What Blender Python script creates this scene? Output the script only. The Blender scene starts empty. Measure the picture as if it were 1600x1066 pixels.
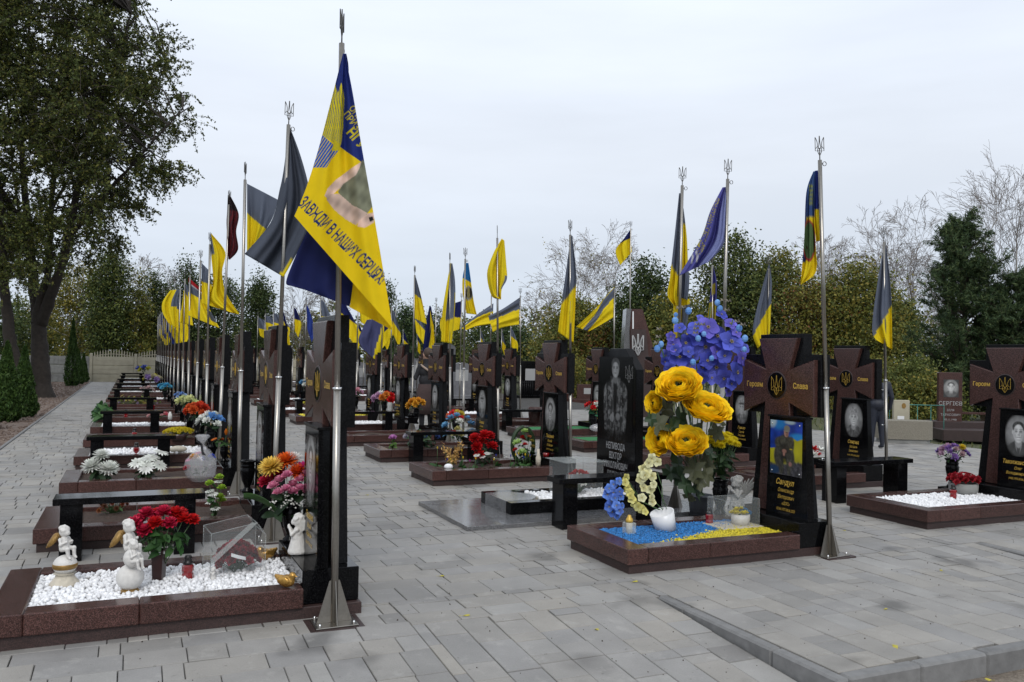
import bpy, math, random
import numpy as np
from mathutils import Vector, Matrix

SC = bpy.context.scene
COL = SC.collection
RAD = math.radians

# ------------------------------------------------------------------ camera
FPX, EYE = 1330.0, 1.6
def cam_basis():
    yaw = math.atan(592 / FPX); roll = math.atan(.0188); pitch = math.atan(27 * math.cos(roll) / FPX)
    F = Vector((math.sin(yaw) * math.cos(pitch), math.cos(yaw) * math.cos(pitch), math.sin(pitch)))
    Rr = Vector((math.cos(yaw), -math.sin(yaw), 0)); U = Rr.cross(F)
    c, s = math.cos(roll), math.sin(roll)
    return F, Rr * c + U * s, U * c - Rr * s
CF, CR, CU = cam_basis()
CPOS = Vector((0, 0, EYE))
cam_data = bpy.data.cameras.new('camera'); cam = bpy.data.objects.new('camera', cam_data)
COL.objects.link(cam); SC.camera = cam
cam_data.sensor_width = 36; cam_data.lens = FPX / 1600 * 36
cam_data.clip_start = .05; cam_data.clip_end = 2000
cam.matrix_world = Matrix(((CR.x, CU.x, -CF.x, 0), (CR.y, CU.y, -CF.y, 0), (CR.z, CU.z, -CF.z, EYE), (0, 0, 0, 1)))

# ------------------------------------------------------------------ sky and sun (overcast)
world = bpy.data.worlds.new('World'); SC.world = world; world.use_nodes = True
wn, wl = world.node_tree.nodes, world.node_tree.links
for n in list(wn): wn.remove(n)
w_out = wn.new('ShaderNodeOutputWorld'); w_bg = wn.new('ShaderNodeBackground'); w_bg.inputs['Strength'].default_value = .1
w_sky = wn.new('ShaderNodeTexSky'); w_sky.sky_type = 'NISHITA'; w_sky.sun_disc = False
SUN_EL, SUN_AZ = RAD(42), RAD(200)
w_sky.sun_elevation = SUN_EL; w_sky.sun_rotation = SUN_AZ
w_tc = wn.new('ShaderNodeTexCoord'); w_sep = wn.new('ShaderNodeSeparateXYZ')
w_map = wn.new('ShaderNodeMapping'); w_map.inputs['Scale'].default_value = (1.6, 1.6, 9.0)
w_noise = wn.new('ShaderNodeTexNoise'); w_noise.inputs['Scale'].default_value = 1.3; w_noise.inputs['Detail'].default_value = 6; w_noise.inputs['Roughness'].default_value = .52
w_el = wn.new('ShaderNodeValToRGB')           # overcast deck: bluish grey low down, paler above
for el in list(w_el.color_ramp.elements)[1:]: w_el.color_ramp.elements.remove(el)
stops = [(0.0, (5.3, 6.0, 7.0)), (.49, (5.3, 6.0, 7.0)), (.55, (6.2, 6.8, 7.7)), (.61, (7.2, 7.7, 8.5)), (.68, (7.7, 8.3, 9.3)), (1.0, (8.3, 8.9, 9.7))]
e0 = w_el.color_ramp.elements[0]; e0.position = 0; e0.color = [c / 10 for c in stops[0][1]] + [1]
for p, c in stops[1:]:
    e = w_el.color_ramp.elements.new(p); e.color = [x / 10 for x in c] + [1]
w_ma = wn.new('ShaderNodeMath'); w_ma.operation = 'MULTIPLY_ADD'; w_ma.inputs[1].default_value = .5; w_ma.inputs[2].default_value = .5
w_cl = wn.new('ShaderNodeMapRange'); w_cl.inputs['From Min'].default_value = .32; w_cl.inputs['From Max'].default_value = .68
w_cl.inputs['To Min'].default_value = 7.6; w_cl.inputs['To Max'].default_value = 8.5
w_mul = wn.new('ShaderNodeVectorMath'); w_mul.operation = 'SCALE'
w_mix = wn.new('ShaderNodeMixRGB'); w_mix.inputs['Fac'].default_value = .96
wl.new(w_tc.outputs['Generated'], w_sep.inputs[0]); wl.new(w_sep.outputs['Z'], w_ma.inputs[0]); wl.new(w_ma.outputs[0], w_el.inputs[0])
wl.new(w_tc.outputs['Generated'], w_map.inputs['Vector']); wl.new(w_map.outputs[0], w_noise.inputs['Vector'])
wl.new(w_noise.outputs['Fac'], w_cl.inputs['Value'])
wl.new(w_el.outputs[0], w_mul.inputs[0]); wl.new(w_cl.outputs[0], w_mul.inputs['Scale'])
wl.new(w_sky.outputs[0], w_mix.inputs['Color1']); wl.new(w_mul.outputs[0], w_mix.inputs['Color2'])
wl.new(w_mix.outputs[0], w_bg.inputs['Color']); wl.new(w_bg.outputs[0], w_out.inputs[0])
sun_d = bpy.data.lights.new('sun', 'SUN'); sun_d.energy = 1.0; sun_d.angle = RAD(24); sun_d.color = (1, .97, .92)
sun = bpy.data.objects.new('sun', sun_d); COL.objects.link(sun)
sun.rotation_euler = (RAD(48), 0, RAD(180) - SUN_AZ)
SC.view_settings.view_transform = 'Standard'; SC.view_settings.look = 'None'
SC.view_settings.exposure = 0.52; SC.view_settings.gamma = 1; SC.view_settings.use_curve_mapping = False

# ------------------------------------------------------------------ small maths
def ray(u, v): return CF + CR * ((u - 800) / FPX) - CU * ((v - 533) / FPX)
def at_depth(u, v, d): return CPOS + ray(u, v) * d
def on_ground(u, v, z=0.0):
    r = ray(u, v); return CPOS + r * ((z - EYE) / r.z)
def depth_of(p): return (Vector(p) - CPOS).dot(CF)
def rng(seed): return np.random.RandomState(seed)

# ------------------------------------------------------------------ materials
MATS = {}
def nodes_of(name):
    m = bpy.data.materials.new(name); m.use_nodes = True
    nt = m.node_tree; b = nt.nodes['Principled BSDF']
    MATS[name] = m
    return m, nt.nodes, nt.links, b
def simple(name, col, rough=.6, metal=0., spec=.5, var=0., noise=0., nscale=20., bump=0., trans=0., coat=0., island=0., objvar=0.):
    """one surface: base colour with procedural mottling, per-object and per-piece variation"""
    m, N, L, b = nodes_of(name)
    b.inputs['Roughness'].default_value = rough; b.inputs['Metallic'].default_value = metal
    b.inputs['Specular IOR Level'].default_value = spec
    if coat: b.inputs['Coat Weight'].default_value = coat; b.inputs['Coat Roughness'].default_value = .05
    rgb = N.new('ShaderNodeRGB'); rgb.outputs[0].default_value = (*col, 1); cur = rgb.outputs[0]
    tc = N.new('ShaderNodeTexCoord')
    def scaleby(cur, fac_out, amt):
        mr = N.new('ShaderNodeMapRange'); mr.inputs['To Min'].default_value = 1 - amt; mr.inputs['To Max'].default_value = 1 + amt
        L.new(fac_out, mr.inputs['Value'])
        vm = N.new('ShaderNodeVectorMath'); vm.operation = 'SCALE'; L.new(cur, vm.inputs[0]); L.new(mr.outputs[0], vm.inputs['Scale'])
        return vm.outputs[0]
    if noise:
        nz = N.new('ShaderNodeTexNoise'); nz.inputs['Scale'].default_value = nscale; nz.inputs['Detail'].default_value = 5
        L.new(tc.outputs['Object'], nz.inputs['Vector']); cur = scaleby(cur, nz.outputs['Fac'], noise * 1.6)
        if bump:
            bp = N.new('ShaderNodeBump'); bp.inputs['Strength'].default_value = bump; bp.inputs['Distance'].default_value = .02
            L.new(nz.outputs['Fac'], bp.inputs['Height']); L.new(bp.outputs[0], b.inputs['Normal'])
    if island:
        ge = N.new('ShaderNodeNewGeometry'); cur = scaleby(cur, ge.outputs['Random Per Island'], island)
    if objvar:
        oi = N.new('ShaderNodeObjectInfo'); cur = scaleby(cur, oi.outputs['Random'], objvar)
    L.new(cur, b.inputs['Base Color'])
    if trans:
        tr = N.new('ShaderNodeBsdfTranslucent'); L.new(cur, tr.inputs['Color'])
        mx = N.new('ShaderNodeMixShader'); mx.inputs[0].default_value = trans
        out = [n for n in N if n.type == 'OUTPUT_MATERIAL'][0]
        L.new(b.outputs[0], mx.inputs[1]); L.new(tr.outputs[0], mx.inputs[2]); L.new(mx.outputs[0], out.inputs['Surface'])
    return m
def granite(name, base, fleck, fleck2, rough, scale=260., amt=.5, spec=.5):
    m, N, L, b = nodes_of(name); b.inputs['Specular IOR Level'].default_value = spec
    tc = N.new('ShaderNodeTexCoord')
    vo = N.new('ShaderNodeTexVoronoi'); vo.inputs['Scale'].default_value = scale
    L.new(tc.outputs['Object'], vo.inputs['Vector'])
    sep = N.new('ShaderNodeSeparateColor'); L.new(vo.outputs['Color'], sep.inputs[0])
    cr = N.new('ShaderNodeValToRGB'); cr.color_ramp.interpolation = 'CONSTANT'
    cr.color_ramp.elements[0].color = (*base, 1); cr.color_ramp.elements[1].position = amt; cr.color_ramp.elements[1].color = (*fleck, 1)
    e = cr.color_ramp.elements.new(.5 + amt / 2); e.color = (*fleck2, 1)
    L.new(sep.outputs[0], cr.inputs[0])
    nz = N.new('ShaderNodeTexNoise'); nz.inputs['Scale'].default_value = 7; nz.inputs['Detail'].default_value = 4
    L.new(tc.outputs['Object'], nz.inputs['Vector'])
    mr = N.new('ShaderNodeMapRange'); mr.inputs['To Min'].default_value = .72; mr.inputs['To Max'].default_value = 1.28
    L.new(nz.outputs['Fac'], mr.inputs['Value'])
    oi = N.new('ShaderNodeObjectInfo'); mr2 = N.new('ShaderNodeMapRange'); mr2.inputs['To Min'].default_value = .85; mr2.inputs['To Max'].default_value = 1.15
    L.new(oi.outputs['Random'], mr2.inputs['Value'])
    mm = N.new('ShaderNodeMath'); mm.operation = 'MULTIPLY'; L.new(mr.outputs[0], mm.inputs[0]); L.new(mr2.outputs[0], mm.inputs[1])
    vm = N.new('ShaderNodeVectorMath'); vm.operation = 'SCALE'; L.new(cr.outputs[0], vm.inputs[0]); L.new(mm.outputs[0], vm.inputs['Scale'])
    L.new(vm.outputs[0], b.inputs['Base Color'])
    rr = N.new('ShaderNodeMapRange'); rr.inputs['To Min'].default_value = rough * .7; rr.inputs['To Max'].default_value = rough * 1.9
    L.new(nz.outputs['Fac'], rr.inputs['Value']); L.new(rr.outputs[0], b.inputs['Roughness'])
    return m
granite('black_granite', (.0025, .0025, .003), (.005, .005, .0055), (.012, .012, .013), .07, 320, .72, .14)
granite('black_granite_edge', (.004, .004, .0045), (.007, .007, .0075), (.016, .016, .017), .16, 320, .6, .10)
granite('brown_granite', (.055, .025, .021), (.094, .046, .040), (.028, .015, .013), .15, 230, .45, .35)
granite('brown_granite_matt', (.032, .016, .014), (.052, .028, .025), (.018, .010, .009), .42, 260, .45)
granite('grey_granite', (.12, .12, .125), (.22, .22, .225), (.05, .05, .05), .12, 300, .4)
simple('steel', (.34, .32, .29), .34, 1., noise=.12, nscale=60)
simple('steel_bright', (.8, .8, .8), .2, 1.)
simple('finial_metal', (.09, .085, .08), .4, .8)
simple('gold_paint', (.60, .38, .06), .45, .25)
simple('gold_gloss', (.45, .25, .06), .22, .7, noise=.2, nscale=40, bump=.3)
simple('silver_line', (.32, .32, .32), .5)
simple('soil', (.045, .027, .019), .95, noise=.45, nscale=45, bump=.9)
simple('white_pebble', (.78, .78, .79), .6, island=.16)
simple('blue_pebble', (.015, .15, .40), .5, island=.45)
simple('yellow_pebble', (.52, .43, .02), .5, island=.4)
simple('plaster_white', (.62, .60, .57), .6, noise=.12, nscale=50, bump=.2)
simple('plaster_cream', (.52, .47, .38), .7, noise=.2, nscale=40, bump=.3)
simple('stone_angel', (.33, .33, .32), .75, noise=.5, nscale=70, bump=.6)
simple('old_gold', (.26, .15, .04), .4, .4, noise=.3, nscale=50)
simple('turf', (.02, .17, .05), .9, noise=.3, nscale=200, bump=.5)
simple('plastic_dark', (.03, .012, .012), .3)
simple('bucket_grey', (.045, .05, .06), .45)
simple('pot_white', (.75, .75, .76), .3)
simple('candle_red', (.22, .006, .008), .12, coat=.6)
simple('candle_cap', (.015, .012, .012), .35)
simple('label_white', (.7, .7, .7), .6)
simple('leaf_dark', (.018, .042, .014), .5, island=.4, trans=.15)
simple('leaf_mid', (.035, .085, .022), .5, island=.4, trans=.2)
simple('leaf_olive', (.06, .066, .03), .6, island=.35, trans=.15)
simple('stem_green', (.05, .11, .03), .5)
simple('skin', (.42, .25, .18), .5)
simple('hair_brown', (.05, .03, .02), .7, noise=.3, nscale=80)
simple('cloth_black', (.012, .012, .015), .8, noise=.2, nscale=30)
simple('cloth_brown', (.05, .03, .028), .85, noise=.2, nscale=30)
simple('cloth_navy', (.010, .013, .024), .6, noise=.3, nscale=30)
simple('strap_tan', (.32, .24, .19), .7)
simple('bark', (.055, .043, .034), .95, noise=.4, nscale=14, bump=1.)
simple('bark_dark', (.03, .024, .02), .95, noise=.4, nscale=10, bump=1.)
simple('bark_birch', (.36, .34, .32), .8, noise=.5, nscale=8)
simple('twig_grey', (.17, .145, .13), .9)
simple('concrete_fence', (.36, .33, .25), .9, noise=.2, nscale=3, bump=.3)
simple('concrete_grey', (.2, .2, .19), .9, noise=.25, nscale=4, bump=.3, objvar=.2)
simple('aggregate', (.22, .20, .16), .95, noise=.4, nscale=90, bump=.8)
simple('kerb_concrete', (.17, .168, .165), .85, noise=.22, nscale=14, bump=.3, objvar=.1)
simple('grass_blade', (.07, .10, .03), .7, island=.5, trans=.2)
simple('fallen_leaf', (.38, .33, .04), .7, island=.5)
simple('paint_teal', (.03, .16, .13), .6)
simple('marble_white', (.5, .52, .55), .3, noise=.2, nscale=8)
simple('tombstone_grey', (.13, .13, .14), .35, noise=.25, nscale=10, objvar=.3)
simple('wrap_film', (.6, .6, .62), .15)

def glass(name, tint=(1, 1, 1), alpha=.22, rough=.03):
    m, N, L, b = nodes_of(name)
    b.inputs['Base Color'].default_value = (*tint, 1); b.inputs['Roughness'].default_value = rough
    b.inputs['Alpha'].default_value = alpha; b.inputs['Specular IOR Level'].default_value = .8
    return m
glass('acrylic', (.5, .53, .53), .07)
glass('acrylic_frosted', (.5, .53, .52), .32, .2)
glass('film', (.62, .62, .64), .3, .12)
glass('glass_jar', (.7, .75, .75), .3)

def painted(name, rough=.5, trans=0., spec=.4, objnoise=0.):
    """colour comes from the mesh's own printed colours"""
    m, N, L, b = nodes_of(name)
    a = N.new('ShaderNodeVertexColor'); a.layer_name = 'Col'
    b.inputs['Roughness'].default_value = rough; b.inputs['Specular IOR Level'].default_value = spec
    cur = a.outputs[0]
    if objnoise:
        tc = N.new('ShaderNodeTexCoord'); w = N.new('ShaderNodeTexNoise'); w.inputs['Scale'].default_value = 9; w.inputs['Detail'].default_value = 4
        L.new(tc.outputs['Object'], w.inputs['Vector'])
        mr = N.new('ShaderNodeMapRange'); mr.inputs['To Min'].default_value = 1 - objnoise; mr.inputs['To Max'].default_value = 1 + objnoise
        L.new(w.outputs['Fac'], mr.inputs['Value'])
        vm = N.new('ShaderNodeVectorMath'); vm.operation = 'SCALE'; L.new(cur, vm.inputs[0]); L.new(mr.outputs[0], vm.inputs['Scale']); cur = vm.outputs[0]
        wv = N.new('ShaderNodeTexNoise'); wv.inputs['Scale'].default_value = 400
        L.new(tc.outputs['Object'], wv.inputs['Vector'])
        bp = N.new('ShaderNodeBump'); bp.inputs['Strength'].default_value = .12; bp.inputs['Distance'].default_value = .002
        L.new(wv.outputs['Fac'], bp.inputs['Height']); L.new(bp.outputs[0], b.inputs['Normal'])
    L.new(cur, b.inputs['Base Color'])
    if trans:
        tr = N.new('ShaderNodeBsdfTranslucent'); L.new(cur, tr.inputs['Color'])
        mx = N.new('ShaderNodeMixShader'); mx.inputs[0].default_value = trans
        out = [n for n in N if n.type == 'OUTPUT_MATERIAL'][0]
        L.new(b.outputs[0], mx.inputs[1]); L.new(tr.outputs[0], mx.inputs[2]); L.new(mx.outputs[0], out.inputs['Surface'])
    return m
painted('engraving', .2, spec=.14)
painted('photo_print', .3, spec=.5)
painted('flag_cloth', .75, trans=.28, spec=.2, objnoise=.12)
painted('petal', .6, trans=.2, spec=.3)
painted('foliage', .6, trans=.22, spec=.2)

def paver_mat():
    m, N, L, b = nodes_of('paving_concrete')
    tc = N.new('ShaderNodeTexCoord'); ge = N.new('ShaderNodeNewGeometry'); oi = N.new('ShaderNodeObjectInfo')
    add = N.new('ShaderNodeMath'); add.operation = 'ADD'; L.new(ge.outputs['Random Per Island'], add.inputs[0]); L.new(oi.outputs['Random'], add.inputs[1])
    fr = N.new('ShaderNodeMath'); fr.operation = 'FRACT'; L.new(add.outputs[0], fr.inputs[0])
    cr = N.new('ShaderNodeValToRGB')
    cols = [(0, (.235, .238, .245)), (.12, (.203, .205, .208)), (.3, (.258, .254, .246)), (.5, (.24, .243, .25)), (.68, (.272, .265, .252)), (.84, (.225, .228, .235)), (.95, (.285, .288, .29)), (1, (.178, .178, .18))]
    cr.color_ramp.elements[0].color = (*cols[0][1], 1); cr.color_ramp.elements[1].position = 1; cr.color_ramp.elements[1].color = (*cols[-1][1], 1)
    for p, c in cols[1:-1]: e = cr.color_ramp.elements.new(p); e.color = (*c, 1)
    L.new(fr.outputs[0], cr.inputs[0])
    n1 = N.new('ShaderNodeTexNoise'); n1.inputs['Scale'].default_value = 2.1; n1.inputs['Detail'].default_value = 7; n1.inputs['Roughness'].default_value = .62
    n2 = N.new('ShaderNodeTexNoise'); n2.inputs['Scale'].default_value = 130; n2.inputs['Detail'].default_value = 3
    n3 = N.new('ShaderNodeTexNoise'); n3.inputs['Scale'].default_value = 1.35; n3.inputs['Detail'].default_value = 3
    for n in (n1, n2, n3): L.new(ge.outputs['Position'], n.inputs['Vector'])
    def rng_(src, a, b_, f0=0, f1=1):
        mr = N.new('ShaderNodeMapRange'); mr.inputs['From Min'].default_value = f0; mr.inputs['From Max'].default_value = f1
        mr.inputs['To Min'].default_value = a; mr.inputs['To Max'].default_value = b_; L.new(src, mr.inputs['Value']); return mr.outputs[0]
    a = rng_(n1.outputs['Fac'], .60, 1.40); c = rng_(n2.outputs['Fac'], .86, 1.14); d = rng_(n3.outputs['Fac'], .55, 1.0, .30, .39)
    m1 = N.new('ShaderNodeMath'); m1.operation = 'MULTIPLY'; L.new(a, m1.inputs[0]); L.new(c, m1.inputs[1])
    m2 = N.new('ShaderNodeMath'); m2.operation = 'MULTIPLY'; L.new(m1.outputs[0], m2.inputs[0]); L.new(d, m2.inputs[1])
    tint = N.new('ShaderNodeVectorMath'); tint.operation = 'MULTIPLY'; tint.inputs[1].default_value = (1.03, .985, .92); L.new(cr.outputs[0], tint.inputs[0])
    vm = N.new('ShaderNodeVectorMath'); vm.operation = 'SCALE'; L.new(tint.outputs[0], vm.inputs[0]); L.new(m2.outputs[0], vm.inputs['Scale'])
    L.new(vm.outputs[0], b.inputs['Base Color'])
    L.new(rng_(n1.outputs['Fac'], .55, .85), b.inputs['Roughness'])
    # pale lime bloom and small dark spots
    n4 = N.new('ShaderNodeTexNoise'); n4.inputs['Scale'].default_value = 5.5; n4.inputs['Detail'].default_value = 8; n4.inputs['Roughness'].default_value = .7; L.new(ge.outputs['Position'], n4.inputs['Vector'])
    n5 = N.new('ShaderNodeTexNoise'); n5.inputs['Scale'].default_value = 34; n5.inputs['Detail'].default_value = 3; L.new(ge.outputs['Position'], n5.inputs['Vector'])
    bl = N.new('ShaderNodeMixRGB'); bl.inputs['Color2'].default_value = (.38, .365, .34, 1); L.new(rng_(n4.outputs['Fac'], 0, .55, .56, .72), bl.inputs['Fac']); L.new(vm.outputs[0], bl.inputs['Color1'])
    sp = N.new('ShaderNodeMixRGB'); sp.inputs['Color2'].default_value = (.09, .08, .07, 1); L.new(rng_(n5.outputs['Fac'], 0, .6, .69, .76), sp.inputs['Fac']); L.new(bl.outputs[0], sp.inputs['Color1'])
    L.new(sp.outputs[0], b.inputs['Base Color'])
    bp = N.new('ShaderNodeBump'); bp.inputs['Strength'].default_value = .5; bp.inputs['Distance'].default_value = .004
    L.new(n2.outputs['Fac'], bp.inputs['Height']); L.new(bp.outputs[0], b.inputs['Normal'])
paver_mat()
def ground_mat(name, c1, c2, scale, c3=None):
    m, N, L, b = nodes_of(name)
    ge = N.new('ShaderNodeNewGeometry'); b.inputs['Roughness'].default_value = .95
    n1 = N.new('ShaderNodeTexNoise'); n1.inputs['Scale'].default_value = scale; n1.inputs['Detail'].default_value = 8; n1.inputs['Roughness'].default_value = .7
    n2 = N.new('ShaderNodeTexNoise'); n2.inputs['Scale'].default_value = scale * 22; n2.inputs['Detail'].default_value = 4
    L.new(ge.outputs['Position'], n1.inputs['Vector']); L.new(ge.outputs['Position'], n2.inputs['Vector'])
    mx = N.new('ShaderNodeMath'); mx.operation = 'MULTIPLY_ADD'; mx.inputs[1].default_value = .45; L.new(n2.outputs['Fac'], mx.inputs[0])
    md = N.new('ShaderNodeMath'); md.operation = 'MULTIPLY'; md.inputs[1].default_value = .55; L.new(n1.outputs['Fac'], md.inputs[0]); L.new(md.outputs[0], mx.inputs[2])
    cr = N.new('ShaderNodeValToRGB'); cr.color_ramp.elements[0].position = .38; cr.color_ramp.elements[1].position = .62
    cr.color_ramp.elements[0].color = (*c1, 1); cr.color_ramp.elements[1].color = (*c2, 1)
    if c3: e = cr.color_ramp.elements.new(.5); e.color = (*c3, 1)
    L.new(mx.outputs[0], cr.inputs[0]); L.new(cr.outputs[0], b.inputs['Base Color'])
    bp = N.new('ShaderNodeBump'); bp.inputs['Strength'].default_value = .8; bp.inputs['Distance'].default_value = .02
    L.new(n2.outputs['Fac'], bp.inputs['Height']); L.new(bp.outputs[0], b.inputs['Normal'])
ground_mat('ground_grass', (.035, .045, .016), (.09, .085, .035), .6, (.06, .065, .025))
ground_mat('ground_dirt', (.12, .095, .072), (.25, .21, .165), 2.0, (.17, .14, .11))
ground_mat('mulch', (.075, .048, .036), (.24, .19, .155), 2.0, (.14, .10, .08))
ground_mat('bedding', (.035, .033, .030), (.07, .065, .06), 3.0)
# ------------------------------------------------------------------ mesh builders
class MB:
    """collects shapes and links them as one mesh object"""
    def __init__(s): s.v = []; s.f = []; s.mi = []; s.sm = []; s.cur = 0; s.smooth = False
    def add(s, vs, fs, smooth=None):
        b = len(s.v); s.v.extend([tuple(p) for p in vs])
        for f in fs: s.f.append(tuple(i + b for i in f)); s.mi.append(s.cur); s.sm.append(s.smooth if smooth is None else smooth)
        return s
    def box(s, x0, x1, y0, y1, z0, z1, bev=0.):
        if bev <= 0:
            vs = [(x, y, z) for x in (x0, x1) for y in (y0, y1) for z in (z0, z1)]
            return s.add(vs, [(0, 1, 3, 2), (4, 6, 7, 5), (0, 4, 5, 1), (2, 3, 7, 6), (0, 2, 6, 4), (1, 5, 7, 3)])
        vs = []; idx = {}
        X, Y, Z = (x0, x1), (y0, y1), (z0, z1)
        for i in (0, 1):
            for j in (0, 1):
                for k in (0, 1):
                    sx, sy, sz = (1 - 2 * i) * bev, (1 - 2 * j) * bev, (1 - 2 * k) * bev
                    idx[(i, j, k, 'x')] = len(vs); vs.append((X[i], Y[j] + sy, Z[k] + sz))
                    idx[(i, j, k, 'y')] = len(vs); vs.append((X[i] + sx, Y[j], Z[k] + sz))
                    idx[(i, j, k, 'z')] = len(vs); vs.append((X[i] + sx, Y[j] + sy, Z[k]))
        fs = []
        for i in (0, 1): fs.append([idx[(i, a, b_, 'x')] for a, b_ in ((0, 0), (1, 0), (1, 1), (0, 1))])
        for j in (0, 1): fs.append([idx[(a, j, b_, 'y')] for a, b_ in ((0, 0), (1, 0), (1, 1), (0, 1))])
        for k in (0, 1): fs.append([idx[(a, b_, k, 'z')] for a, b_ in ((0, 0), (1, 0), (1, 1), (0, 1))])
        for j in (0, 1):
            for k in (0, 1): fs.append([idx[(0, j, k, 'y')], idx[(1, j, k, 'y')], idx[(1, j, k, 'z')], idx[(0, j, k, 'z')]])
        for i in (0, 1):
            for k in (0, 1): fs.append([idx[(i, 0, k, 'x')], idx[(i, 1, k, 'x')], idx[(i, 1, k, 'z')], idx[(i, 0, k, 'z')]])
        for i in (0, 1):
            for j in (0, 1): fs.append([idx[(i, j, 0, 'x')], idx[(i, j, 1, 'x')], idx[(i, j, 1, 'y')], idx[(i, j, 0, 'y')]])
        for i in (0, 1):
            for j in (0, 1):
                for k in (0, 1): fs.append([idx[(i, j, k, 'x')], idx[(i, j, k, 'y')], idx[(i, j, k, 'z')]])
        return s.add(vs, fs)
    def tube(s, pts, rad, seg=8, cap=True, smooth=True):
        pts = [Vector(p) for p in pts]; n = len(pts)
        if not hasattr(rad, '__len__'): rad = [rad] * n
        vs = []; up = None
        for i, p in enumerate(pts):
            t = (pts[min(i + 1, n - 1)] - pts[max(i - 1, 0)])
            if t.length < 1e-9: t = Vector((0, 0, 1))
            t.normalize()
            if up is None: up = Vector((1, 0, 0)) if abs(t.x) < .8 else Vector((0, 1, 0))
            a = t.cross(up)
            if a.length < 1e-6: a = t.cross(Vector((0, 1, .3)))
            a.normalize(); b = t.cross(a); up = b.cross(t) * -1 if False else up
            for k in range(seg):
                an = 2 * math.pi * k / seg
                vs.append(p + (a * math.cos(an) + b * math.sin(an)) * rad[i])
        fs = [(i * seg + k, i * seg + (k + 1) % seg, (i + 1) * seg + (k + 1) % seg, (i + 1) * seg + k) for i in range(n - 1) for k in range(seg)]
        s.add(vs, fs, smooth)
        if cap: s.add([], []); base = len(s.v) - len(vs); s.f.append(tuple(base + k for k in range(seg))[::-1]); s.f.append(tuple(base + (n - 1) * seg + k for k in range(seg))); s.mi += [s.cur] * 2; s.sm += [False] * 2
        return s
    def lathe(s, prof, c=(0, 0, 0), seg=20, smooth=True, sq=(1, 1)):
        vs = [(c[0] + r * math.cos(2 * math.pi * k / seg) * sq[0], c[1] + r * math.sin(2 * math.pi * k / seg) * sq[1], c[2] + z) for r, z in prof for k in range(seg)]
        n = len(prof)
        fs = [(i * seg + k, i * seg + (k + 1) % seg, (i + 1) * seg + (k + 1) % seg, (i + 1) * seg + k) for i in range(n - 1) for k in range(seg)]
        fs.append(tuple(range(seg))[::-1]); fs.append(tuple((n - 1) * seg + k for k in range(seg)))
        return s.add(vs, fs, smooth)
    def ball(s, c, r, seg=12, rings=8, rot=None, smooth=True):
        r = (r, r, r) if not hasattr(r, '__len__') else r
        vs = []; M = rot or Matrix.Identity(3)
        for i in range(1, rings):
            th = math.pi * i / rings
            for k in range(seg):
                ph = 2 * math.pi * k / seg
                vs.append(Vector(c) + M @ Vector((r[0] * math.sin(th) * math.cos(ph), r[1] * math.sin(th) * math.sin(ph), r[2] * math.cos(th))))
        top = len(vs); vs.append(Vector(c) + M @ Vector((0, 0, r[2]))); bot = len(vs); vs.append(Vector(c) + M @ Vector((0, 0, -r[2])))
        fs = [(i * seg + k, (i + 1) * seg + k, (i + 1) * seg + (k + 1) % seg, i * seg + (k + 1) % seg) for i in range(rings - 2) for k in range(seg)]
        fs += [(top, k, (k + 1) % seg) for k in range(seg)] + [(bot, (rings - 2) * seg + (k + 1) % seg, (rings - 2) * seg + k) for k in range(seg)]
        return s.add(vs, fs, smooth)
    def prism(s, poly, fr, to, axis='x', bev=0.):
        """extrude a 2D outline; axis x: poly is (y,z); axis z: poly is (x,y); axis y: poly is (x,z)"""
        def P(a, b, t): return (t, a, b) if axis == 'x' else ((a, b, t) if axis == 'z' else (a, t, b))
        n = len(poly)
        if bev > 0:
            ins = inset(poly, bev)
            rings = [[P(*p, fr) for p in ins], [P(*p, fr + bev) for p in poly], [P(*p, to) for p in poly]]
        else: rings = [[P(*p, fr) for p in poly], [P(*p, to) for p in poly]]
        vs = [p for r_ in rings for p in r_]; fs = []
        for j in range(len(rings) - 1): fs += [(j * n + i, j * n + (i + 1) % n, (j + 1) * n + (i + 1) % n, (j + 1) * n + i) for i in range(n)]
        fs.append(tuple(range(n))[::-1]); fs.append(tuple((len(rings) - 1) * n + i for i in range(n)))
        return s.add(vs, fs)
    def grid(s, fn, nu, nv, smooth=True):
        vs = [fn(i / nu, j / nv) for j in range(nv + 1) for i in range(nu + 1)]
        fs = [(j * (nu + 1) + i, j * (nu + 1) + i + 1, (j + 1) * (nu + 1) + i + 1, (j + 1) * (nu + 1) + i) for j in range(nv) for i in range(nu)]
        return s.add(vs, fs, smooth)
    def mesh(s, name, mats):
        me = bpy.data.meshes.new(name); me.from_pydata(s.v, [], s.f)
        for m in (mats if isinstance(mats, (list, tuple)) else [mats]): me.materials.append(MATS[m])
        me.polygons.foreach_set('material_index', s.mi); me.polygons.foreach_set('use_smooth', s.sm)
        me.update(); fix_normals(me)
        return me
    def build(s, name, mats, parent=None, loc=None): return link(name, s.mesh(name, mats), parent, loc)
import bmesh
def fix_normals(me):
    bm = bmesh.new(); bm.from_mesh(me); bmesh.ops.recalc_face_normals(bm, faces=bm.faces); bm.to_mesh(me); bm.free()
def inset(poly, d):
    n = len(poly); ar = sum(poly[i][0] * poly[(i + 1) % n][1] - poly[(i + 1) % n][0] * poly[i][1] for i in range(n)); sg = 1 if ar > 0 else -1
    out = []
    for i in range(n):
        p0, p1, p2 = Vector(poly[i - 1]), Vector(poly[i]), Vector(poly[(i + 1) % n])
        a = (p1 - p0).normalized(); b = (p2 - p1).normalized()
        na = Vector((-a.y, a.x)) * sg; nb = Vector((-b.y, b.x)) * sg
        k = na + nb; den = max(.3, 1 + na.dot(nb)); q = p1 + k * (d / den); out.append((q.x, q.y))
    return out
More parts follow.
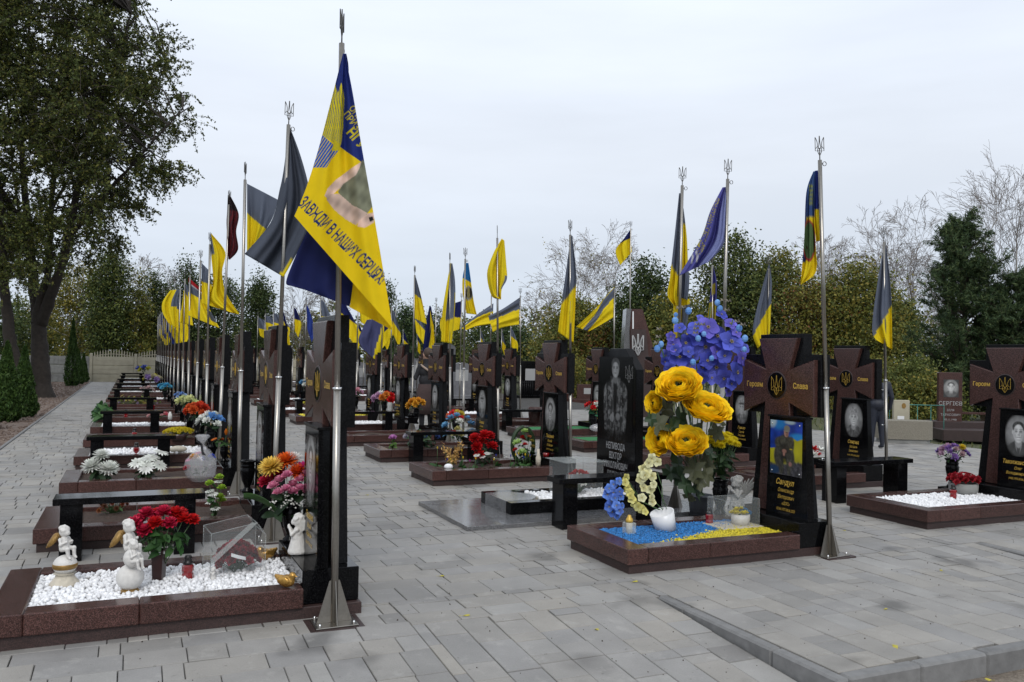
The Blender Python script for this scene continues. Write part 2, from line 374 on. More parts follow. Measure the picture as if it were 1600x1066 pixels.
def link(name, me, parent=None, loc=None):
    o = bpy.data.objects.new(name, me); COL.objects.link(o)
    if parent is not None: o.parent = parent
    if loc is not None: o.location = loc
    return o
def mesh_np(name, V, Fc, mats, smooth=False, col=None, mi=None):
    """fast mesh from arrays: V (n,3), Fc (m,k)"""
    me = bpy.data.meshes.new(name); V = np.asarray(V, dtype=np.float32); Fc = np.asarray(Fc, dtype=np.int32); k = Fc.shape[1]
    me.vertices.add(len(V)); me.vertices.foreach_set('co', V.ravel())
    me.loops.add(Fc.size); me.loops.foreach_set('vertex_index', Fc.ravel())
    me.polygons.add(len(Fc)); me.polygons.foreach_set('loop_start', np.arange(0, Fc.size, k, dtype=np.int32))
    me.polygons.foreach_set('use_smooth', np.full(len(Fc), smooth))
    for m in (mats if isinstance(mats, (list, tuple)) else [mats]): me.materials.append(MATS[m])
    if mi is not None: me.polygons.foreach_set('material_index', np.asarray(mi, dtype=np.int32))
    me.update(calc_edges=True)
    if col is not None:
        a = me.color_attributes.new('Col', 'FLOAT_COLOR', 'POINT')
        c = np.ones((len(V), 4), dtype=np.float32); c[:, :3] = col; a.data.foreach_set('color', c.ravel())
    me.validate()
    return me
def tag(o, label=None, cat=None, group=None, kind=None):
    if label: o['label'] = label
    if cat: o['category'] = cat
    if group: o['group'] = group
    if kind: o['kind'] = kind
    return o
def thing(name, label, cat, loc=(0, 0, 0), rz=0., group=None):
    o = bpy.data.objects.new(name, None); COL.objects.link(o); o.empty_display_size = .1
    o.location = loc; o.rotation_euler = (0, 0, rz)
    return tag(o, label, cat, group)
def copy_tree(o, parent=None):
    c = o.copy(); COL.objects.link(c)
    if parent is not None: c.parent = parent
    for ch in list(o.children): copy_tree(ch, c)
    return c
ORD = ['first', 'second', 'third', 'fourth', 'fifth', 'sixth', 'seventh', 'eighth', 'ninth', 'tenth', 'eleventh', 'twelfth', 'thirteenth', 'fourteenth', 'fifteenth', 'sixteenth', 'seventeenth', 'eighteenth', 'nineteenth', 'twentieth', 'twenty-first', 'twenty-second', 'twenty-third']

# icosahedron for pebbles
_t = (1 + 5 ** .5) / 2
ICO_V = np.array([(-1, _t, 0), (1, _t, 0), (-1, -_t, 0), (1, -_t, 0), (0, -1, _t), (0, 1, _t), (0, -1, -_t), (0, 1, -_t), (_t, 0, -1), (_t, 0, 1), (-_t, 0, -1), (-_t, 0, 1)]) / math.sqrt(1 + _t * _t)
ICO_F = np.array([(0, 11, 5), (0, 5, 1), (0, 1, 7), (0, 7, 10), (0, 10, 11), (1, 5, 9), (5, 11, 4), (11, 10, 2), (10, 7, 6), (7, 1, 8), (3, 9, 4), (3, 4, 2), (3, 2, 6), (3, 6, 8), (3, 8, 9), (4, 9, 5), (2, 4, 11), (6, 2, 10), (8, 6, 7), (9, 8, 1)])
def rand_rot(r, n):
    q = r.normal(size=(n, 4)); q /= np.linalg.norm(q, axis=1)[:, None]; w, x, y, z = q.T
    return np.stack([np.stack([1 - 2 * (y * y + z * z), 2 * (x * y - z * w), 2 * (x * z + y * w)], 1),
                     np.stack([2 * (x * y + z * w), 1 - 2 * (x * x + z * z), 2 * (y * z - x * w)], 1),
                     np.stack([2 * (x * z - y * w), 2 * (y * z + x * w), 1 - 2 * (x * x + y * y)], 1)], 1)
def pebbles(name, P, size, seed, mat, flat=.65):
    r = rng(seed); n = len(P)
    R3 = rand_rot(r, n)
    sc = size * r.uniform(.65, 1.25, (n, 1)) * np.stack([r.uniform(.8, 1.3, n), r.uniform(.7, 1.1, n), r.uniform(flat * .8, flat * 1.2, n)], 1)
    base = ICO_V[None] * (1 + r.uniform(-.16, .16, (n, 12, 1)))
    V = np.einsum('nij,nkj->nki', R3, base * sc[:, None, :]) + np.asarray(P)[:, None, :]
    Fc = (ICO_F[None] + (np.arange(n) * 12)[:, None, None]).reshape(-1, 3)
    return mesh_np(name, V.reshape(-1, 3), Fc, mat, True)
def gravel_mesh(x0, x1, y0, y1, z, pitch, seed, mat, keep=None):
    r = rng(seed); P = []
    nx, ny = int((x1 - x0) / pitch), int((y1 - y0) / pitch)
    for lay in range(2):
        X, Y = np.meshgrid(np.linspace(x0 + pitch * .5, x1 - pitch * .5, nx), np.linspace(y0 + pitch * .5, y1 - pitch * .5, ny))
        X = X + r.uniform(-.5, .5, X.shape) * pitch; Y = Y + r.uniform(-.5, .5, Y.shape) * pitch
        P.append(np.stack([X.ravel().clip(x0 + pitch * .35, x1 - pitch * .35), Y.ravel().clip(y0 + pitch * .35, y1 - pitch * .35), z + lay * pitch * .35 + r.uniform(-.3, .3, X.size) * pitch], 1))
    P = np.concatenate(P)
    if keep is not None: P = P[keep(P[:, 0], P[:, 1], r)]
    return pebbles('gravel', P, pitch * .62, seed + 1, mat)

# ------------------------------------------------------------------ writing
def make_text(txt, bold=0., shear=0.):
    cu = bpy.data.curves.new('lettering', 'FONT'); cu.body = txt; cu.size = 1; cu.align_x = 'CENTER'; cu.resolution_u = 2
    cu.offset = bold; cu.shear = shear; cu.fill_mode = 'FRONT'
    o = bpy.data.objects.new('lettering', cu); COL.objects.link(o)
    dg = bpy.context.evaluated_depsgraph_get(); me = o.evaluated_get(dg).to_mesh()
    me.calc_loop_triangles()
    V = np.array([(v.co.x, v.co.y) for v in me.vertices]); T = np.array([t.vertices[:] for t in me.loop_triangles])
    o.to_mesh_clear(); bpy.data.objects.remove(o); bpy.data.curves.remove(cu)
    V[:, 0] -= (V[:, 0].max() + V[:, 0].min()) / 2
    return V, T
TXT = {}
for key, s_, b_, sh in [('heroiam', 'Героям', .022, 0), ('slava', 'Слава', .022, 0),
                       ('s1', 'Сандул', .018, .35), ('s2', 'Олександр', .004, .35), ('s3', 'Вікторович', .004, .35), ('s4', '«ДОС»', .008, .35), ('s5', '03.06.1977-08.06.2023', .006, .3),
                       ('t1', 'Таволжанський', .016, .35), ('t2', 'Олег', .004, .35), ('t3', 'Володимирович', .004, .35), ('t4', '14.03.1973-30.06.2022', .006, .3),
                       ('v1', 'Свирид', .018, .35), ('v2', 'Василь', .004, .35), ('v3', 'Іванович', .004, .35),
                       ('g1', 'Гунько', .018, .35), ('g2', 'Сергій', .004, .35), ('g3', 'Петрович', .004, .35),
                       ('m1', 'Пащенко', .018, .35), ('m2', 'Віталій', .004, .35), ('m3', 'Юрійович', .004, .35),
                       ('n1', 'НЕПИВОДА', .008, 0), ('n2', 'ВІКТОР', .008, 0), ('n3', 'МИКОЛАЙОВИЧ', .008, 0), ('n4', '07.09.1991-30.05.2022', .0, 0),
                       ('r1', 'СЕРГІЄВ', .0, 0), ('r2', 'ІЛЛЯ', .0, 0), ('r3', 'ТАРАСОВИЧ', .0, 0), ('r4', '05.11.1948', 0, 0),
                       ('f1', 'ЗАВЖДИ В НАШИХ СЕРЦЯХ!', .026, 0), ('f2', 'НГУ', .03, 0), ('f3', 'ПРИЗНАЧЕННЯ', .015, 0), ('f4', 'ОПЕРАТИВНОГО', .015, 0), ('f5', 'ПІДРОЗДІЛ МИКОЛАЇВ', 0, 0)]:
    TXT[key] = make_text(s_, b_, sh)
def text_mesh(lines, mat, name='lettering', x=0.):
    """lines: (key, height scale, y centre, z baseline, squeeze, skewz); text faces -X and reads toward -Y"""
    Vs, Ts = [], []; b = 0
    for key, size, yc, z, sq in lines:
        V, T = TXT[key]
        P = np.stack([np.full(len(V), x), yc - V[:, 0] * size * sq, z + V[:, 1] * size], 1)
        Vs.append(P); Ts.append(T[:, ::-1] + b); b += len(V)
    return mesh_np(name, np.concatenate(Vs), np.concatenate(Ts), mat)
def raster(key, W, H, x0, x1, y0, y1):
    """mask of a text mesh sampled on a W x H grid covering x0..x1, y0..y1 in text units"""
    V, T = TXT[key]; M = np.zeros((H, W), bool)
    xs = x0 + (np.arange(W) + .5) / W * (x1 - x0); ys = y0 + (np.arange(H) + .5) / H * (y1 - y0)
    for t in T:
        a, b, c = V[t]
        ix = np.where((xs >= min(a[0], b[0], c[0])) & (xs <= max(a[0], b[0], c[0])))[0]; iy = np.where((ys >= min(a[1], b[1], c[1])) & (ys <= max(a[1], b[1], c[1])))[0]
        if not len(ix) or not len(iy): continue
        X, Y = np.meshgrid(xs[ix], ys[iy])
        d = (b[1] - c[1]) * (a[0] - c[0]) + (c[0] - b[0]) * (a[1] - c[1])
        if abs(d) < 1e-12: continue
        l1 = ((b[1] - c[1]) * (X - c[0]) + (c[0] - b[0]) * (Y - c[1])) / d; l2 = ((c[1] - a[1]) * (X - c[0]) + (a[0] - c[0]) * (Y - c[1])) / d
        M[np.ix_(iy, ix)] |= (l1 >= 0) & (l2 >= 0) & (l1 + l2 <= 1)
    return M

# the trident, as strokes in a box -.5...5 wide and -.2..1 tall
def arc_pts(pts, n=5):
    out = []
    P = [Vector(p) for p in pts]
    for i in range(len(P) - 1):
        p0 = P[max(i - 1, 0)]; p1 = P[i]; p2 = P[i + 1]; p3 = P[min(i + 2, len(P) - 1)]
        for k in range(n):
            t = k / n; out.append(.5 * ((2 * p1) + (p2 - p0) * t + (2 * p0 - 5 * p1 + 4 * p2 - p3) * t * t + (3 * p1 - p0 - 3 * p2 + p3) * t ** 3))
    out.append(P[-1]); return [(p.x, p.y) for p in out]
def trident_strokes():
    S = []
    for m in (1, -1):
        S.append([(-.44 * m, .92), (-.44 * m, .13), (-.03 * m, .13)])
        S.append(arc_pts([(-.44 * m, .92), (-.29 * m, .74), (-.22 * m, .55), (-.24 * m, .38), (-.33 * m, .30), (-.44 * m, .28)], 3))
        S.append(arc_pts([(-.02 * m, 1.0), (-.035 * m, .7), (-.07 * m, .5), (-.13 * m, .36), (-.20 * m, .22), (-.17 * m, .06), (0, -.16)], 3))
        S.append(arc_pts([(-.24 * m, .38), (-.12 * m, .33), (-.02 * m, .2), (0, .13)], 3))
    S.append([(0, -.16), (0, .3)])
    return S
TRI_S = trident_strokes()
def ribbon(b, pts, w, to3, thick=0.):
    """flat stroke of width w through 2D pts, lifted to 3D by to3(a,b,depth)"""
    P = [Vector(p) for p in pts]; n = len(P); L, Rr = [], []
    for i, p in enumerate(P):
        t = (P[min(i + 1, n - 1)] - P[max(i - 1, 0)]); t = t.normalized() if t.length > 0 else Vector((1, 0)); nn = Vector((-t.y, t.x)) * w / 2
        if 0 < i < n - 1:
            t1 = (P[i] - P[i - 1]).normalized(); t2 = (P[i + 1] - P[i]).normalized(); c = max(.5, math.sqrt(max(0, (1 + t1.dot(t2)) / 2))); nn = nn / c
        L.append(p + nn); Rr.append(p - nn)
    vs = [to3(q.x, q.y, 0) for q in L] + [to3(q.x, q.y, 0) for q in Rr]; fs = [(i, i + 1, n + i + 1, n + i) for i in range(n - 1)]
    if thick:
        m = len(vs); vs += [to3(q.x, q.y, thick) for q in L] + [to3(q.x, q.y, thick) for q in Rr]
        fs += [(m + i, m + n + i, m + n + i + 1, m + i + 1) for i in range(n - 1)] + [(i, m + i, m + i + 1, i + 1) for i in range(n - 1)] + [(n + i, n + i + 1, m + n + i + 1, m + n + i) for i in range(n - 1)]
        fs += [(0, n, m + n, m), (n - 1, m + n - 1, m + 2 * n - 1, 2 * n - 1)]
    b.add(vs, fs)
def trident_flat(size, yc, zc, x, w, thick=.002):
    b = MB()
    for k, s_ in enumerate(TRI_S): ribbon(b, s_, w, lambda a, h, d, k=k: (x - d - k * .00012, yc - a * size, zc + (h - .42) * size), thick)
    return b
# ------------------------------------------------------------------ fused figures (one continuous surface each)
def fuse(mb, voxel, name, mat, smooth_it=2, disp=0.):
    me = mb.mesh(name, mat); o = bpy.data.objects.new(name, me); COL.objects.link(o)
    m = o.modifiers.new('r', 'REMESH'); m.mode = 'VOXEL'; m.voxel_size = voxel
    if smooth_it: s_ = o.modifiers.new('s', 'SMOOTH'); s_.iterations = smooth_it; s_.factor = .5
    dg = bpy.context.evaluated_depsgraph_get(); ev = o.evaluated_get(dg); out = bpy.data.meshes.new_from_object(ev, depsgraph=dg)
    bpy.data.objects.remove(o); out.name = name
    out.polygons.foreach_set('use_smooth', [True] * len(out.polygons))
    if not out.materials: out.materials.append(MATS[mat])
    return out
def limb(b, pts, rad): b.tube(pts, rad, 10); [b.ball(p, r_, 10, 6) for p, r_ in zip(pts, rad)]
def cherub(b, o=(0, 0, 0), s=1., kneel=False, sit=True, curls=7, face=-1):
    """chubby child figure about 1 unit tall facing -x (face=-1)"""
    f = face; X = lambda x, y, z: (o[0] + f * x * s, o[1] + y * s, o[2] + z * s)
    b.ball(X(0, 0, .83), (.15 * s, .14 * s, .16 * s), 14, 10)                      # head
    b.ball(X(.13, 0, .79), (.05 * s, .08 * s, .07 * s), 10, 6)                        # cheeks and chin
    b.ball(X(.155, 0, .83), (.02 * s, .018 * s, .026 * s), 8, 5)                      # nose
    r = random.Random(4)
    for k in range(26):                                                               # curls
        a = r.uniform(0, 2 * math.pi); e = r.uniform(.1, 1.5); d = Vector((math.cos(a) * math.cos(e) * .15 - .02, math.sin(a) * math.cos(e) * .145, math.sin(e) * .16))
        if d.x > .09 and d.z < .09: continue
        b.ball(X(d.x, d.y, .84 + d.z), .036 * s, 8, 5)
    b.ball(X(0, 0, .52), (.13 * s, .15 * s, .18 * s), 12, 8); b.ball(X(.02, 0, .40), (.15 * s, .155 * s, .15 * s), 12, 8)
    limb(b, [X(0, 0, .62), X(0, 0, .76)], [.06 * s, .06 * s])
    for m in (1, -1):
        if kneel: limb(b, [X(.0, .14 * m, .62), X(.13, .15 * m, .50), X(.2, .03 * m, .64)], [.058 * s, .05 * s, .038 * s])
        else: limb(b, [X(.0, .15 * m, .62), X(.06, .2 * m, .48), X(.18, .1 * m, .56)], [.058 * s, .05 * s, .04 * s])
    if kneel:
        b.ball(X(.23, 0, .68), (.04 * s, .04 * s, .07 * s), 10, 6)
        b.lathe([(.0, 0), (.2 * s, 0), (.22 * s, .06 * s), (.19 * s, .18 * s), (.15 * s, .36 * s), (.12 * s, .5 * s)], X(0, 0, 0), 16, sq=(1.15, 1))
        for k in range(9): a = k * .7; limb(b, [X(math.cos(a) * .23, math.sin(a) * .2, .03), X(math.cos(a + .1) * .18, math.sin(a + .1) * .16, .3)], [.022 * s, .012 * s])
        b.ball(X(-.2, 0, .08), (.12 * s, .14 * s, .08 * s), 10, 6)
    elif sit:
        for m in (1, -1): limb(b, [X(.02, .09 * m, .34), X(.24, .12 * m, .36), X(.27, .11 * m, .14), X(.34, .11 * m, .1)], [.085 * s, .07 * s, .05 * s, .035 * s])
def wing_mb(b, p, s, m, mat_i=0, tilt=.5):
    """layered feathers fanning back and up"""
    for lay in range(2):
        n = 6 - lay
        for k in range(n):
            a = RAD(52 + k * 15); L = s * (1.15 - .10 * k) * (1 - .3 * lay)
            d = Vector((math.cos(a) * .75, m * (tilt - lay * .1) * (1 - .1 * k), math.sin(a) * .9)); d.normalize(); w = d.cross(Vector((0, 1, 0))); w = w.normalized() * s * .12
            q = Vector(p) + Vector((.015 * lay, 0, 0)); e = q + d * L; c = q + d * L * .6
            t = Vector((0, .008 * s * 6, 0))
            b.add([q, c + w, e, c - w, q + t, c + w + t, e + t, c - w + t], [(0, 1, 2, 3), (7, 6, 5, 4), (0, 4, 5, 1), (1, 5, 6, 2), (2, 6, 7, 3), (3, 7, 4, 0)])
FUSED = {}
_b = MB(); cherub(_b, (0, 0, 0), .17, face=1); FUSED['cherub_sit'] = fuse(_b, .0035, 'body', 'plaster_white', 1)
_b = MB(); cherub(_b, (-.02, .015, .03), .2, face=1); cherub(_b, (.055, -.05, 0), .15, face=1); _b.ball((.04, -.04, .06), (.045, .04, .045), 10, 7); FUSED['cherub_pair'] = fuse(_b, .0035, 'body', 'plaster_white', 1)
_b = MB(); cherub(_b, (0, 0, 0), .25, kneel=True, face=-1); FUSED['cherub_kneel'] = fuse(_b, .004, 'body', 'plaster_white', 1)
_b = MB(); cherub(_b, (0, 0, 0), .36, kneel=True, face=-1)
for _k in range(16): _a = _k * .42; limb(_b, [(math.cos(_a) * .09, math.sin(_a) * .08, .0), (math.cos(_a + .4) * .05, math.sin(_a + .4) * .05, .16)], [.012, .006])
limb(_b, [(.0, .05, .32), (.05, .06, .27), (.07, .05, .2)], [.03, .028, .018])
FUSED['angel_big'] = fuse(_b, .006, 'body', 'stone_angel', 1)
_b = MB(); _b.ball((0, 0, .028), (.042, .03, .028), 12, 8); _b.ball((-.03, 0, .055), (.018, .017, .018), 10, 7); _b.tube([(-.02, 0, .03), (-.03, 0, .055)], [.022, .014], 8); _b.tube([(.03, 0, .035), (.065, 0, .05)], [.022, .006], 8)
_b.tube([(-.045, 0, .055), (-.058, 0, .052)], [.005, .002], 6); _b.ball((.005, .024, .034), (.034, .01, .02), 10, 6); _b.ball((.005, -.024, .034), (.034, .01, .02), 10, 6)
FUSED['bird'] = fuse(_b, .003, 'body', 'gold_gloss', 1)
# standing people
def person_mb(stride=0., arms='down', coat=0.):
    b = MB(); k = 1 + coat
    b.ball((0, 0, 1.10), (.135 * k, .19 * k, .16), 14, 10); b.ball((0, 0, 1.28), (.13 * k, .2 * k, .15), 14, 10); b.ball((-.01, 0, .95), (.14 * k, .18 * k, .15), 14, 10)
    limb(b, [(0, 0, 1.36), (.015, 0, 1.52)], [.065, .058])
    for m in (1, -1):
        limb(b, [(0, .09 * m, .92), (.01 + stride * m * .5, .1 * m, .5), (0 + stride * m, .1 * m, .1)], [.098 * k, .068 * k, .045])
        limb(b, [(stride * m, .1 * m, .06), (.13 + stride * m, .11 * m, .035)], [.045, .035])
        if arms == 'down': limb(b, [(0, .19 * m * k, 1.38), (-.02, .25 * m * k, 1.1), (.06, .25 * m * k, .86)], [.055 * k, .045 * k, .034 * k])
        else: limb(b, [(0, .19 * m * k, 1.38), (.06, .25 * m * k, 1.14), (.25, .12 * m, 1.16)], [.055 * k, .046 * k, .034 * k])
    return b
FUSED['person_a'] = fuse(person_mb(.02, 'fold'), .014, 'body', 'cloth_black', 2)
FUSED['person_b'] = fuse(person_mb(.03, 'down', .22), .014, 'body', 'cloth_navy', 2)
def head_mb():
    b = MB(); b.ball((0, 0, 0), (.095, .077, .115), 16, 12); b.ball((.045, 0, -.06), (.05, .052, .055), 12, 8); b.ball((.1, 0, -.015), (.016, .013, .022), 8, 6)
    for m in (1, -1): b.ball((0, .078 * m, -.01), (.02, .012, .03), 8, 6); b.ball((.085, .032 * m, .012), (.012, .016, .01), 8, 5)
    b.ball((.09, 0, -.058), (.014, .025, .008), 8, 5); return b
FUSED['head'] = fuse(head_mb(), .007, 'head', 'skin', 1)
# ================================================================== THE SETTING
def structure(name, me, loc=None, parent=None):
    o = link(name, me, parent, loc); o['kind'] = 'structure'; return o
def ghole(x, y):
    """ground height of the paving: two dropped ramps in front"""
    x = np.asarray(x, float); y = np.asarray(y, float); z = np.zeros(np.broadcast(x, y).shape)
    z = np.where((x < 3.34) & (y < 4.9), -np.minimum((4.9 - y) * .07, .105), z)
    z = np.where((x > 5.45) & (x < 7.05) & (y < 5.35), -np.minimum((5.35 - y) * .05, .105) * np.clip((x - 5.45) / .6, 0, 1), z)
    return z
# terrain sheet to the horizon
b = MB(); b.box(-400, 400, -60, 700, -1.0, -.16); structure('ground', b.mesh('ground', 'ground_grass'))
b = MB(); b.grid(lambda s, t: (3.3 + s * 20, -4 + t * 7.3, -.115 + .01 * math.sin(s * 37) * math.sin(t * 23)), 30, 12); structure('dirt_road', b.mesh('dirt_road', 'ground_dirt'))
b = MB(); b.box(-3.7, -1.93, 6, 48.6, -.3, -.02); structure('mulch_strip', b.mesh('mulch_strip', 'mulch'))
b = MB(); b.box(-60, -3.7, 6, 120, -.3, -.05); structure('lawn', b.mesh('lawn', 'ground_grass'))
b = MB(); b.box(-1.93, -1.88, 6, 48.6, -.3, .015, .008); structure('path_edging', b.mesh('path_edging', 'kerb_concrete'))

GRAVES = []          # (x0, yc, half width, length) footprints, also used to leave paving out beneath them
ROW_Y1 = [5.75 + 2.45 * k for k in range(18)]
ROW_Y1[1] = 8.17; ROW_Y1[2] = 10.75; ROW_Y1[3] = 13.2
ROW_Y2 = [5.95, None, 10.48, 12.93, 15.28, 17.69, 20.1] + [22.5 + 2.45 * k for k in range(11)]
ROW_Y3 = [6.47, 8.8, 11.1, 13.4, 15.7, 18.0, 20.35] + [22.7 + 2.4 * k for k in range(11)]
RX = {1: -.68, 2: 3.41, 3: 7.12}
for k in range(18): GRAVES.append((RX[1], ROW_Y1[k], .54, 2.02))
for y in ROW_Y2:
    if y: GRAVES.append((RX[2], y, .5, 2.02))
for y in ROW_Y3: GRAVES.append((RX[3], y, .53, 2.02))
GRAVES.append((2.87, 8.07, .72, 3.0))
def in_grave(x0, x1, y0, y1):
    return any(x0 > g[0] + .06 and x1 < g[0] + g[3] - .06 and y0 > g[1] - g[2] + .06 and y1 < g[1] + g[2] - .06 for g in GRAVES)

pav = MB(); pav.grid(lambda s, t: (-1.87 + s * 17.3, 1.0 + t * 47.6, float(ghole(-1.87 + s * 17.3, 1.0 + t * 47.6)) - .03 - (.3 if s * 17.3 - 1.87 > 3.3 and 1.0 + t * 47.6 < 3.3 else 0)), 140, 240, False)
pavement = structure('pavement', pav.mesh('pavement', 'bedding'))
R_ = random.Random(11)
def lay(x0, x1, y0, y1, along, wid, lens):
    """courses of blocks along x or y"""
    out = []
    lo, hi, c0, c1 = (x0, x1, y0, y1) if along == 'x' else (y0, y1, x0, x1)
    c = c0
    while c < c1 - .03:
        w = R_.choice(wid); w = min(w, c1 - c)
        a = lo - R_.random() * .3
        while a < hi:
            l = R_.choice(lens); a0, a1 = max(a, lo), min(a + l, hi)
            if a1 - a0 > .04: out.append((a0, a1, c, c + w) if along == 'x' else (c, c + w, a0, a1))
            a += l
        c += w
    return out
LN = [.105, .205, .205, .31, .31, .41]
stones = []
stones += lay(-1.87, 15.2, 5.4, 24, 'x', [.205, .205, .205, .31], LN)
stones += lay(-1.87, 9.9, 24, 48.5, 'x', [.205, .31], [.31, .41, .52])
stones += lay(-1.87, 1.56, 3.0, 5.4, 'x', [.205, .205, .31], LN)
stones += lay(1.56, 3.39, 4.9, 5.4, 'x', [.205], LN)
stones += lay(1.56, 1.64, 2.6, 4.9, 'y', [.08], [.2, .4])
stones += lay(1.64, 3.29, 2.6, 4.9, 'y', [.205], [.105, .205, .205, .31, .41, .41])
stones += lay(-1.87, 1.56, 1.6, 3.0, 'x', [.205, .31], LN)
stones += lay(3.39, 7.04, 3.37, 5.4, 'y', [.205], [.105, .205, .31, .31, .41, .41])
stones += lay(7.14, 15.2, 3.37, 5.4, 'y', [.205], [.205, .31, .41])
def proj_area(s):
    x, y = (s[0] + s[1]) / 2, (s[2] + s[3]) / 2; v = Vector((x, y, 0)) - CPOS; d = v.dot(CF)
    if d < .5: return 0
    u, w = 800 + FPX * v.dot(CR) / d, 533 - FPX * v.dot(CU) / d
    if u < -10 or u > 1610 or w > 1080: return 0
    return (s[1] - s[0]) * (s[3] - s[2]) / d ** 3
stones = [s for s in stones if not in_grave(*s)]
stones.sort(key=proj_area, reverse=True)
_sc = {}
def stone_mesh(lx, ly):
    k = (round(lx, 3), round(ly, 3))
    if k not in _sc:
        g, c = .0022, .0035; a, q = lx / 2 - g, ly / 2 - g
        v = [(-a, -q, -.04), (a, -q, -.04), (a, q, -.04), (-a, q, -.04), (-a, -q, -.004), (a, -q, -.004), (a, q, -.004), (-a, q, -.004), (-a + c, -q + c, 0), (a - c, -q + c, 0), (a - c, q - c, 0), (-a + c, q - c, 0)]
        f = [(8, 9, 10, 11)] + [(i, (i + 1) % 4, 4 + (i + 1) % 4, 4 + i) for i in range(4)] + [(4 + i, 4 + (i + 1) % 4, 8 + (i + 1) % 4, 8 + i) for i in range(4)]
        _sc[k] = mesh_np('paving_stone', v, f, 'paving_concrete')
    return _sc[k]
for s in stones[:300]:
    x, y = (s[0] + s[1]) / 2, (s[2] + s[3]) / 2
    o = link('paving_stone', stone_mesh(s[1] - s[0], s[3] - s[2]), pavement, (x, y, float(ghole(x, y)) + R_.uniform(-.0025, .0022)))
    dy = float(ghole(x, y + .05) - ghole(x, y - .05)) / .1; dx = float(ghole(x + .05, y) - ghole(x - .05, y)) / .1
    if abs(dy) > .2: dy = 0
    if abs(dx) > .2: dx = 0
    o.rotation_euler = (math.atan(dy) + R_.uniform(-.008, .008), -math.atan(dx) + R_.uniform(-.008, .008), R_.uniform(-.005, .005))
A = np.array(stones[300:]); g, c = .0022, .0035
x0, x1, y0, y1 = A.T; x0 = x0 + g; x1 = x1 - g; y0 = y0 + g; y1 = y1 - g
rr = rng(5); jz = rr.uniform(-.0028, .0024, len(A))
def ring(ix, z): return np.stack([np.stack([x0 + ix, y0 + ix, ghole(x0 + ix, y0 + ix) + z], 1), np.stack([x1 - ix, y0 + ix, ghole(x1 - ix, y0 + ix) + z], 1), np.stack([x1 - ix, y1 - ix, ghole(x1 - ix, y1 - ix) + z], 1), np.stack([x0 + ix, y1 - ix, ghole(x0 + ix, y1 - ix) + z], 1)], 1)
V = np.concatenate([ring(0, jz - .03), ring(c, jz)], 1).reshape(-1, 3)
Fb = np.array([(4, 5, 6, 7)] + [(i, (i + 1) % 4, 4 + (i + 1) % 4, 4 + i) for i in range(4)])
F_ = (Fb[None] + (np.arange(len(A)) * 8)[:, None, None]).reshape(-1, 4)
o = link('paving_stone_field', mesh_np('paving_stone_field', V, F_, 'paving_concrete'), pavement); o['kind'] = 'stuff'

# concrete kerbs round the raised paving
kerb = structure('kerb', (lambda b: (b.box(3.34, 3.345, 3.3, 3.31, -.2, -.19), b.mesh('kerb', 'kerb_concrete'))[1])(MB()))
def kerb_seg(x0, x1, y0, y1, z=0.):
    b = MB(); b.box(x0, x1, y0, y1, -.2 + z, .004 + z, .012); b.build('kerb_stone', 'kerb_concrete', kerb)
y = 3.27
for l in (.5, .83, .3): kerb_seg(3.295, 3.375, y + .002, y + l - .002); y += l
x = 3.38
while x < 12: kerb_seg(x + .002, x + .51 - .002, 3.275, 3.365, float(ghole(x + .25, 3.3)) * .6); x += .51
y = 3.37
while y < 5.2: kerb_seg(7.05, 7.13, y + .002, y + .5 - .002); y += .5

# fallen leaves
leaf_spots = [(1.93, 4.95), (4.55, 4.12), (4.0, 3.55), (3.42, 3.08), (4.3, 3.2), (2.1, 5.9), (3.36, 5.28), (.9, 3.6), (5.9, 4.8), (2.6, 4.5), (4.9, 3.15), (3.9, 3.0), (-1.5, 9.0), (2.5, 9.6), (6.3, 6.2)]
for i, (x, y) in enumerate(leaf_spots):
    b = MB(); n = 9; rr_ = random.Random(i); sz = rr_.uniform(.016, .032)
    P = []
    for k in range(n): a = k / n * 2 * math.pi; q = sz * (1 if k % 2 else .62); P.append((math.cos(a) * q * .7, math.sin(a) * q, .004 * math.sin(k)))
    b.add(P + [(0, 0, .006)], [(k, (k + 1) % n, n) for k in range(n)]); b.tube([(0, -sz, .002), (0, -sz * 1.6, .006)], .0008, 4)
    z = float(ghole(x, y)) + .003 if y > 3.38 or x < 3.3 else -.1
    o = b.build('fallen_leaf', 'fallen_leaf'); o.location = (x, y, z); o.rotation_euler = (.1, .1, rr_.uniform(0, 6))
    o['label'] = 'small yellow fallen leaf lying on the ground near the graves'; o['category'] = 'leaf'; o['group'] = 'fallen leaves on the ground'
# pale stone at the lower left corner of the view
b = MB(); b.ball((0, 0, .02), (.05, .035, .035), 10, 7); o = b.build('loose_stone', 'plaster_cream'); p = on_ground(9, 1062, -.07); o.location = (p.x, p.y, -.1)
tag(o, 'pale loose stone on the paving at the lower left corner', 'stone')

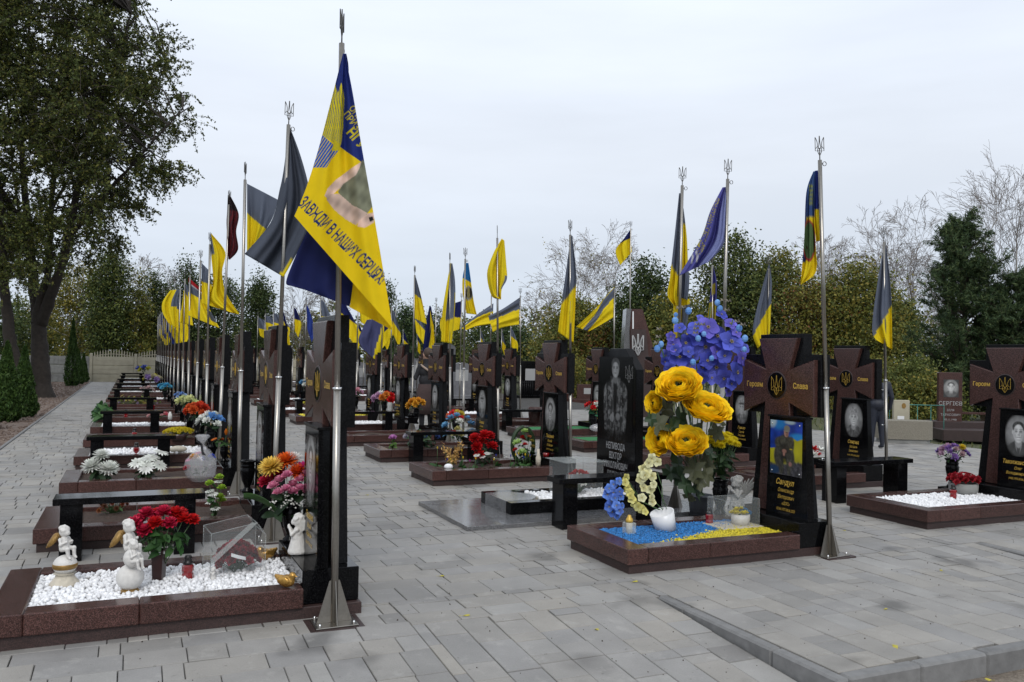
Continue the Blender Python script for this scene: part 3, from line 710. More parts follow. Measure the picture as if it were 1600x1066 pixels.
# ------------------------------------------------------------------ fence at the far end
def fence_panel(x0, x1, y, kind, first):
    t = thing('concrete_fence', ('cream concrete fence panel with baluster arch, ' if kind else 'grey rough stone patterned concrete fence panel, ') + first, 'fence', (x0, y, -.1), 0, 'concrete fence panels at the far end')
    W = x1 - x0; m = 'concrete_fence' if kind else 'concrete_grey'
    b = MB(); b.box(-.07, .07, -.08, .08, 0, 1.56, .015); b.build('post', m, t)
    for j in range(3):
        b = MB(); b.box(.072, W - .072, -.03, .03, .02 + j * .46, .47 + j * .46, .01)
        pl = b.build('concrete_panel', m, t)
        if not kind:
            r = random.Random(int(x0 * 10) + j); bb = MB(); xx = .1
            while xx < W - .3:
                w = r.uniform(.15, .4); bb.box(xx, min(xx + w, W - .1), -.045, -.028, .05 + j * .46 + r.uniform(0, .03), .43 + j * .46 - r.uniform(0, .18), .008); xx += w + .02
            bb.build('stone_relief', m, pl)
        else:
            bb = MB()
            for q in range(2): bb.box(.09, W - .09, -.038, -.028, .04 + j * .46 + q * .22, .235 + j * .46 + q * .22, .004)
            bb.build('brick_relief', m, pl)
    if kind:
        n = 15
        for k in range(n):
            xx = .16 + k / (n - 1) * (W - .32); h = .17 + .15 * math.sin(math.pi * k / (n - 1))
            b = MB(); b.box(xx - .025, xx + .025, -.025, .025, 1.35, 1.4 + h); b.tube([(xx, 0, 1.4 + h), (xx, 0, 1.46 + h)], [.03, .004], 6)
            b.build('baluster', m, t)
        b = MB(); b.tube([(.1 + i / 12 * (W - .2), 0, 1.4 + .13 * math.sin(math.pi * i / 12)) for i in range(13)], .02, 6); b.build('top_rail', m, t)
for k in range(6): fence_panel(-1.95 + k * 2.1, .15 + k * 2.1, 48.9, True, ORD[k] + ' of the balustraded ones from the left')
for k in range(4): fence_panel(-4.05 - k * 2.1, -1.95 - k * 2.1, 48.9, False, ORD[k] + ' grey one left of the cream panels')

# ------------------------------------------------------------------ vegetation
def sticks(segs, radii, seg=3):
    """tapered prisms, vectorised"""
    S = np.asarray(segs, float); Rr = np.asarray(radii, float); n = len(S)
    d = S[:, 1] - S[:, 0]; d /= np.maximum(np.linalg.norm(d, axis=1), 1e-9)[:, None]
    up = np.where(np.abs(d[:, 2:3]) > .9, np.array([[1., 0, 0]]), np.array([[0, 0, 1.]]))
    a = np.cross(d, up); a /= np.linalg.norm(a, axis=1)[:, None]; c = np.cross(d, a)
    V = []
    for e in (0, 1):
        for k in range(seg):
            an = 2 * math.pi * k / seg; V.append(S[:, e] + (a * math.cos(an) + c * math.sin(an)) * Rr[:, e:e + 1])
    V = np.stack(V, 1).reshape(-1, 3)
    Fb = np.array([(k, (k + 1) % seg, seg + (k + 1) % seg, seg + k) for k in range(seg)])
    return V, (Fb[None] + (np.arange(n) * 2 * seg)[:, None, None]).reshape(-1, 4)
def leaves(P, size, cols, seed, up=.25, aspect=.6, dirs=None):
    """leaf quads at points P with colour picked from cols"""
    r = rng(seed); n = len(P); N_ = r.normal(size=(n, 3)); N_[:, 2] += up * 2; N_ /= np.linalg.norm(N_, axis=1)[:, None]
    T_ = r.normal(size=(n, 3)) if dirs is None else dirs + r.normal(size=(n, 3)) * .35
    T_ -= (T_ * N_).sum(1)[:, None] * N_; T_ /= np.maximum(np.linalg.norm(T_, axis=1), 1e-6)[:, None]; B_ = np.cross(N_, T_)
    s = size * r.uniform(.6, 1.3, (n, 1))
    V = np.stack([P - T_ * s, P + B_ * s * aspect, P + T_ * s, P - B_ * s * aspect], 1).reshape(-1, 3)
    cols = np.array(cols); c = cols[r.randint(0, len(cols), n)] * r.uniform(.7, 1.35, (n, 1))
    return V, np.arange(n * 4).reshape(-1, 4), np.repeat(c, 4, 0)
def grow(r, p, d, length, rad, depth, segs, rads, tips, droop=0., split=3, spread=.6, shrink=.68, wob=.12, nseg=4):
    pts = [p]
    for i in range(nseg):
        d = d + r.normal(size=3) * wob; d[2] -= droop * (i / nseg); d = d / np.linalg.norm(d); q = p + d * length / nseg
        r0 = rad * (1 - i / nseg * .5); r1 = rad * (1 - (i + 1) / nseg * .5); segs.append((p, q)); rads.append((r0, r1)); p = q; pts.append(p)
        if depth > 0 and i >= 1:
            for _ in range(split if i == nseg - 1 else max(1, split - 1)):
                a = r.normal(size=3); a -= a.dot(d) * d; a /= np.linalg.norm(a)
                nd = d * math.cos(spread) + a * math.sin(spread * r.uniform(.7, 1.3)); nd /= np.linalg.norm(nd)
                grow(r, p, nd, length * shrink * r.uniform(.7, 1.15), r1 * .62, depth - 1, segs, rads, tips, droop, split, spread, shrink, wob, nseg)
    if depth == 0: tips.append((p, d))
CT = {}
def tree_thing(name, label, loc, group=None): return thing(name, label, 'tree', loc, 0, group)
def place_top(u, vtop, d, zg=-.12):
    p = at_depth(u, vtop, d); return Vector((p.x, p.y, zg)), p.z - zg
def leafy(u, vtop, wpx, d, shape, cols, n, leaf, label, seed, bark='bark_dark', name='tree', group='trees behind the cemetery', dens=1., base=.12):
    if u > 860 and vtop < 520 and name == 'tree': wpx *= 1.22; n = int(n * 1.35)
    loc, H = place_top(u, vtop, d); W = wpx / FPX * d; r = rng(seed); t = tree_thing(name, label, loc, group)
    nc = max(40, n // 90)
    tt = r.uniform(0, 1, nc * 6); ang = r.uniform(0, 2 * math.pi, nc * 6); rr_ = np.sqrt(r.uniform(0, 1, nc * 6))
    ph = r.uniform(0, 6, 4)
    irr = 1 + .16 * np.sin(ang * 2 + ph[0] + tt * 5) + .13 * np.sin(ang * 3 + ph[1] - tt * 9) + .1 * np.sin(tt * 17 + ph[2])
    if shape == 'poplar': prof = np.minimum(1, 1.5 * np.sin(math.pi * np.clip(tt * .93 + .07, 0, 1)) ** .8) * (1 - .35 * tt)
    elif shape == 'cone': prof = (1 - tt) ** .8 * .95 + .05
    elif shape == 'broad': prof = np.sqrt(np.clip(1 - (tt * 1.25 - .3) ** 2, 0, 1))
    else: prof = np.clip(np.sin(math.pi * np.clip(tt * .9 + .1, 0, 1)), 0, 1) ** .7
    keep = r.uniform(0, 1, nc * 6) < prof ** 1.2 + .05
    tt, ang, rr_, prof, irr = [q[keep][:nc] for q in (tt, ang, rr_, prof, irr)]
    rad = W / 2 * prof * irr * (rr_ * .75 + .25) * .92
    C = np.stack([np.cos(ang) * rad, np.sin(ang) * rad, H * (base + (1 - base) * tt * .97)], 1)
    per = int(n / max(1, len(C))); sg = W * .085 + .12
    P = (C[:, None] + r.normal(size=(len(C), per, 3)) * np.array([sg, sg, sg * (1.5 if shape == 'poplar' else .75)]) * r.uniform(.5, 1.3, (len(C), 1, 1))).reshape(-1, 3)
    P = P[P[:, 2] > .1]
    V, Fc, c = leaves(P, leaf, cols, seed + 1)
    link('crown', mesh_np('crown', V, Fc, 'foliage', False, c), t)
    segs, rads = [], []; p = np.zeros(3)
    for i in range(6):
        q = np.array([r.normal() * .03 * W, r.normal() * .03 * W, H * .85 * (i + 1) / 6]); segs.append((p, q)); f = .018 * H
        rads.append((f * (1 - i / 6.5), f * (1 - (i + 1) / 6.5))); p = q
    V, Fc = sticks(segs, rads, 7); link('trunk', mesh_np('trunk', V, Fc, bark, True), t)
    segs, rads = [], []
    for k in range(0, len(C), 2):
        z = max(.1 * H, C[k][2] * .75 - .03 * H); a = np.array([0, 0, z]); m = (a + C[k]) / 2 + np.array([0, 0, -.02 * H]); segs += [(a, m), (m, C[k])]; rads += [(.0045 * H, .003 * H), (.003 * H, .001 * H)]
    V, Fc = sticks(segs, rads, 3); link('branches', mesh_np('branches', V, Fc, bark, True), t)
    return t
def bare(u, vtop, d, label, seed, lean=0., spread=.5, col='twig_grey', depth=4, leafc=None, name='bare_tree', group='bare trees behind the cemetery', droop=.1, wide=1.):
    loc, H = place_top(u, vtop, d); r = rng(seed); t = tree_thing(name, label, loc, group)
    segs, rads, tips = [], [], []; p = np.zeros(3); f = .009 * H; N_ = 9
    for i in range(N_):
        q = np.array([lean * H * (i + 1) / N_ + r.normal() * .012 * H, r.normal() * .012 * H, H * .93 * (i + 1) / N_]); segs.append((p, q)); rads.append((f * (1 - i / (N_ + 1)), f * (1 - (i + 1) / (N_ + 1)))); p = q
    V, Fc = sticks(segs, rads, 6); link('trunk', mesh_np('trunk', V, Fc, 'bark_birch', True), t)
    S2, R2 = [], []
    for k in range(36):
        f_ = r.uniform(.22, .97); z = H * .93 * f_; i = min(N_ - 1, int(f_ * N_)); a, b_ = segs[i]; q = a + (b_ - a) * (f_ * N_ - i)
        an = r.uniform(0, 2 * math.pi); el = r.uniform(.7, 1.15); dd = np.array([math.cos(an) * math.cos(el), math.sin(an) * math.cos(el), math.sin(el)])
        grow(r, q, dd, H * .24 * (1.15 - f_ * .75) * wide, f * .38 * (1.1 - f_), 3, S2, R2, tips, droop, 2, spread, .62, .10, 3)
    R2 = np.maximum(np.array(R2), .0062 * d / 40)
    V, Fc = sticks(S2, R2, 3); link('branches', mesh_np('branches', V, Fc, col), t)
    if leafc:
        P = np.array([a for a, _ in tips]); P = P[r.uniform(size=len(P)) < leafc[1]]
        P = (P[:, None] + r.normal(size=(len(P), leafc[2], 3)) * .15).reshape(-1, 3)
        V, Fc, c = leaves(P, leafc[3], leafc[0], seed + 3); link('crown', mesh_np('crown', V, Fc, 'foliage', False, c), t)
    return t
DK = [(.042, .064, .021), (.055, .080, .025), (.075, .096, .030), (.030, .050, .019)]
MID = [(.10, .125, .032), (.125, .145, .038), (.075, .098, .027), (.15, .155, .042)]
OLV = [(.18, .175, .038), (.22, .195, .042), (.13, .14, .034), (.10, .11, .03), (.24, .19, .038)]
YEL = [(.22, .185, .036), (.26, .21, .04), (.16, .145, .035), (.10, .105, .03)]
RED = [(.13, .05, .02), (.16, .08, .022), (.07, .06, .02), (.05, .055, .018)]
PIN = [(.048, .080, .034), (.066, .10, .04), (.032, .058, .028), (.09, .12, .045)]
# far left
leafy(-15, 455, 130, 58, 'round', DK, 9000, .10, 'dark round tree at the left edge behind the fence', 101)
leafy(55, 440, 90, 66, 'round', MID, 8000, .10, 'green tree seen behind the trunk of the big elm', 102)
leafy(125, 405, 100, 62, 'round', YEL + OLV, 14000, .085, 'yellowing birch behind the stone patterned fence', 103, 'bark_birch')
leafy(171, 372, 66, 60, 'poplar', DK + MID, 20000, .085, 'tall narrow dark poplar behind the cream fence panels', 104)
leafy(215, 420, 56, 62, 'round', OLV + MID, 9000, .085, 'olive weeping birch right of the tall poplar', 105, 'bark_birch')
leafy(240, 422, 44, 64, 'poplar', DK, 8000, .085, 'slim dark poplar behind the far end of the left flag row', 106)
leafy(262, 450, 60, 66, 'round', OLV, 7000, .085, 'low olive tree between two dark poplars', 107)
leafy(294, 402, 52, 63, 'poplar', DK, 11000, .085, 'dark pointed tree behind the red flag', 108)
leafy(345, 425, 80, 66, 'round', DK, 11000, .09, 'dark rounded tree behind the left row of crosses', 109)
leafy(407, 428, 56, 62, 'poplar', DK, 12000, .085, 'dark oval tree alone against the sky left of the big yellow flag', 110)
bare(224, 405, 75, 'bare grey birch top above the far poplars on the left', 111)
bare(268, 418, 75, 'second bare grey birch above the left treeline', 112)
bare(470, 455, 72, 'bare birch behind the yellow and blue banner', 113, wide=1.2)
bare(520, 462, 74, 'bare birch left of the near granite cross', 114, wide=1.2)
leafy(490, 500, 130, 78, 'broad', OLV + DK, 8000, .1, 'low dark scrub tree behind the near cross', 115)
# middle
leafy(606, 428, 44, 66, 'cone', DK, 7000, .08, 'narrow dark conifer right of the big banner', 116)
leafy(637, 466, 66, 62, 'cone', PIN, 11000, .08, 'dark pyramid shaped spruce in the middle distance', 117, name='spruce_tree')
leafy(672, 492, 80, 66, 'round', DK, 9000, .09, 'dark tree right of the pyramid spruce', 118)
leafy(716, 490, 40, 64, 'cone', MID, 5000, .08, 'small green conifer behind the light blue emblem flag', 119)
leafy(760, 500, 90, 70, 'broad', DK, 9000, .09, 'low dark tree below the two waving flags', 120)
leafy(800, 506, 70, 60, 'round', DK + PIN, 9000, .09, 'dark round tree behind the waving flag', 121)
bare(700, 480, 80, 'bare tree top between flags in the middle distance', 122)
bare(846, 462, 66, 'bare tree left of the tall hanging flag', 123, wide=1.3)
# right of centre
leafy(868, 520, 80, 48, 'broad', OLV, 8000, .09, 'olive shrub behind the black stele', 124)
bare(905, 385, 46, 'tall bare birch with drooping twigs behind the cross row', 125, leafc=(YEL, .25, 2, .05), droop=.25, wide=1.3)
bare(944, 366, 50, 'tallest bare birch left of the monument flagpole', 126, droop=.2, wide=1.15)
leafy(900, 470, 95, 44, 'broad', OLV + MID, 13000, .075, 'olive bush with yellowing leaves beside the monument', 127)
leafy(955, 500, 90, 42, 'broad', OLV + RED, 9000, .07, 'brownish shrub left of the monument', 128)
leafy(1010, 402, 92, 40, 'round', DK, 17000, .07, 'dense dark tree directly behind the granite monument', 129)
leafy(1060, 455, 90, 38, 'round', MID + OLV, 11000, .07, 'mid green tree behind the blue flowers', 130)
leafy(1148, 362, 110, 40, 'round', MID + DK, 19000, .07, 'large green tree right of the violet flag', 131)
leafy(1220, 384, 90, 41, 'round', OLV + MID, 13000, .07, 'open green tree left of the emblem flag', 132, dens=.8)
leafy(1262, 445, 100, 38, 'broad', RED + OLV + OLV, 10000, .07, 'reddish autumn shrub behind the tallest pole', 133)
leafy(1338, 412, 118, 38, 'round', MID + OLV + OLV, 20000, .07, 'bushy yellow green maple behind the right crosses', 134)
leafy(1405, 470, 70, 40, 'broad', DK + MID, 8000, .07, 'dark shrub right of the hanging blue and yellow flag', 135)
for i, (u, v, d) in enumerate([(1268, 385, 52), (1300, 378, 52), (1362, 350, 54), (1392, 375, 54), (1428, 338, 52), (1470, 430, 50)]):
    bare(u, v, d, 'bare grey birch, ' + ORD[i] + ' of those behind the right hand trees from the left', 140 + i, wide=1.15)
bare(1545, 282, 40, 'tall bare birch rising behind the dark pine', 150, wide=1.1, spread=.45)
bare(1592, 270, 40, 'tallest bare birch at the right edge', 151, wide=1.2, spread=.45)
# the far-off wood closing the view
r = rng(501); n = 42000; u_ = r.uniform(-120, 1720, n); hgt = 497 + 14 * np.sin(u_ * .021) + 9 * np.sin(u_ * .057 + 1) + 6 * np.sin(u_ * .13); v_ = hgt + (586 - hgt) * r.uniform(0, 1, n) ** .8; dd_ = 88 + r.uniform(-6, 6, n)
F3_, R3_, U3_ = np.array(CF), np.array(CR), np.array(CU); P = np.array(CPOS) + (F3_ + R3_ * ((u_ - 800) / FPX)[:, None] - U3_ * ((v_ - 533) / FPX)[:, None]) * dd_[:, None]
V, Fc, c = leaves(P, .22, DK + MID + OLV, 502); o = link('far_wood', mesh_np('far_wood', V, Fc, 'foliage', False, c)); o['kind'] = 'stuff'; o['label'] = 'far-off wood closing the view behind the cemetery'
# near the right: low greenery
for i, (u, v, w, d, c) in enumerate([(1425, 560, 60, 21, MID), (1448, 585, 60, 20, MID + OLV), (1400, 598, 60, 21, OLV), (1480, 600, 50, 22, MID), (1540, 560, 90, 24, DK), (1590, 545, 80, 24, DK), (1370, 560, 60, 24, OLV), (890, 560, 70, 32, OLV), (935, 565, 60, 32, MID), (860, 580, 50, 34, DK), (1240, 555, 80, 28, DK), (1300, 560, 80, 27, OLV), (1190, 560, 70, 30, MID)]):
    leafy(u, v, w, d + 4, 'broad', c, 6000, .045, 'green shrub growing behind the graves, ' + ORD[i] + ' of the low shrubs counted outward from the planter', 160 + i, name='shrub', group='low shrubs behind the graves', base=.05)
def pine(u, vtop, d, wpx, label, seed):
    loc, H = place_top(u, vtop, d); W = wpx / FPX * d; r = rng(seed); t = tree_thing('pine_tree', label, loc)
    segs, rads = [], []; p = np.zeros(3)
    for i in range(8):
        q = np.array([r.normal() * .05, r.normal() * .05, H * (i + 1) / 8]); segs.append((p, q)); rads.append((.02 * H * (1 - i / 8.2), .02 * H * (1 - (i + 1) / 8.2))); p = q
    V, Fc = sticks(segs, rads, 8); link('trunk', mesh_np('trunk', V, Fc, 'bark', True), t)
    segs, rads, T0, D0 = [], [], [], []
    z = .12 * H
    while z < H * .985:
        f = z / H; L = W / 2 * min(1, 1.6 * (1 - f) ** .75) * 1.05 + .2
        for k in range(6 if f < .75 else 4):
            an = r.uniform(0, 2 * math.pi); Lk = L * r.uniform(.35, 1.2); el = .15 + .55 * f + r.normal() * .1
            p = np.array([0, 0, z + r.normal() * .1]); d_ = np.array([math.cos(an) * math.cos(el), math.sin(an) * math.cos(el), math.sin(el)]); n = 6
            for i in range(n):
                d_ = d_ + np.array([r.normal() * .08, r.normal() * .08, .04 + r.normal() * .05]); d_ /= np.linalg.norm(d_); q = p + d_ * Lk / n
                segs.append((p, q)); rads.append((.035 * (1 - i / n) + .006, .035 * (1 - (i + 1) / n) + .006)); p = q
                if i >= 1:
                    for _ in range(5 if i < n - 1 else 8):
                        a = d_ + r.normal(size=3) * .65; a[2] += .25; a /= np.linalg.norm(a); e = p + a * r.uniform(.15, .5)
                        segs.append((p, e)); rads.append((.008, .004)); T0 += [p + (e - p) * s_ for s_ in (.5, .75, 1)]; D0 += [a] * 3
        z += H * .05 * r.uniform(.7, 1.3)
    V, Fc = sticks(segs, rads, 3); link('branches', mesh_np('branches', V, Fc, 'bark'), t)
    T0, D0 = np.array(T0), np.array(D0); m = 8
    dd = D0[:, None] + r.normal(size=(len(T0), m, 3)) * .6; dd /= np.linalg.norm(dd, axis=2)[:, :, None]; dd = dd.reshape(-1, 3); P = np.repeat(T0, m, 0) + dd * .07
    V, Fc, c = leaves(P, .085, PIN, seed + 1, 0, .14, dd); link('crown', mesh_np('crown', V, Fc, 'foliage', False, c), t)
pine(1508, 350, 27, 122, 'dark green pine with a bushy tip behind the right grave row', 171)
pine(1590, 440, 26, 115, 'lower dark pine cut by the right edge of the photo', 172)
def thuja(x, y, h, w, label, seed, n=9000):
    t = tree_thing('thuja_tree', label, (x, y, -.03), 'clipped thujas along the path'); r = rng(seed)
    tt = r.uniform(0, 1, n) ** 1.25; an = r.uniform(0, 2 * math.pi, n)
    prof = np.minimum(1, 5 * tt + .55) * (1 - tt) ** .85
    rad = w / 2 * prof * (1 + .12 * np.sin(an * 5 + tt * 14) + .08 * np.sin(an * 9 - tt * 31)) * r.uniform(.72, 1.05, n)
    P = np.stack([np.cos(an) * rad, np.sin(an) * rad, .04 + tt * h], 1)
    d_ = np.stack([np.cos(an) * .45, np.sin(an) * .45, np.ones(n)], 1)
    V, Fc, c = leaves(P, .036 * w / .8 + .012, [(.036, .074, .017), (.052, .098, .022), (.068, .115, .026), (.026, .054, .014)], seed, 0, .38, d_)
    link('crown', mesh_np('crown', V, Fc, 'foliage', False, c), t)
    b = MB(); b.tube([(0, 0, 0), (0, 0, h * .8)], [.04, .01], 6); b.build('trunk', 'bark', t)
thuja(-2.85, 19.6, 2.05, .85, 'thuja nearest the camera, cut by the left edge', 180, 14000)
thuja(-2.55, 21.9, 1.75, .72, 'second thuja from the left edge, with a yellowish tip', 181, 13000)
thuja(-2.35, 23.3, 1.66, .66, 'third thuja, just in front of the elm trunk', 182, 13000)
for i, (u, vb, vt, w) in enumerate([(112, 603, 498, .72), (122, 600, 548, .6), (130, 597, 552, .55)]):
    p = on_ground(u, vb); top = at_depth(u, vt, depth_of(p)); thuja(p.x, p.y, top.z, w, ['tall thuja in the far group by the fence', 'middle thuja of the far group by the fence', 'small right thuja of the far group by the fence'][i], 183 + i, 9000)

# ------------------------------------------------------------------ the big elm
def elm():
    base = on_ground(66, 620); D = depth_of(base); t = tree_thing('elm_tree', 'huge old elm with drooping leafy twigs left of the path', (base.x, base.y, -.05)); r = rng(77)
    def loc(u, v, dy=0.): p = at_depth(u, v, D + dy); return np.array([p.x - base.x, p.y - base.y, p.z + .05])
    limbs = [[(66, 625, 0, .44), (64, 580, 0, .36), (62, 540, 0, .33), (60, 500, 0, .27), (66, 462, -.1, .19), (74, 430, -.2, .12)],
             [(60, 505, 0, .26), (52, 440, .3, .2), (45, 360, .6, .16), (35, 250, 1, .11), (40, 120, 1.2, .07), (50, 0, 1.4, .03)],
             [(64, 505, 0, .26), (88, 440, -.3, .2), (108, 370, -.5, .16), (122, 290, -.8, .12), (150, 190, -1.2, .09), (185, 90, -1.5, .06), (205, 20, -1.6, .03)],
             [(60, 520, 0, .2), (75, 430, 1, .14), (80, 330, 1.6, .11), (90, 200, 2.2, .08), (110, 60, 2.6, .05), (120, -60, 2.6, .03)],
             [(108, 370, -.5, .12), (150, 320, -1, .09), (195, 270, -1.6, .06), (240, 220, -2, .04), (285, 170, -2.2, .015)],
             [(122, 290, -.8, .09), (175, 230, .4, .07), (225, 160, 1.0, .05), (262, 100, 1.4, .02)],
             [(45, 360, .6, .1), (5, 300, 0, .08), (-40, 230, -.6, .06), (-90, 150, -1, .03)],
             [(30, 622, -1.2, .30), (24, 570, -1.2, .26), (14, 520, -1.4, .22), (6, 440, -1.5, .17), (0, 330, -1.5, .12), (-8, 200, -1.2, .08), (-10, 60, -1, .04)],
             [(80, 330, 1.6, .08), (120, 250, 3, .06), (150, 150, 3.6, .04), (170, 50, 4, .02)],
             [(75, 430, 1, .09), (40, 380, 3, .07), (20, 260, 4, .05), (10, 120, 4, .03)]]
    segs, rads, LP = [], [], []
    for L in limbs:
        P = [(loc(a, b_, c_), d_) for a, b_, c_, d_ in L]
        for (p, r0), (q, r1) in zip(P[:-1], P[1:]):
            for k in range(4):
                a = p + (q - p) * k / 4; c_ = p + (q - p) * (k + 1) / 4
                a = a + (np.sin(k * 2.1 + p[2] * 3) * .06 * np.array([1, .5, 0]) if k else 0); c_ = c_ + (np.sin((k + 1) * 2.1 + p[2] * 3) * .06 * np.array([1, .5, 0]) if k < 3 else 0)
                segs.append((a, c_)); rads.append((r0 + (r1 - r0) * k / 4, r0 + (r1 - r0) * (k + 1) / 4))
                if c_[2] > 3: LP.append(c_)
    tb = MB()
    for L in limbs:
        P = [loc(a, b_, c_) for a, b_, c_, d_ in L]; n_ = len(P); pts, rr2 = [], []
        for i in range(n_ - 1):
            p0, p1, p2, p3 = P[max(i - 1, 0)], P[i], P[i + 1], P[min(i + 2, n_ - 1)]
            for k in range(6):
                q = k / 6; pts.append(.5 * (2 * p1 + (p2 - p0) * q + (2 * p0 - 5 * p1 + 4 * p2 - p3) * q * q + (3 * p1 - p0 - 3 * p2 + p3) * q ** 3) + r.normal(size=3) * .012); rr2.append((L[i][3] + (L[i + 1][3] - L[i][3]) * q) * .80 * r.uniform(.95, 1.06))
        pts.append(P[-1]); rr2.append(L[-1][3] * .8)
        if L[0][3] > .28: rr2[0] *= 1.35; rr2[1] *= 1.2
        tb.tube(pts, rr2, 12)
    tb.build('trunk', 'bark_dark', t)
    LP = np.array(LP)
    # crown outline in the photograph's own silhouette, filled in depth
    cen = []
    outline = np.array([(-140, 450), (-140, -120), (160, -120), (235, 10), (262, 60), (285, 110), (300, 150), (296, 200), (285, 240), (262, 290), (232, 330), (205, 375), (165, 405), (115, 420), (60, 440), (10, 450)], float)
    def inside(x, y):
        c_ = False; n = len(outline)
        for i in range(n):
            x1, y1 = outline[i]; x2, y2 = outline[(i + 1) % n]
            if (y1 > y) != (y2 > y) and x < (x2 - x1) * (y - y1) / (y2 - y1) + x1: c_ = not c_
        return c_
    while len(cen) < 720:
        u, v = r.uniform(-140, 310), r.uniform(-120, 430)
        if not inside(u, v): continue
        edge = min(np.hypot(u - outline[3:13, 0], v - outline[3:13, 1]).min() / 120, 1)
        if v > 300 and r.uniform() < (v - 300) / 130 * (.75 if u > 120 else .3): continue
        if u > 180 and r.uniform() > .25 + .75 * edge: continue
        cen.append(loc(u, v, r.uniform(-1, 1) * (1.0 + 3.2 * edge)))
    cen = np.array(cen); s2, r2, TW = [], [], []
    for c_ in cen:
        i = np.argmin(np.linalg.norm(LP - c_, axis=1) + np.maximum(0, LP[:, 2] - c_[2]) * .8); a = LP[i]; m = (a + c_) / 2 + np.array([0, 0, .25]) + r.normal(size=3) * .1
        s2 += [(a, m), (m, c_)]; r2 += [(.035, .022), (.022, .01)]
        out = c_ - a; out /= max(np.linalg.norm(out), .1)
        for _ in range(11):
            d_ = out * .7 + r.normal(size=3) * .75; d_[2] += .1; d_ /= np.linalg.norm(d_); p = c_ + r.normal(size=3) * .12; L = r.uniform(.5, 1.15); n = 4
            for k in range(n):
                d_[2] -= .22; d_ = d_ / np.linalg.norm(d_) + r.normal(size=3) * .1; q = p + d_ * L / n; s2.append((p, q)); r2.append((.007, .005)); TW.append((p, q, d_)); p = q
    V, Fc = sticks(s2, r2, 3); link('branches', mesh_np('branches', V, Fc, 'bark_dark'), t)
    P0 = np.array([a for a, _, _ in TW]); P1 = np.array([b_ for _, b_, _ in TW]); m = 8
    f = r.uniform(0, 1, (len(P0), m, 1)); P = (P0[:, None] + (P1 - P0)[:, None] * f + r.normal(size=(len(P0), m, 3)) * .035).reshape(-1, 3)
    V, Fc, c = leaves(P, .050, [(.074, .094, .024), (.10, .115, .028), (.055, .072, .02), (.13, .125, .03), (.046, .062, .019)], 78, .2, .55)
    link('crown', mesh_np('crown', V, Fc, 'foliage', False, c), t)
    # loose bare twigs hanging in the crown
    s3, r3 = [], []
    for k in range(22):
        p = loc(r.uniform(60, 200), r.uniform(130, 300), -4.2 + r.uniform(-.5, .5)); d_ = r.normal(size=3); d_[2] = abs(d_[2]); d_ /= np.linalg.norm(d_)
        for i in range(6): d_[2] -= .25; d_ = d_ / np.linalg.norm(d_); q = p + d_ * .28; s3.append((p, q)); r3.append((.008 - i * .001, .007 - i * .001)); p = q
    V, Fc = sticks(s3, r3, 3); link('bare_twigs', mesh_np('bare_twigs', V, Fc, 'bark'), t)['kind'] = 'stuff'
elm()
# grass tufts on the lawn beside the path
r = rng(9); n = 9000; P = np.stack([r.uniform(-14, -3.6, n), r.uniform(20, 48, n), np.full(n, -.03)], 1)
V, Fc, c = leaves(P, .05, [(.06, .09, .025), (.09, .10, .035), (.12, .11, .045)], 10, 0, .12, np.tile([0, 0, 1.], (n, 1)))
o = link('grass', mesh_np('grass', V, Fc, 'foliage', False, c)); o['kind'] = 'stuff'; o['label'] = 'thin grass growing on the lawn left of the path'
r = rng(19); n = 9000; P = np.stack([r.uniform(14.8, 32, n), r.uniform(12, 45, n), np.full(n, -.1)], 1)
V, Fc, c = leaves(P, .09, [(.06, .10, .025), (.09, .11, .03), (.12, .12, .04)], 11, 0, .12, np.tile([0, 0, 1.], (n, 1)))
o = link('grass', mesh_np('grass', V, Fc, 'foliage', False, c)); o['kind'] = 'stuff'; o['label'] = 'rough grass behind the planter on the right'
r = rng(57); n = 700; X_ = r.uniform(-1.8, 9, n); Y_ = 3.4 + 9 * r.uniform(0, 1, n) ** 1.3
P = np.stack([X_, Y_, ghole(X_, Y_) + .002], 1); o = link('grit', pebbles('grit', P, .0045, 58, 'soil')); o['kind'] = 'stuff'; o['label'] = 'scattered grit and crumbs of soil on the paving'
r = rng(29); n = 2500; P = np.stack([r.uniform(-3.7, -1.95, n), r.uniform(8, 48, n), np.full(n, -.015)], 1)
o = link('mulch_chips', pebbles('mulch_chips', P, .035, 30, 'mulch')); o['kind'] = 'stuff'; o['label'] = 'pinkish bark and stone chips on the strip beside the path'
# ================================================================== GRAVES
def grid_print(name, img, fn, mat):
    """flat print: colours img (H,W,3) on a grid placed by fn(s,t)->(n,3), s across, t down"""
    H, W = img.shape[:2]; s, t = np.meshgrid(np.linspace(0, 1, W), np.linspace(0, 1, H)); V = fn(s.ravel(), t.ravel())
    i = np.arange(W * H).reshape(H, W); Fc = np.stack([i[:-1, :-1], i[1:, :-1], i[1:, 1:], i[:-1, 1:]], -1).reshape(-1, 4)
    return mesh_np(name, V, Fc, mat, False, img.reshape(-1, 3))
def sm(a, b_, x): t = np.clip((x - a) / (b_ - a), 0, 1); return t * t * (3 - 2 * t)
def blobn(H, W, cells, seed):
    r = rng(seed); g = r.uniform(0, 1, (cells + 2, cells + 2)); y = np.linspace(0, cells, H); x = np.linspace(0, cells, W)
    yi, xi = y.astype(int), x.astype(int); fy, fx = (y - yi)[:, None], (x - xi)[None]
    return (g[yi][:, xi] * (1 - fx) + g[yi][:, xi + 1] * fx) * (1 - fy) + (g[yi + 1][:, xi] * (1 - fx) + g[yi + 1][:, xi + 1] * fx) * fy
def ell(X, Y, cx, cy, rx, ry, soft=.15): return 1 - sm(1 - soft, 1 + soft, np.sqrt(((X - cx) / rx) ** 2 + ((Y - cy) / ry) ** 2))
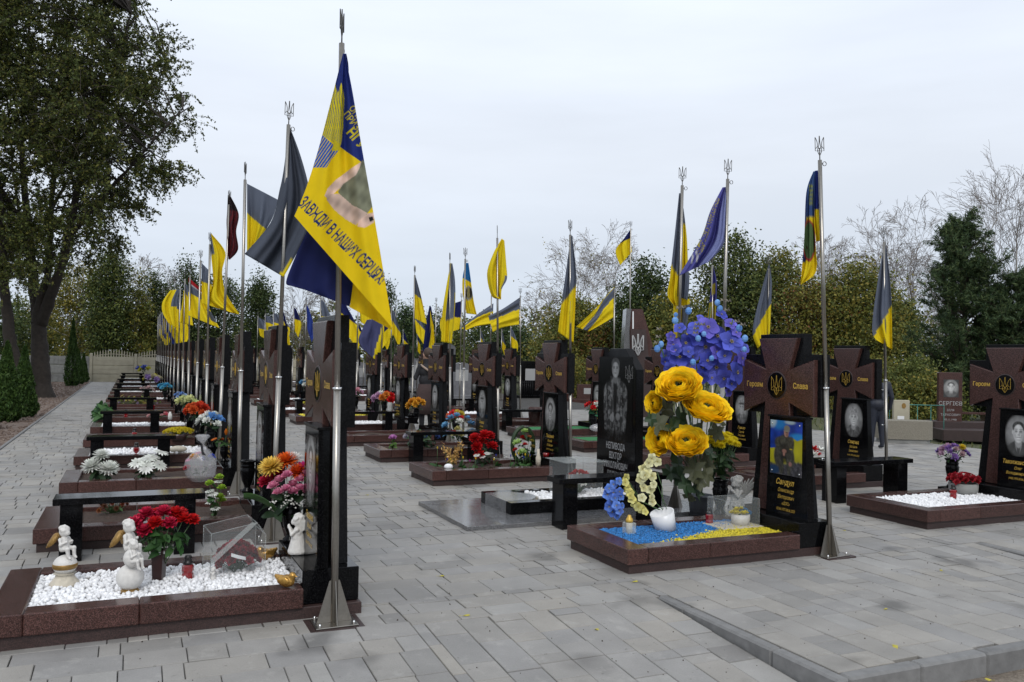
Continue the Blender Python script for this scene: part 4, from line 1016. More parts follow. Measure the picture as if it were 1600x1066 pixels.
def portrait(W, H, seed, cap=0, tone=.32, uniform=1, smile=0):
    X, Y = np.meshgrid(np.linspace(-1, 1, W), np.linspace(0, 2.5, H)); r = rng(seed); g = np.full((H, W), .003)
    n = blobn(H, W, 26, seed); n2 = blobn(H, W, 9, seed + 1)
    halo = ell(X, Y, 0, 1.0, 1.0, 1.05, .55); g += halo * (.13 + .10 * n2)
    sh = np.maximum(ell(X, Y, 0, 2.35, .93, .8, .06), ell(X, Y, 0, 1.95, .62, .42, .1)) * (1 - ell(X, Y, 0, 3.2, 1.4, .75, .3) * .5)
    body = (.035 + .16 * n * n2 if uniform else .03 + .04 * n2); g = g * (1 - sh) + body * sh
    for m in (-1, 1): g += .10 * ell(X, Y, m * .2 - m * (Y - 1.85) * .25, 1.85, .035, .35, .6) * sh
    nk = ell(X, Y, 0, 1.62, .23, .36, .12); g = g * (1 - nk) + tone * .5 * nk
    fc = ell(X, Y, 0, 1.02, .43, .60, .07); jaw = ell(X, Y, 0, 1.25, .34, .42, .1); fc = np.maximum(fc, jaw)
    shade = tone * (1.05 - .45 * np.abs(X + .05) / .43 - .12 * (Y - 1.0)); g = g * (1 - fc) + np.clip(shade, .03, 1) * fc
    for m in (-1, 1):
        g *= 1 - .62 * ell(X, Y, m * .17, .97, .11, .055, .4); g *= 1 - .55 * ell(X, Y, m * .18, .85, .14, .032, .4); g *= 1 - .25 * ell(X, Y, m * .17, 1.05, .12, .05, .5)
        g = g + .12 * ell(X, Y, m * .45, 1.05, .05, .13, .3)
        if smile: g *= 1 - .35 * ell(X, Y, m * .24, 1.24, .03, .1, .6)
    g *= 1 - .3 * ell(X, Y, .05, 1.1, .05, .14, .5); g *= 1 - .5 * ell(X, Y, 0, 1.185, .1, .025, .5)
    g *= 1 - .6 * ell(X, Y, 0, 1.335, .15 + .04 * smile, .028, .5); g += .07 * ell(X, Y, 0, 1.40, .1, .03, .5) * fc; g *= 1 - .22 * ell(X, Y, 0, 1.5, .18, .04, .6)
    if cap:
        c_ = ell(X, Y, 0, .55, .52, .34, .08) * (Y < .72); g = g * (1 - c_) + (.10 + .18 * n) * c_; pk = ell(X, Y, .0, .74, .46, .085, .2); g = g * (1 - pk) + (.05 if cap == 1 else .22) * pk
    else:
        hr = np.clip(ell(X, Y, 0, .72, .46, .36, .08) - ell(X, Y, 0, 1.02, .36, .46, .1), 0, 1); g = g * (1 - hr) + (.02 + .05 * n) * hr
    ov = ell(X, Y, 0, 1.25, 1.0, 1.27, .1); g = g * ov + .003 * (1 - ov)
    g = np.clip(g * 1.45 * r.uniform(.92, 1.08, (H, W)), .003, 1); return np.repeat(g[:, :, None], 3, 2) * np.array([1, .99, .97])
def soldier_photo(W=64, H=90):
    X, Y = np.meshgrid(np.linspace(0, 1, W), np.linspace(0, 1.5, H)); n = blobn(H, W, 30, 1)[..., None]; n2 = blobn(H, W, 7, 2)[..., None]; n3 = blobn(H, W, 55, 3)[..., None]
    im = np.ones((H, W, 3)) * np.array([.006, .035, .26]) * (.5 + n2 * 1.2)
    def put(m, c): nonlocal im; m = m[..., None]; im = im * (1 - m) + np.array(c) * m
    put(ell(X, Y, .28, .08, .22, .17, .5), (.01, .16, .42)); put(ell(X, Y, .05, .02, .14, .18, .4), (.35, .45, .5)); put(ell(X, Y, .62, .03, .16, .06, .4), (.3, .38, .42)); put(ell(X, Y, .88, .42, .25, .1, .5), (.01, .2, .5))
    ye = (Y > np.where(X < .55, .80 - .12 * X, .45 + .45 * (.15 - np.abs(X - .85)).clip(0))) * 1.
    im = im * (1 - ye[..., None]) + np.array([.36, .33, .012]) * (.75 + .5 * n2) * ye[..., None]
    ro = sm(-.05, .05, Y - (1.13 + .12 * np.sin(X * 5 + .4) * .5 + .06 * n[..., 0])); im = im * (1 - ro[..., None]) + (.012 + .16 * n3 * n) * np.array([1, .95, 1.1]) * ro[..., None]
    put(ell(X, Y, .12, 1.38, .2, .12, .4), (.01, .035, .09))
    camo = (.022 + .10 * n * n3) * np.array([1, .95, .75])
    def cam(m): nonlocal im; m = m[..., None]; im = im * (1 - m) + camo * m
    cam(ell(X, Y, .47, .72, .27, .34, .12)); cam(ell(X, Y, .27, .98, .15, .30, .15)); cam(ell(X, Y, .63, 1.02, .14, .28, .2)); cam(ell(X, Y, .30, .62, .16, .17, .2)); cam(ell(X, Y, .66, .62, .10, .2, .2)); cam(ell(X, Y, .36, 1.25, .08, .25, .2)); cam(ell(X, Y, .6, 1.3, .06, .2, .2))
    put(ell(X, Y, .47, .78, .15, .16, .25) * .7, (.015, .013, .012)); put(ell(X, Y, .43, 1.05, .10, .12, .3) * .8, (.006, .006, .008)); put(ell(X, Y, .45, .84, .07, .055, .3), (.26, .13, .10)); put(ell(X, Y, .44, .92, .035, .06, .3), (.28, .14, .11))
    put(ell(X, Y, .64, 1.18, .05, .06, .3), (.24, .12, .1)); put(ell(X, Y, .51, .33, .075, .12, .12), (.32, .17, .13)); put(ell(X, Y, .54, .36, .04, .09, .4) * .5, (.12, .06, .05)); put(ell(X, Y, .53, .205, .095, .085, .15), (.17, .155, .12)); put(ell(X, Y, .52, .28, .10, .025, .3) * .8, (.22, .2, .16))
    put(ell(X, Y, .50, .32, .018, .012, .4), (.03, .02, .02)); put(ell(X, Y, .535, .32, .018, .012, .4), (.03, .02, .02)); put(ell(X, Y, .52, .395, .025, .01, .4), (.12, .04, .035)); put(ell(X, Y, .66, .77, .045, .018, .3), (.4, .33, .02))
    return np.clip(im, .002, 1)
def standing_figure(W=70, H=110):
    """engraved half figure in uniform, hands before the belt"""
    X, Y = np.meshgrid(np.linspace(-1, 1, W), np.linspace(0, 3.1, H)); n = blobn(H, W, 34, 5); n2 = blobn(H, W, 60, 6); g = np.full((H, W), .003)
    def put(m, v): nonlocal g; g = g * (1 - m) + v * m
    n3 = blobn(H, W, 16, 9); camo = .022 + .075 * (n > .55) * n2 + .05 * (n3 > .6)
    wd = .50 + .16 * sm(.85, 1.3, Y) - .06 * sm(1.9, 2.6, Y); body = (1 - sm(0, .06, np.abs(X) - wd)) * sm(.78, .98, Y + .12 * (np.abs(X) < .3) - .16 * sm(.2, .6, np.abs(X)))
    put(body, camo); g *= 1 - .6 * ell(X, Y, -.45, 1.75, .035, .75, .4); g *= 1 - .6 * ell(X, Y, .45, 1.75, .035, .75, .4)
    put(ell(X, Y, 0, 1.45, .12, .75, .3), .012); g *= 1 - .5 * ell(X, Y, 0, 2.1, .02, .8, .5)
    for m in (-1, 1): g = g + .04 * ell(X, Y, m * .16, .95, .07, .16, .4); g *= 1 - .4 * ell(X, Y, m * .3, 1.35, .13, .02, .5)
    put(ell(X, Y, 0, .80, .13, .2, .2), .09)
    put(ell(X, Y, 0, .44, .215, .33, .08), .24 - .14 * np.abs(X) / .22); hr = np.clip(ell(X, Y, 0, .27, .235, .23, .1) - ell(X, Y, 0, .44, .19, .24, .1), 0, 1); put(hr, .03 + .03 * n)
    for m in (-1, 1): g *= 1 - .7 * ell(X, Y, m * .09, .42, .05, .03, .4); g *= 1 - .55 * ell(X, Y, m * .09, .365, .07, .018, .4)
    g *= 1 - .35 * ell(X, Y, .03, .49, .03, .09, .4); g *= 1 - .6 * ell(X, Y, 0, .61, .08, .018, .4)
    put(ell(X, Y, -.17, 2.28, .13, .15, .2), .14); put(ell(X, Y, .17, 2.22, .12, .14, .2), .12)
    for k in range(4):
        for m in (-1, 1): g *= 1 - .45 * ell(X, Y, m * (.10 + k * .045), 2.33, .010, .09, .4)
    g *= 1 - sm(2.55, 2.95, Y) * .9
    return np.repeat(np.clip(g * 1.35, .003, 1)[:, :, None], 3, 2)

# ---- shared shapes, local origin: ground, front edge of the base block, centre line
def cross_half_slab(): return [(.275, 1.86), (.275, 1.68), (.485, 1.68), (.485, 1.15), (.265, 1.15), (.37, .283)]
SLAB = [(y, z) for y, z in cross_half_slab()][::-1] + [(-y, z) for y, z in cross_half_slab()]
def cross_half(): return [(.245, 1.822), (.150, 1.548), (.445, 1.632), (.445, 1.15), (.155, 1.253), (.24, .284)]
CRS = cross_half()[::-1] + [(-y, z) for y, z in cross_half()]
DETS = {}
def _mk(k, f):
    if k not in DETS: DETS[k] = f()
    return DETS[k]
def m_block():
    b = MB(); b.box(0, .35, -.47, .46, .072, .28, .004); return b.mesh('base_block', 'black_granite')
def m_slab():
    b = MB(); b.prism(SLAB, .205, .30, 'x', .004); return b.mesh('cross_slab', 'black_granite_edge')
def m_cross():
    # face with a sunken round recess: ring of quads between outline and circle is made by an outer body plus a dark disc set proud by 2 mm
    b = MB(); b.prism(CRS, .160, .2045, 'x', .006)
    return b.mesh('granite_cross', 'brown_granite')
def m_recess():
    b = MB(); n = 36; R, yc, zc = .125, 0, 1.405
    for i in range(n):
        a0, a1 = 2 * math.pi * i / n, 2 * math.pi * (i + 1) / n
        P = lambda a, r_, x: (x, yc + math.cos(a) * r_, zc + math.sin(a) * r_)
        b.add([P(a0, R, .1585), P(a1, R, .1585), P(a1, R - .012, .1545), P(a0, R - .012, .1545)], [(0, 1, 2, 3)], True)
        b.add([P(a0, R, .1605), P(a1, R, .1605), P(a1, R, .1585), P(a0, R, .1585)], [(0, 1, 2, 3)], True)
    return b.mesh('recess_rim', 'brown_granite_matt')
def m_disc():
    b = MB(); n = 32; b.add([(.1565, math.cos(2 * math.pi * i / n) * .1135, 1.405 + math.sin(2 * math.pi * i / n) * .1135) for i in range(n)], [tuple(range(n))[::-1]])
    return b.mesh('emblem_disc', 'black_granite')
def m_pillar():
    b = MB(); v = []
    for x in (.085, .155):
        v += [(x, .035, .281), (x, -.475, .281), (x, -.435, 1.13), (x, .0, 1.13)]
    b.add(v, [(3, 2, 1, 0), (4, 5, 6, 7), (0, 1, 5, 4), (1, 2, 6, 5), (2, 3, 7, 6), (3, 0, 4, 7)]); return b.mesh('portrait_pillar', 'black_granite')
def m_cap():
    b = MB(); b.box(.075, .158, -.45, .015, 1.131, 1.15, .003); return b.mesh('pillar_cap', 'black_granite_edge')
def kerb_parts(t, hw, fill, seed, detail=True, L=1.66):
    def stone(nm, *a, bev=.006, mat='brown_granite'):
        b = MB(); b.box(*a, bev); return b.build(nm, mat, t)
    stone('plinth', .025, L + .36, -hw + .025, hw - .025, -.02, .0695, bev=.004, mat='brown_granite_matt')
    stone('kerb_stone', 0, .18, -hw, hw, .07, .19)
    if detail:
        for a, c in ((.1825, .75), (.7525, L - .003)):
            stone('kerb_stone', a, c, -hw, -hw + .15, .07, .19); stone('kerb_stone', a, c, hw - .15, hw, .07, .19)
    else:
        stone('kerb_stone', .1825, L - .003, -hw, -hw + .15, .07, .19); stone('kerb_stone', .1825, L - .003, hw - .15, hw, .07, .19)
    x0, x1, y0, y1 = .182, L - .002, -hw + .152, hw - .152
    if fill == 'soil':
        r = rng(seed); ph = r.uniform(0, 6, 3)
        b = MB(); b.grid(lambda s_, q: (x0 + s_ * (x1 - x0), y0 + q * (y1 - y0), .150 + .016 * math.sin(s_ * 11 + ph[0]) * math.sin(q * 7 + ph[1]) + .006 * math.sin(s_ * 47 + q * 31)), 40, 24); b.build('soil_bed', 'soil', t)
    elif fill == 'turf':
        b = MB(); b.box(x0, x1, y0, y1, .12, .178); b.build('turf_mat', 'turf', t)
    elif fill in ('white', 'white_far', 'yellow'):
        b = MB(); b.box(x0, x1, y0, y1, .1, .142); b.build('gravel_bed', 'plaster_cream' if fill != 'yellow' else 'yellow_pebble', t)
        key = (fill, hw); pitch = .028 if fill == 'white' else .05
        me = _mk(key, lambda: gravel_mesh(x0, x1, y0, y1, .155, pitch, seed, 'yellow_pebble' if fill == 'yellow' else 'white_pebble'))
        o = link('gravel', me, t); o['kind'] = 'stuff'
    elif fill == 'blueyellow':
        b = MB(); b.box(x0, x1, y0, y1, .1, .15); b.build('gravel_bed', 'soil', t)
        def yel(x, y, r): return ((x - .18) * .42 + (y0 - y) * 1.15 + r.normal(size=len(x)) * .035) > .045
        for nm, kp in (('blue_pebble', lambda x, y, r: ~yel(x, y, r)), ('yellow_pebble', yel)):
            o = link('gravel', gravel_mesh(x0, x1, y0, y1, .162, .0165, seed, nm, kp), t); o['kind'] = 'stuff'
            o['label'] = ('blue' if nm[0] == 'b' else 'yellow') + ' dyed gravel half of the bed'
NAMES = {'s': [('s1', .068, -.205, .555, .9), ('s2', .046, -.215, .492, .8), ('s3', .046, -.215, .434, .8), ('s4', .036, -.215, .384, .8), ('s5', .034, -.215, .332, .72)],
         't': [('t1', .062, -.215, .545, .75), ('t2', .045, -.215, .485, .85), ('t3', .045, -.215, .43, .8), ('t4', .034, -.215, .375, .72)],
         'v': [('v1', .062, -.215, .545, .85), ('v2', .045, -.215, .485, .85), ('v3', .045, -.215, .43, .8), ('t4', .032, -.215, .375, .72)],
         'g': [('g1', .062, -.215, .545, .85), ('g2', .045, -.215, .485, .85), ('g3', .045, -.215, .43, .8), ('t4', .032, -.215, .375, .72)],
         'm': [('m1', .062, -.215, .545, .85), ('m2', .045, -.215, .485, .85), ('m3', .045, -.215, .43, .8), ('t4', .032, -.215, .375, .72)]}
def pic_fn(y0, y1, z0, z1, x): return lambda s_, t_: np.stack([np.full(s_.shape, x), y0 + (y1 - y0) * s_, z0 + (z1 - z0) * t_], 1)
PV = {1: dict(cap=0), 2: dict(cap=1), 3: dict(cap=2, tone=.4), 4: dict(cap=0, uniform=0, smile=1, tone=.42), 5: dict(cap=0, tone=.24), 6: dict(cap=1, tone=.28)}
def memorial(x0, yc, label, portrait_k=1, names='m', hi=False, group='granite cross memorials'):
    t = thing('cross_memorial', label, 'cross memorial', (x0 + 1.66, yc, 0), 0, group)
    link('base_block', _mk('block', m_block), t); link('cross_slab', _mk('slab', m_slab), t)
    c = link('granite_cross', _mk('cross', m_cross), t)
    link('recess_rim', _mk('rim', m_recess), c); link('emblem_disc', _mk('disc', m_disc), c)
    link('trident', _mk('tri', lambda: trident_flat(.150, 0, 1.405, .1562, .0155, .0015).mesh('trident', 'gold_paint')), c)
    link('lettering', _mk('hero', lambda: text_mesh([('heroiam', .066, .292, 1.385, .92)], 'gold_paint', x=.1588)), c)
    link('lettering', _mk('slava', lambda: text_mesh([('slava', .066, -.292, 1.385, .92)], 'gold_paint', x=.1588)), c)
    p = link('portrait_pillar', _mk('pillar', m_pillar), t); link('pillar_cap', _mk('cap', m_cap), p)
    if portrait_k == 'photo':
        link('photo_plate', grid_print('photo_plate', soldier_photo(), pic_fn(-.015, -.405, 1.105, .64, .0825), 'photo_print'), p)
        for y, z in ((-.04, 1.075), (-.375, 1.075), (-.04, .665), (-.375, .665)):
            b = MB(); b.ball((.080, y, z), (.004, .008, .008), 8, 5); b.build('plate_screw', 'steel_bright', p)
    else:
        W, H = (56, 72) if hi else (26, 34)
        link('portrait', _mk(('por', portrait_k, hi), lambda: grid_print('portrait', portrait(W, H, 20 + portrait_k, **PV[portrait_k]), pic_fn(-.06, -.37, 1.08, .63, .0828), 'engraving')), p)
    link('name_lettering', _mk(('nm', names), lambda: text_mesh(NAMES[names], 'gold_paint', x=.0828)), p)['kind'] = 'stuff'
    return t
def border(x0, yc, hw, fill, label, seed, detail=False):
    t = thing('grave_border', label, 'grave border', (x0, yc, 0), 0, 'granite grave borders'); kerb_parts(t, hw, fill, seed, detail); return t
LN_ = ['near left', 'second', 'third', 'fourth']
FILL1 = ['white', 'soil', 'soil', 'white_far', 'soil', 'white_far', 'soil', 'soil', 'soil', 'white_far'] + ['soil', 'white_far'] * 4
FT = {'white': 'white pebbles', 'white_far': 'white pebbles', 'soil': 'bare soil', 'turf': 'green artificial turf', 'blueyellow': 'blue and yellow gravel', 'yellow': 'yellow gravel'}
PK = [1, 2, 5, 3, 6, 1, 2, 4, 5, 3, 6, 1, 2, 5, 4, 3, 1, 6]
for k, y in enumerate(ROW_Y1):
    memorial(RX[1], y, f'granite cross memorial, {ORD[k]} from the camera in the left row', PK[k], ['m', 'v', 'g', 't'][k % 4], k < 2)
    border(RX[1], y, .54, FILL1[k], f'brown granite border with {FT[FILL1[k]]}, {ORD[k]} from the camera, left row', 40 + k, k < 3)
FILL2 = ['blueyellow', None, 'soil', 'soil', 'soil', 'white_far', 'yellow', 'white_far', 'soil', 'white_far'] + ['soil'] * 8
PK2 = ['photo', None, 5, 6, 2, 1, 3, 4, 2, 5, 1, 6, 2, 3, 1, 4, 5, 2]
for k, y in enumerate(ROW_Y2):
    if y is None: continue
    memorial(RX[2], y, 'granite cross memorial with a colour photograph of a kneeling soldier on its pillar' if k == 0 else f'granite cross memorial, {ORD[k - 1]} beyond the black pointed stele in the middle row', PK2[k], 's' if k == 0 else ['m', 'v', 'g', 't'][(k + 2) % 4], k in (2, 3))
    border(RX[2], y, .49, FILL2[k], 'brown granite border with blue and yellow gravel under the giant flowers' if k == 0 else f'brown granite border with {FT[FILL2[k]]}, {ORD[k - 1]} past the black stele, middle row', 70 + k, k in (0, 2, 3))
FILL3 = ['white', 'soil', 'soil', 'turf', 'turf', 'soil', 'white_far'] + ['soil', 'white_far'] * 6
PK3 = [4, 3, 6, 5, 2, None, 1, 2, 5, 6, 3, 1, 4, 2, 5, 6, 1, 3]
for k, y in enumerate(ROW_Y3):
    if k != 5: memorial(RX[3], y, f'granite cross memorial, {ORD[k]} from the right edge in the right row', PK3[k], ['t', 'v', 'g', 'm'][k % 4], k < 2)
    border(RX[3], y, .52, FILL3[k], f'brown granite border with {FT[FILL3[k]]}, {ORD[k]} from the right edge, right row', 100 + k, k < 2)

# ---- benches
def bench_mesh(L):
    a = MB(); a.box(0, L, 0, .27, .43, .48, .004); b = MB(); b.box(.05, .205, .02, .25, 0, .4295, .003); c = MB(); c.box(L - .225, L - .07, .02, .25, 0, .4295, .003)
    return a.mesh('seat', 'black_granite'), b.mesh('leg', 'black_granite'), c.mesh('leg', 'black_granite')
def bench(x, y, L, label, rz=0.):
    ms = _mk(('bench', L), lambda: bench_mesh(L)); t = thing('granite_bench', label, 'bench', (x, y, 0), rz, 'black granite benches')
    link('seat', ms[0], t); link('leg', ms[1], t); link('leg', ms[2], t)
for j in range(9): bench(-.52, 7.22 + 5.08 * j, 1.08, f'black granite bench, {ORD[j]} from the camera in the left row')
bench(3.67, 7.09, 1.22, 'black granite bench between the blue and yellow bed and the glass covered grave')
for j in range(7): bench(3.78 if j == 0 else 3.7, 12.0 + 4.75 * j if j else 12.1, 1.22, f'black granite bench, {ORD[j]} beyond the black stele in the middle row')
for j in range(6): bench(7.38, 7.42 + 4.75 * j, 1.25, f'black granite bench, {ORD[j]} from the right edge in the right row')

# ---- flagpoles
def pole_parts(key, low_r, up_r):
    a = MB(); a.tube([(0, 0, .012), (0, 0, 1.40)], low_r, 14); b = MB(); b.tube([(0, 0, 1.40), (0, 0, 3.38)], up_r, 14); b.lathe([(.001, 3.385), (up_r * .8, 3.382), (up_r, 3.376)], seg=12)
    c = MB(); c.lathe([(low_r + .001, -.006), (low_r + .006, -.004), (low_r + .006, .006), (low_r + .001, .008)], (0, 0, 1.40), 16)
    d = MB(); d.box(-.125, .125, -.1, .1, .006, .014, .002)
    g1 = MB(); g1.prism([(-.105, .0145), (.105, .0145), (.03, .26), (-.03, .26)], -.002, .002, 'y'); g2 = MB(); g2.prism([(-.085, .0145), (.085, .0145), (.03, .26), (-.03, .26)], -.002, .002, 'x')
    bt = MB(); [(bt.lathe([(.008, 0), (.008, .012), (.004, .02)], (x, y, .0145), 6)) for x in (-.1, .1) for y in (-.08, .08)]
    tl = MB(); tl.box(-.16, .16, -.13, .13, -.02, .005, .002)
    cl = MB(); cl.tube([(0, .01, 1.27), (0, .055, 1.27)], .007, 8); cl.ball((0, .06, 1.27), .011, 8, 6); cl2 = MB(); cl2.tube([(0, .01, .80), (0, .055, .80)], .007, 8); cl2.ball((0, .06, .80), .011, 8, 6)
    hk = MB(); hk.tube([(up_r + .022 + .016 * math.cos(a_), 0, 3.35 + .018 * math.sin(a_)) for a_ in np.linspace(0, 6.28, 13)], .003, 6); hk.tube([(up_r, 0, 3.35), (up_r + .01, 0, 3.35)], .004, 6)
    fn = MB(); R3 = [[(p[0] * .085, 0, 3.44 + p[1] * .145) for p in s_] for s_ in TRI_S]
    for s_ in R3: fn.tube(s_, .0032, 5)
    fn.tube([(0, 0, 3.38), (0, 0, 3.45)], .0045, 6)
    return dict(lower_tube=a.mesh('lower_tube', 'steel'), upper_tube=b.mesh('upper_tube', 'steel'), joint_ring=c.mesh('joint_ring', 'steel_bright'), base_plate=d.mesh('base_plate', 'steel'),
                gusset=[g1.mesh('gusset', 'steel'), g2.mesh('gusset', 'steel')], anchor_bolts=bt.mesh('anchor_bolts', 'steel_bright'), base_tile=tl.mesh('base_tile', 'brown_granite_matt'), clamp=[cl.mesh('clamp', 'steel_bright'), cl2.mesh('clamp', 'steel_bright')],
                flag_hook=hk.mesh('flag_hook', 'finial_metal'), trident_finial=fn.mesh('trident_finial', 'finial_metal'))
PP = pole_parts('a', .0215, .0170)
POLES = {}
def flagpole(key, x, y, label, top=None, fin_rot=0., height=3.38, clamps=True):
    """top: the point of the photograph (u, v) where the tube ends, gives each pole its own slight lean and height"""
    t = thing('flagpole', label, 'flagpole', (x, y, 0), 0, 'steel flagpoles beside the graves'); h = height; lean = 0.
    if top:
        d = depth_of((x, y, 1.6)); T = at_depth(top[0], top[1], d); h = T.z
        t.rotation_euler = (-math.atan2(T.y - y, h), math.atan2(T.x - x, h), 0)
    for nm, me in PP.items():
        for m in (me if isinstance(me, list) else [me]):
            if nm == 'clamp' and not clamps: continue
            o = link(nm, m, t)
            if nm == 'upper_tube': s_ = (h - 1.40) / 1.98; o.scale.z = s_; o.location.z = 1.40 * (1 - s_)
            if nm in ('trident_finial', 'flag_hook'): o.location.z = h - 3.38; o.rotation_euler.z = fin_rot
    if top: T = at_depth(top[0], top[1], depth_of((x, y, 1.6)))
    else: T = Vector((x, y, h))
    POLES[key] = (Vector((x, y, 0)), T); return t
R1T = {0: (534, 68), 1: (451, 195), 2: (383, 281), 3: (358, 320), 4: (328, 382), 5: (313.5, 407), 6: (297, 430), 7: (289, 436)}
for k in range(18):
    flagpole(('L', k), 1.13 if k else 1.135, ROW_Y1[k] - .67 if k else 5.075, f'steel flagpole, {ORD[k]} from the camera in the left row', R1T.get(k), [1.05, .25, 1.15, 1.0, .9, .5, .2, 1.2][k % 8] + (0 if k < 8 else .3))
flagpole(('M', 0), 5.37, 5.44, 'steel flagpole right of the soldier photograph memorial', (1281, 250), -.35)
flagpole(('M', 1), 5.40, 6.95, 'steel flagpole rising behind the blue flowers, right one of two', (1137, 280), -.3)
flagpole(('M', 2), 5.32, 7.60, 'steel flagpole rising behind the blue flowers, left one of two', (1066, 290), -.4)
R2T = {3: (891, 367), 4: (777, 372), 5: (727, 405), 6: (703, 412), 7: (648, 430)}
R2P = [(3, 5.36, 10.05), (4, 5.36, 12.5), (5, 5.36, 14.08), (6, 5.36, 14.75), (7, 5.36, 17.1), (8, 5.36, 19.6)] + [(k + 9, 5.36, 22.0 + 2.45 * k) for k in range(9)]
for k, x, y in R2P: flagpole(('M', k), x, y, f'steel flagpole, {ORD[k - 3]} beyond the black stele in the middle row', R2T.get(k), [.2, 1.0, .8, .4, 1.1][k % 5])
R3P = [(0, 9.22, 8.35, (1381, 378)), (1, 9.22, 10.68, (1201, 420)), (2, 9.22, 12.08, (1113, 415)), (3, 9.5, 15.88, (960, 452)), (4, 9.22, 20.1, (813, 462)), (5, 9.22, 22.2, None), (6, 9.22, 24.6, None), (7, 9.22, 27.0, None), (8, 9.22, 29.4, None), (9, 9.22, 31.8, None), (10, 9.22, 34.2, None), (11, 9.22, 36.6, None)]
for k, x, y, tp in R3P: flagpole(('R', k), x, y, f'steel flagpole, {ORD[k]} from the right edge in the right row', tp, -.2 + .15 * (k % 4))
# ================================================================== FLOWERS AND GRAVE GOODS
def frame_of(n):
    n = np.asarray(n, float); n = n / np.linalg.norm(n); a = np.cross(n, [0, 0, 1.]) if abs(n[2]) < .95 else np.cross(n, [1., 0, 0]); a /= np.linalg.norm(a); return a, np.cross(n, a), n
def petals(c, nrm, N_, az, el0, el1, L, W, r0, z0, col, r, cup=.3, seg=4, tip=None):
    """N_ curved petals as small grids; arrays az.. give each petal its own pose; el0/el1 elevation at root/tip"""
    A, B_, C_ = frame_of(nrm); az, el0, el1, L, W, r0, z0 = [np.broadcast_to(np.asarray(q, float), (N_,)) for q in (az, el0, el1, L, W, r0, z0)]
    cols = np.asarray(col, float); cols = cols[r.randint(0, len(cols), N_)] * r.uniform(.8, 1.2, (N_, 1))
    S_ = np.linspace(0, 1, seg + 1); wp = np.sin(math.pi * (S_ * .82 + .12)) ** .7; wp[-1] *= .55
    rad, zz = r0.copy(), z0.copy(); V, CC = [], []
    for i, s_ in enumerate(S_):
        el = el0 + (el1 - el0) * s_
        if i: rad = rad + np.cos(el) * L / seg; zz = zz + np.sin(el) * L / seg
        for m in (-1, 0, 1):
            off = m * W * wp[i] / 2; lift = (abs(m) * cup * W * wp[i]) * np.cos(el); inn = -abs(m) * cup * W * wp[i] * np.sin(el)
            x, y = rad + inn, off; ca, sa = np.cos(az), np.sin(az)
            px, py = ca * x - sa * y, sa * x + ca * y
            V.append(np.asarray(c) + px[:, None] * A + py[:, None] * B_ + (zz + lift)[:, None] * C_)
            CC.append(cols * (.72 + .4 * s_) if tip is None else cols * (1 - s_) + np.asarray(tip) * s_)
    V = np.stack(V, 1).reshape(-1, 3); CC = np.stack(CC, 1).reshape(-1, 3); k = (seg + 1) * 3
    Fb = np.array([(i * 3 + j, i * 3 + j + 1, (i + 1) * 3 + j + 1, (i + 1) * 3 + j) for i in range(seg) for j in (0, 1)])
    return V, (Fb[None] + (np.arange(N_) * k)[:, None, None]).reshape(-1, 4), CC
